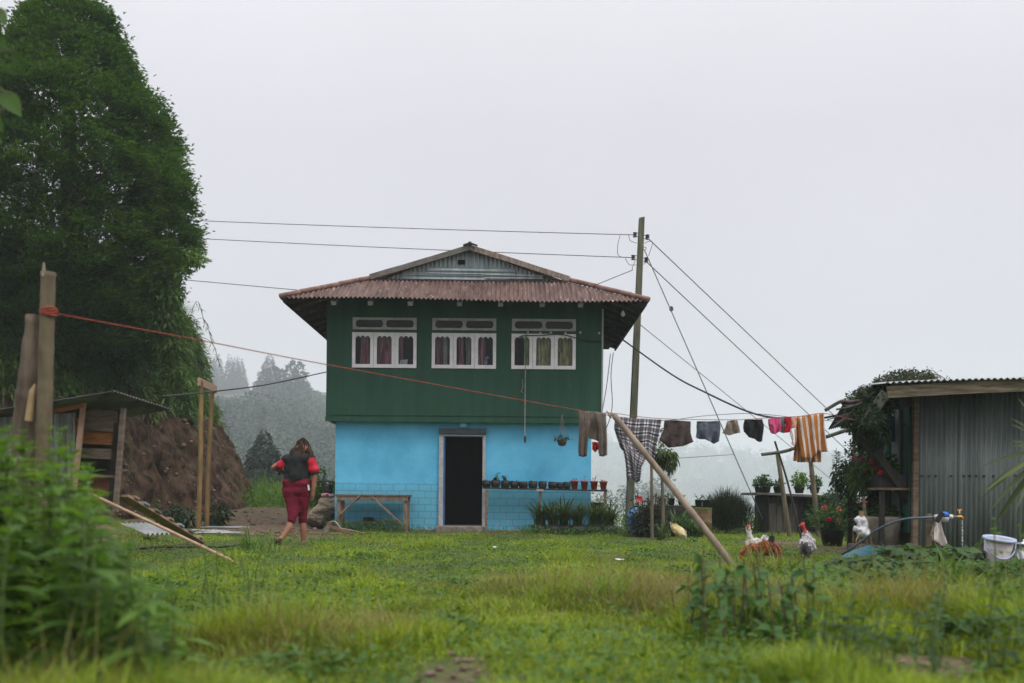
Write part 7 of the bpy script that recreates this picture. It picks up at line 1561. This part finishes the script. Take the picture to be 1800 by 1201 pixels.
for nm, pts in (('sleeve', [(w_(504, 808), 0.074, w_(498, 814, -0.01), 0.07), (w_(498, 814, -0.01), 0.068, w_(494, 817.5, -0.02), 0.066)]), ('sleeve', [(w_(543, 808), 0.076, w_(549, 818), 0.078), (w_(549, 818), 0.076, w_(551.5, 826, -0.01), 0.082)])):
    blob(nm, pts, M_sleeve, lady, voxel=0.010, smooth=3, disp=0.02, dfreq=11, seed=5)
for a, b2 in ((w_(492, 825, -0.02), w_(485.5, 823.5, -0.02)), (w_(547, 830.0, -.01), w_(555.5, 830.0, -.01))): pass
m = MB(); c = w_(489, 825.5, -0.02); d = (w_(482, 822, -0.02)-w_(503, 811)).normalized(); e1 = d.cross(Vector((0, 1, 0))).normalized(); e2 = d.cross(e1)
m.tube([c+d*0.012+(e1*math.cos(t)+e2*math.sin(t))*0.062 for t in np.linspace(0, 2*math.pi, 20)], 0.014, 6); m.build('cuff', M_shirt, lady, smooth=True)
m = MB(); c = w_(552.3, 830.5, -.01); d = (w_(553, 836)-w_(545, 810)).normalized(); e1 = d.cross(Vector((0, 1, 0))).normalized(); e2 = d.cross(e1)
m.tube([c+d*0.02+(e1*math.cos(t)+e2*math.sin(t))*0.062 for t in np.linspace(0, 2*math.pi, 20)], 0.014, 6); m.build('cuff', M_shirt, lady, smooth=True)
blob('trousers', [(w_(511.5, 850), 0.124, w_(531.5, 850), 0.124), (w_(511.5, 862), 0.125, w_(531.5, 862), 0.118), (w_(511, 863), 0.125, w_(515, 898, -0.06), 0.080), (w_(532, 863), 0.115, w_(531.5, 898, 0.05), 0.078),
     (w_(515, 898, -0.06), 0.078, w_(512.5, 914, -0.12), 0.060), (w_(531.5, 898, 0.05), 0.076, w_(532.5, 917, 0.07), 0.058)], M_wine, lady, voxel=0.011, smooth=4, disp=0.020, dfreq=10, seed=8, dstretch=(1, 1, 1.6))
m = MB(); P, U, Vv = coons([(540.5, 852), (543.5, 853)], [(543.5, 853), (544.5, 862)], [(542, 867), (544.5, 864)], [(540.5, 852), (541.5, 862)], 5, 8)
m.grid(np.array([[tuple(W(*P[i, j], YW-0.115)) for j in range(5)] for i in range(8)])); m.build('side_stripe', PM('white_stripe', (0.6, 0.58, 0.6), rough=0.8), lady, solid=0.012)
hp = [(head+Vector((0, -0.005, 0.04)), 0.095, head+Vector((0, -0.02, -0.02)), 0.098), (head+Vector((-0.03, -0.06, -0.02)), 0.06, w_(513, 802, -0.05), 0.035), (head+Vector((0.0, -0.07, 0)), 0.06, w_(524, 806, -0.07), 0.035), (head+Vector((0.05, -0.04, -0.02)), 0.06, w_(547, 803, -0.03), 0.03), (head+Vector((0.06, 0.03, 0.0)), 0.05, w_(552.5, 808, 0.03), 0.026), (head+Vector((-0.06, 0.0, 0.0)), 0.05, w_(509, 800, 0.0), 0.025)]
M_hair = PM('dark_hair', (0.010, 0.006, 0.005), (0.13, 0.05, 0.02), scale=5, lo=0.5, hi=0.72, rough=0.7, stretch=(6, 6, 1), spec=0.15, bump=0.5, bscale=30)
hair = blob('hair', hp, M_hair, lady, voxel=0.010, smooth=3, disp=0.02, dfreq=20, seed=2, dstretch=(1, 1, 0.3))
fb = FB(); n = 1500; a = rng.uniform(math.pi*0.8, math.pi*2.2, n); zt = -0.15*rng.random(n)**0.6+0.03*rng.normal(size=n); rr = 0.116*np.sqrt(np.clip(1-(zt/0.14)**2, 0.1, 1))
P0 = np.array(head)[None] + np.stack([np.cos(a)*rr, np.sin(a)*rr-0.01, zt], 1); D = np.stack([np.cos(a)*0.45-0.12, np.sin(a)*0.28-0.05, np.full(n, -1.0)], 1)+0.15*rdir(n)
fb.add(leaves(P0, D, np.stack([np.cos(a), np.sin(a), 0*a], 1), rng.uniform(0.05, 0.17, n), rng.uniform(0.005, 0.012, n), 4, 0.15)); fb.build('dyed_lock', LMAT('dyed_hair', [(0.06, 0.024, 0.012), (0.20, 0.075, 0.025), (0.36, 0.155, 0.05), (0.52, 0.27, 0.09)], 0.15, nscale=9), lady)
M_shoe = PM('black_sandal', (0.012, 0.012, 0.012), (0.03, 0.028, 0.026), scale=9, rough=0.6)
blob('sandal', [(w_(492, 953, -0.24), 0.036, w_(488, 958, -0.09), 0.036), (w_(489, 951, -0.2), 0.042, w_(488, 955, -0.12), 0.042)], M_shoe, lady, voxel=0.01, smooth=2)
blob('sandal', [(w_(535, 959.5, 0.0), 0.034, w_(532, 959.5, 0.22), 0.036), (w_(533, 957, 0.12), 0.044, w_(532, 958, 0.19), 0.042), (w_(537, 957, 0.0), 0.035, w_(536, 958, 0.05), 0.035)], M_shoe, lady, voxel=0.01, smooth=2)
for dx in (-0.03, 0.03): m = MB(); m.lathe([(0.002, -.006), (0.011, 0), (0.002, .006)], head+Vector((dx, 0.088, 0.0)), 8); m.build('eye', M_void, lady)

YC = 21.75
def c_(px, py, dy=0.0): return W(px, py, YC+dy)
crouch = thing('person', 'person in khaki jacket crouching at the house corner, mostly hidden by blue wall', 'person', (c_(570, 930).x, YC, 0.0))
hd_ = c_(577.5, 861, 0.02)
blob('body', [(hd_, 0.085, hd_+Vector((0, 0.02, 0.03)), 0.088), (hd_+Vector((0.01, 0.05, -0.07)), 0.05, hd_, 0.07), (hd_+Vector((0, 0.0, -0.14)), 0.05, hd_, 0.055), (hd_+Vector((0, 0.1, -0.03)), 0.012, hd_+Vector((0, 0.09, 0.0)), 0.012),
   (c_(572, 888), 0.09, c_(592, 888), 0.09), (c_(580, 890), 0.11, c_(558, 910), 0.11), (c_(569, 885), 0.05, c_(559, 902, 0.02), 0.042), (c_(559, 902, 0.02), 0.04, c_(586, 920, 0.5), 0.032), (c_(592, 886), 0.055, c_(600, 905, 0.3), 0.045), (c_(600, 905, 0.3), 0.042, c_(594, 920, 0.5), 0.032),
   (c_(586, 920, 0.5), 0.03, c_(589, 924, 0.55), 0.032), (c_(594, 920, 0.5), 0.03, c_(592, 924, 0.55), 0.032),
   (c_(554, 914), 0.085, c_(566, 908, 0.42), 0.065), (c_(566, 908, 0.42), 0.06, c_(556, 932, 0.18), 0.045), (c_(566, 916), 0.085, c_(584, 908, 0.42), 0.065), (c_(584, 908, 0.42), 0.06, c_(572, 932, 0.18), 0.045)], M_skin, crouch, voxel=0.012, smooth=3)
M_khaki = PM('khaki_canvas', (0.19, 0.155, 0.105), (0.31, 0.26, 0.19), scale=3.5, rough=0.95, bump=0.3, bscale=30, spec=0.1)
blob('jacket', [(c_(568, 886), 0.15, c_(594, 886), 0.15), (c_(578, 888), 0.19, c_(558, 908), 0.20), (c_(562, 900), 0.16, c_(551, 913), 0.13), (c_(568, 884, -.02), 0.085, c_(559, 902, 0.02), 0.07), (c_(559, 902, 0.02), 0.068, c_(570, 915, 0.3), 0.055), (c_(594, 886), 0.09, c_(600, 904, 0.3), 0.075), (c_(577, 876, 0.0), 0.08, c_(578, 875, .05), 0.08)], M_khaki, crouch, voxel=0.012, smooth=3, disp=0.075, dfreq=7, seed=6, dstretch=(0.9, 0.9, 1.7))
blob('trousers', [(c_(549, 917), 0.13, c_(562, 920), 0.13), (c_(552, 916), 0.13, c_(566, 908, 0.42), 0.09), (c_(566, 908, 0.42), 0.085, c_(556, 930, 0.18), 0.065), (c_(566, 918), 0.13, c_(584, 908, 0.42), 0.09), (c_(584, 908, 0.42), 0.085, c_(572, 930, 0.18), 0.065)], PM('dark_brown_cloth', (0.03, 0.02, 0.016), (0.055, 0.038, 0.03), rough=0.95), crouch, voxel=0.012, smooth=3, disp=0.03, dfreq=9)
blob('hair', [(hd_+Vector((0, -0.01, 0.035)), 0.097, hd_+Vector((0, -0.03, -0.03)), 0.095)], PM('black_hair', (0.008, 0.008, 0.008), (0.016, 0.015, 0.015), rough=0.5), crouch, voxel=0.012, smooth=3, disp=0.015, dfreq=22)
m = MB(); cc_ = hd_+Vector((-0.01, -0.03, -0.115)); m.tube([cc_+Vector((0.105*math.cos(t), 0.085*math.sin(t), 0.012*math.sin(t*3))) for t in np.linspace(0, 2*math.pi, 26)], 0.032, 8); m.build('scarf', PM('red_white_scarf', (0.5, 0.04, 0.08), (0.62, 0.5, 0.5), scale=18, lo=0.47, hi=0.53, rough=0.9), crouch, smooth=True)
for a in ((556, 934), (572, 934)): blob('boot', [(c_(a[0], a[1]-2, 0.1), 0.05, c_(a[0], a[1], 0.32), 0.042), (c_(a[0], a[1]-8, 0.16), 0.05, c_(a[0], a[1]-2, 0.14), 0.052)], M_shoe, crouch, voxel=0.014, smooth=2)

# ---------------------------------------------------------------- hens
def hen(name, lab, parts, mat, extra, Yd): 
    t = thing(name, lab, 'chicken', extra[0]); blob('body', parts, mat, t, voxel=0.008, smooth=3, disp=0.018, dfreq=30, seed=4); return t
def plume(parent, name, c, d, n, ln, wd, mat, spread=0.35, droop=0.3):
    D = np.array(d)[None]+spread*rdir(n); np_mesh(name, *leaves(np.array(c)[None]+0.02*rng.normal(size=(n, 3)), D, rdir(n), rng.uniform(.7, 1.1, n)*ln, wd, 4, droop), mat, parent)
M_comb = PM('red_comb', (0.36, 0.025, 0.03), (0.48, 0.06, 0.05), rough=0.6, scale=20); M_leg = PM('hen_shank', (0.32, 0.17, 0.09), (0.40, 0.24, 0.14), rough=0.7); M_beak = PM('horn_beak', (0.40, 0.27, 0.15), rough=0.5)
def shank(t, tops, Yd):
    for a in tops:
        q = W(*a, Yd); g = Vector((q.x, q.y, float(gz(q.x, q.y)))); m = MB(); m.tube([q, q.lerp(g, .5)+Vector((0, -.012, 0)), g], [.011, .008, .008], 6)
        for dx, dy in ((0, .05), (.03, .04), (-.03, .04), (0, -.03)): m.tube([g+Vector((0, 0, .008)), g+Vector((dx, dy, .004))], .005, 5)
        m.build('leg', M_leg, t)
Yh = 11.7
h_ = lambda px, py, dy=0: W(px, py, Yh+dy)
gh = hen('hen', 'grey and white naked-necked hen seen from behind standing tall', [(h_(1419, 962, -.04), 0.085, h_(1419, 952, .08), 0.08), (h_(1419, 948, .1), 0.07, h_(1418, 942, .14), 0.055), (h_(1409, 952, .02), 0.035, h_(1408, 962, -.05), 0.035), (h_(1429, 952, .02), 0.035, h_(1430, 964, -.05), 0.035), (h_(1417, 968), 0.05, h_(1417, 974), 0.03)],
   PM('grey_white_plumage', (0.13, 0.125, 0.125), (0.44, 0.42, 0.42), scale=26, lo=0.42, hi=0.58, rough=0.9), [tuple(gp(1418, Yh, 0))], Yh)
blob('neck', [(h_(1418, 942, .12), 0.028, h_(1414, 931, .14), 0.02), (h_(1414, 931, .14), 0.02, h_(1411, 924, .14), 0.024), (h_(1411, 923, .14), 0.025, h_(1408, 923.5, .14), 0.018), (h_(1410, 920, .14), 0.012, h_(1413, 920, .14), 0.012)], M_comb, gh, voxel=0.006, smooth=2)
m = MB(); m.tube([h_(1407.5, 923.5, .14), h_(1404, 924.5, .14)], [.01, .002], 6); m.build('beak', M_beak, gh)
plume(gh, 'collar', h_(1418, 944, .1), (0, -.2, .3), 46, 0.07, 0.02, PM('white_feather', (0.42, 0.40, 0.40), (0.56, 0.54, 0.54), scale=30, rough=.9), 0.9); plume(gh, 'tail', h_(1416, 956, -.08), (-.05, -.55, -.55), 26, 0.13, 0.03, PM('dark_feather', (0.02, 0.02, 0.02), (0.06, 0.055, 0.055), scale=20, rough=.8), 0.3)
shank(gh, ((1414, 974), (1421, 974)), Yh)
Yh = 12.1
wh = hen('hen', 'cream white hen with upright neck behind the red-brown rooster', [(h_(1321, 957), 0.075, h_(1332, 958, .05), 0.085), (h_(1320, 952), 0.05, h_(1316, 932), 0.024), (h_(1316, 932), 0.022, h_(1315.5, 926), 0.024)], PM('cream_plumage', (0.36, 0.33, 0.28), (0.56, 0.53, 0.46), scale=20, lo=.42, hi=.58, rough=.9), [tuple(gp(1322, Yh, 0))], Yh)
blob('comb', [(h_(1315, 922, -.01), 0.008, h_(1318, 922.5, -.01), 0.009), (h_(1314, 928, -.02), 0.009, h_(1314.5, 930, -.02), 0.01), (h_(1314.5, 925.5, -.02), 0.012, h_(1316, 926, -.02), .012)], M_comb, wh, voxel=0.005, smooth=2); m = MB(); m.tube([h_(1313.5, 926.5), h_(1310.5, 928)], [.009, .002], 6); m.build('beak', M_beak, wh)
plume(wh, 'tail', h_(1339, 952, .05), (.6, .1, .6), 16, .12, .03, PM('white_feather', (0.42, 0.40, 0.40))); shank(wh, ((1321, 968), (1327, 968)), Yh)
Yh = 10.5
rs = hen('rooster', 'red-brown rooster with dark tail pecking in the grass near the leaning pole', [(h_(1326, 966), 0.064, h_(1349, 964, .02), 0.082), (h_(1322, 964), 0.052, h_(1310, 972), 0.033), (h_(1310, 969), 0.033, h_(1304, 975), 0.028), (h_(1340, 957), 0.045, h_(1357, 958), 0.035)], PM('rust_orange_plumage', (0.035, 0.011, 0.009), (0.25, 0.055, 0.017), scale=17, lo=.4, hi=.6, rough=.8), [tuple(gp(1338, Yh, 0))], Yh)
blob('comb', [(h_(1303, 971, -.02), .013, h_(1307, 967, -.02), .013), (h_(1302, 978, -.02), .014, h_(1303, 981, -.02), .012)], M_comb, rs, voxel=.006, smooth=2); m = MB(); m.tube([h_(1301.5, 976), h_(1297, 980)], [.011, .002], 6); m.build('beak', M_beak, rs)
M_sick = PM('black_feather', (0.01, 0.01, 0.012), (0.025, 0.025, 0.03), scale=20, rough=.5)
plume(rs, 'tail', h_(1354, 957), (0.15, 0, 1.0), 16, .11, .03, M_sick, .25, .15); plume(rs, 'tail_sickle', h_(1359, 958), (.35, -.1, -.3), 14, .12, .03, PM('maroon_feather', (0.16, .02, .02), (0.3, .05, .04), scale=20, rough=.6), .25, .9); plume(rs, 'hackle', h_(1318, 960, -.04), (-.5, -.25, -.4), 22, .07, .016, PM('orange_feather', (0.20, .035, .014), (0.36, .095, .025), scale=20, rough=.7), .35, .3); plume(rs, 'saddle', h_(1344, 954, -.05), (.3, -.4, -.5), 14, .07, .016, PM('orange_feather', (0.40, .10, .025)), .5, .4); shank(rs, ((1333, 975), (1345, 975)), Yh)

# ---------------------------------------------------------------- near plants
def weed(base, top, lab, mat, node=0.06, ll=0.10, lw=0.032, group=None, name='tall_weed', whorl=2, seed=0):
    t = thing(name, lab, 'weed', tuple(base), group); b_, tp_ = Vector(base), Vector(top); L_ = (tp_-b_).length
    q = cable([b_, (b_+tp_)/2+Vector((random.uniform(-.03, .03), random.uniform(-.03, .03), 0)), tp_], 14); m = MB(); m.tube(q, np.linspace(.006, .003, len(q)), 5); fb = FB()
    k = max(4, int(L_/node)); tt = np.linspace(0.08, 1.0, k)**0.85; P = poly_at(q, tt); B, D, Nn, LL = [], [], [], []
    for i in range(k):
        a0 = i*math.pi/2+seed; f = math.sin(math.pi*min(1, 0.12+tt[i]*0.75))**0.7*(0.55 if tt[i] > 0.95 else 1)
        for j in range(whorl if tt[i] < 0.93 else 5):
            a = a0+j*2*math.pi/(whorl if tt[i] < 0.93 else 5); el = 0.25 if tt[i] < 0.9 else 0.75
            B.append(P[i]); D.append((math.cos(a), math.sin(a), el+random.uniform(-.25, .25))); Nn.append((-math.cos(a)*el, -math.sin(a)*el, 1)); LL.append(ll*f*random.uniform(.75, 1.25))
        if random.random() < 0.5 and 0.2 < tt[i] < 0.9:            # short side shoot
            a = random.uniform(0, 6.28); c = P[i]+np.array([math.cos(a), math.sin(a), .6])*0.06
            for j in range(4): aa = a+j*1.57; B.append(c); D.append((math.cos(aa), math.sin(aa), .5)); Nn.append((0, 0, 1)); LL.append(ll*0.5*random.uniform(.7, 1.2))
    LL = np.array(LL); fb.add(leaves(np.array(B), np.array(D), np.array(Nn), LL, LL*lw/ll, 4, 0.35, 0.12)); m.build('stem', M_stem, t); fb.build('leaves', mat, t); return t
L_weed = LMAT('near_weed_leaves', [(0.034, 0.082, 0.016), (0.07, 0.15, 0.024), (0.12, 0.225, 0.034), (0.20, 0.33, 0.055)], 0.45, nscale=3)
cnt = 0
for k in range(105):
    px = -50 + 345*random.random()**1.05; Yd = random.uniform(2.7, 5.6); py = np.interp(px, [-50, 0, 120, 170, 215, 260], [755, 742, 755, 835, 905, 985]) + 260*random.random()**1.3
    b_ = gp(px+random.uniform(-15, 15), Yd, -.02); tp_ = W(px, py, Yd)
    if tp_.z < b_.z+0.12: continue
    weed(b_, tp_, 'leafy green weed crowding in front of the bamboo post and coop', L_weed, group='tall weeds before the bamboo post', ll=random.uniform(.12, .18), lw=.052, node=.055, seed=k)
for px, py, Yd, lab in ((1747, 914, 5.0, 'single tall bright weed rising in front of the white bucket'), (1792, 925, 4.8, 'tall bright weed rising in front of the milk can')):
    weed(gp(px, Yd), W(px, py, Yd), lab, L_weed, ll=.09, lw=.035)
for k in range(64):
    px = random.uniform(1440, 1840); Yd = random.uniform(3.2, 6.5); weed(gp(px, Yd), W(px, random.uniform(np.interp(px, [1440, 1650, 1840], [1060, 1000, 985]), 1110), Yd), 'low leafy weed in the green thicket below the bucket', L_mid, group='weeds below the bucket', ll=.085, lw=.042, node=.045, seed=k)
for k in range(22):
    px = random.uniform(230, 470); Yd = random.uniform(5, 9); b_ = gp(px, Yd, -.02); weed(b_, b_+Vector((random.uniform(-.05, .05), 0, random.uniform(.14, .32))), 'short weed in the rough grass in front of the ramp', L_clover, group='short weeds before the ramp', ll=.055, lw=.022, node=.035, seed=k)
# docks with brown stems and broad leaves
L_dock = LMAT('dock_leaves', [(0.025, 0.07, 0.016), (0.055, 0.13, 0.026), (0.09, 0.19, 0.036)], 0.35, nscale=4)
for i, (pxs, lab) in enumerate((((1205, 1225, 1240, 1262, 1275), 'broad leaved dock with thin brown stems nearest the fallen end of bamboo prop'), ((1290, 1300, 1318, 1335, 1345), 'tallest broad leaved dock in front of the rooster'), ((1362, 1375, 1390, 1405, 1425), 'broad leaved dock with one tall dark stem below the grey hen'))):
    t = thing('dock_plant', lab, 'weed', tuple(gp(pxs[2], 5.0, 0)), 'broad leaved docks in the grass'); m = MB(); fb = FB()
    for px in pxs:
        for rep in range(2):
            Yd = random.uniform(4.6, 5.4); b_ = gp(px, Yd); h = random.uniform(0.30, 0.52); tt = b_+Vector((random.uniform(-.06, .06), random.uniform(-.04, .04), h)); q = cable([b_, (b_+tt)/2+Vector((.01, 0, 0)), tt], 8); m.tube(q, np.linspace(.006, .003, len(q)), 5)
            nn = 9; P = poly_at(q, rng.uniform(.3, .98, nn)); fb.add(leaves(P, rdir(nn)*np.array([1, 1, .5]), np.array([0, -.3, 1.0])+.4*rdir(nn), rng.uniform(.05, .11, nn), rng.uniform(.03, .055, nn), 4, .3)); nn = 5; P = np.array(b_)[None]+rng.normal(0, .03, (nn, 3)); P[:, 2] = b_.z+rng.uniform(.03, .12, nn); fb.add(leaves(P, rdir(nn)*np.array([1, 1, .3])+np.array([0, 0, .3]), np.array([0, 0, 1.0])+.3*rdir(nn), rng.uniform(.09, .16, nn), rng.uniform(.045, .07, nn), 4, .3))
    m.build('stem', M_bstem, t); fb.build('leaves', L_dock, t)
# grass tufts
def tuft(px, Yd, n, h, wd, mat, lab, lean=(.2, 1.3), r_=.05):
    p = gp(px, Yd, -.01); V, G = blades(np.array(p)[None]+np.stack([rng.normal(0, r_, n), rng.normal(0, r_, n), 0*np.ones(n)], 1), rng.uniform(0, 6.28, n), rng.uniform(.5, 1.1, n)*h, np.full(n, wd), rng.uniform(*lean, n), 5); o = np_mesh('grass_tuft', V, G, mat, None, tuple(p)); tag(o, lab, 'grass tuft')
tuft(1062, 6.3, 70, .34, .011, LMAT('lime_grass', [(0.08, 0.18, 0.02), (0.15, 0.27, 0.03), (0.2, 0.32, 0.05)], .45), 'bright lime green grass tuft in the open lawn', (.3, 1.5), .09)
tuft(452, 12.2, 70, .42, .014, L_bright, 'long pale grass tuft beside the walking woman', (.4, 1.6), .12); tuft(1165, 17.8, 60, .4, .016, L_strap, 'long grass tuft beside the yellow sack'); tuft(740, 13, 130, .24, .012, L_grass, 'dark green grass tuft in the lawn before the door', (.3, 1.4), .16)
tuft(1672, 7.4, 26, .42, .035, L_bright, 'broad bladed bright grass clump below the basin', (.2, .9), .07); tuft(1325, 9.8, 70, .26, .010, L_grass, 'green grass tuft half hiding the pecking rooster', (.1, .7), .10); tuft(1345, 9.6, 60, .38, .010, L_dry, 'tall thin grass tuft in front of the rooster', (.1, .7), .15)
# large lobed leaves near the pipe
for px, Yd, rx, rz, n, sz, lab, lm in ((1625, 9.4, .42, .22, 230, .13, 'squash plant with big leaves under the water pipe', L_mid), (1560, 9.0, .4, .14, 200, .11, 'low broad leaved plant in front of the blue sheet', L_mid), (1500, 9.3, .3, .13, 170, .10, 'low leafy clump at the end of the hose', L_mid), (1695, 10.4, .3, .2, 120, .10, 'dark leafy plant at the foot of the tin wall behind the basin', L_darkl)):
    p = gp(px, Yd, 0); t = thing('leafy_plant', lab, 'plant', tuple(p)); fb = FB(); d = rdir(n); P = np.array(p)[None]+d*np.array([rx, rx*.8, 0])*rng.random((n, 1))**.5; P[:, 2] = p.z+rz*rng.random(n)+.03; s = rng.uniform(.6, 1.2, n)*sz; fb.add(leaves(P, d*np.array([1, 1, .2])+.3*rdir(n), np.array([0, -.25, 1.0])+.35*rdir(n), s, s*.75, 4, .25, .1)); fb.build('leaves', lm, t)
    m = MB()
    for k in range(10): m.tube([p, p+Vector((random.uniform(-rx, rx)*.7, random.uniform(-rx, rx)*.5, rz*.7))], .006, 5)
    m.build('stem', M_stem, t)
fe = thing('fern', 'small upright bright fern beside the white bucket', 'fern', tuple(gp(1706, 10.45, 0))); p = gp(1706, 10.6, 0); fb = FB()
for a0, h in ((0.1, .33), (2.2, .24), (4.0, .2), (5.2, .26)):
    q = cable([p, p+Vector((math.cos(a0)*.04, -.02, h*.6)), p+Vector((math.cos(a0)*.12, -.05, h))], 18)
    for i in range(2, len(q)):
        wl = .075*(1-i/len(q))+.012; fb.add(leaves(np.repeat(q[i][None], 2, 0), np.array([[1, -.2, .25], [-1, -.2, .25]]), np.array([[0, -1, .6]]*2), wl, .016, 2, .1))
fb.build('frond', L_bright, fe)
# yucca at the right edge
yu = thing('yucca', 'spiky yucca leaves reaching in front of the tin shed from the right edge', 'yucca', tuple(gp(1880, 6.6, 0))); o_ = W(1846, 792, 6.6); m = MB(); m.tube([gp(1885, 6.6), W(1875, 900, 6.6), o_], [.07, .06, .05], 10); m.build('trunk', M_bark, yu, smooth=True)
B, D, Ln = [], [], []
for tx, ty, dy in ((1769,727,-.1),(1769,738,.1),(1785,702,0),(1782,684,.1),(1770,774,.1),(1774,784,-.1),(1731,818,0),(1740,855,.1),(1737,862,-.1),(1733,872,.15),(1745,895,-.1),(1757,912,.1),(1765,905,0),(1790,890,-.2),(1772,840,-.15),(1800,930,.1),(1760,845,.1),(1850,930,0),(1900,880,0),(1950,800,0),(1920,720,.1),(1870,670,0),(1830,650,.1),(1890,650,-.2)):
    tp_ = W(tx, ty, 6.6+dy*2); d = tp_-o_; B.append(tuple(o_)); D.append(tuple(d.normalized()+Vector((0, 0, .16)))); Ln.append(d.length*1.02)
Ln = np.array(Ln); V, G = leaves(np.array(B), np.array(D), np.array([[0, -.8, .7]]*len(B)), Ln, .032, 6, .17, .25); np_mesh('leaves', V, G, LMAT('yucca_leaves', [(0.03, 0.05, 0.018), (0.06, 0.085, 0.025), (0.12, 0.14, 0.04)], .25), yu)
# leafy branch at the top left corner, close to the camera
lb2 = thing('leafy_branch', 'branch of large broad leaves entering at the top corner in front of the conifer', 'branch', tuple(W(-60, 150, 4.2))); m = MB(); fb = FB()
for pts in (((-90, 120), (-30, 70), (2, 20)), ((-90, 130), (-30, 92), (22, 92)), ((-90, 140), (-20, 150), (18, 165)), ((-90, 190), (-20, 205), (10, 190))): m.tube(cable([W(x, y, 4.2) for x, y in pts], 12), .0045, 5)
m.build('twig', M_bstem, lb2)
B, D, Ln, Wd = [], [], [], []
for x0, y0, x1, y1, w__ in ((-5, 12, 10, 42, 14), (-12, 60, 14, 86, 15), (18, 88, 42, 120, 12), (-8, 98, 12, 124, 22), (0, 160, 38, 200, 24), (-14, 145, 6, 180, 16), (-15, 200, 6, 230, 14), (-10, 30, 3, 62, 10), (-30, 80, 0, 100, 16), (-25, 230, 4, 250, 12), (-40, 20, -10, 50, 16), (-45, 130, -10, 170, 18)):
    a, b2 = W(x0, y0, 4.2+.1*random.random()), W(x1, y1, 4.2+.1*random.random()); B.append(tuple(a)); D.append(tuple(b2-a)); Ln.append((b2-a).length); Wd.append(w__*4.2/FPX*1.5)
V, G = leaves(np.array(B), np.array(D), np.array([[.25, -1, .4]]*len(B)), np.array(Ln), np.array(Wd), 6, .1, .1); np_mesh('leaves', V, G, LMAT('broad_leaves', [(0.02, 0.055, 0.012), (0.05, 0.11, 0.02), (0.1, 0.18, 0.035)], .4), lb2)
for px, py, lab in ((872, 969, 'small white paper scrap on the lawn before the doorstep'), (1090, 992, 'tiny pale scrap on the lawn right of the paper scrap')):
    Yd = CAM_H*FPX/(py-883); p = gp(px, Yd, .05); m = MB(); m.grid(np.array([[(p.x+(j-2)*.022, p.y+(i-2)*.02, p.z+.02*vnoise(i*1.3, j*1.7, px)) for j in range(5)] for i in range(5)])); o = m.build('paper_scrap', PM('white_paper', (0.6, 0.6, 0.62), rough=.7), loc=tuple(p), solid=.002); tag(o, lab, 'litter')
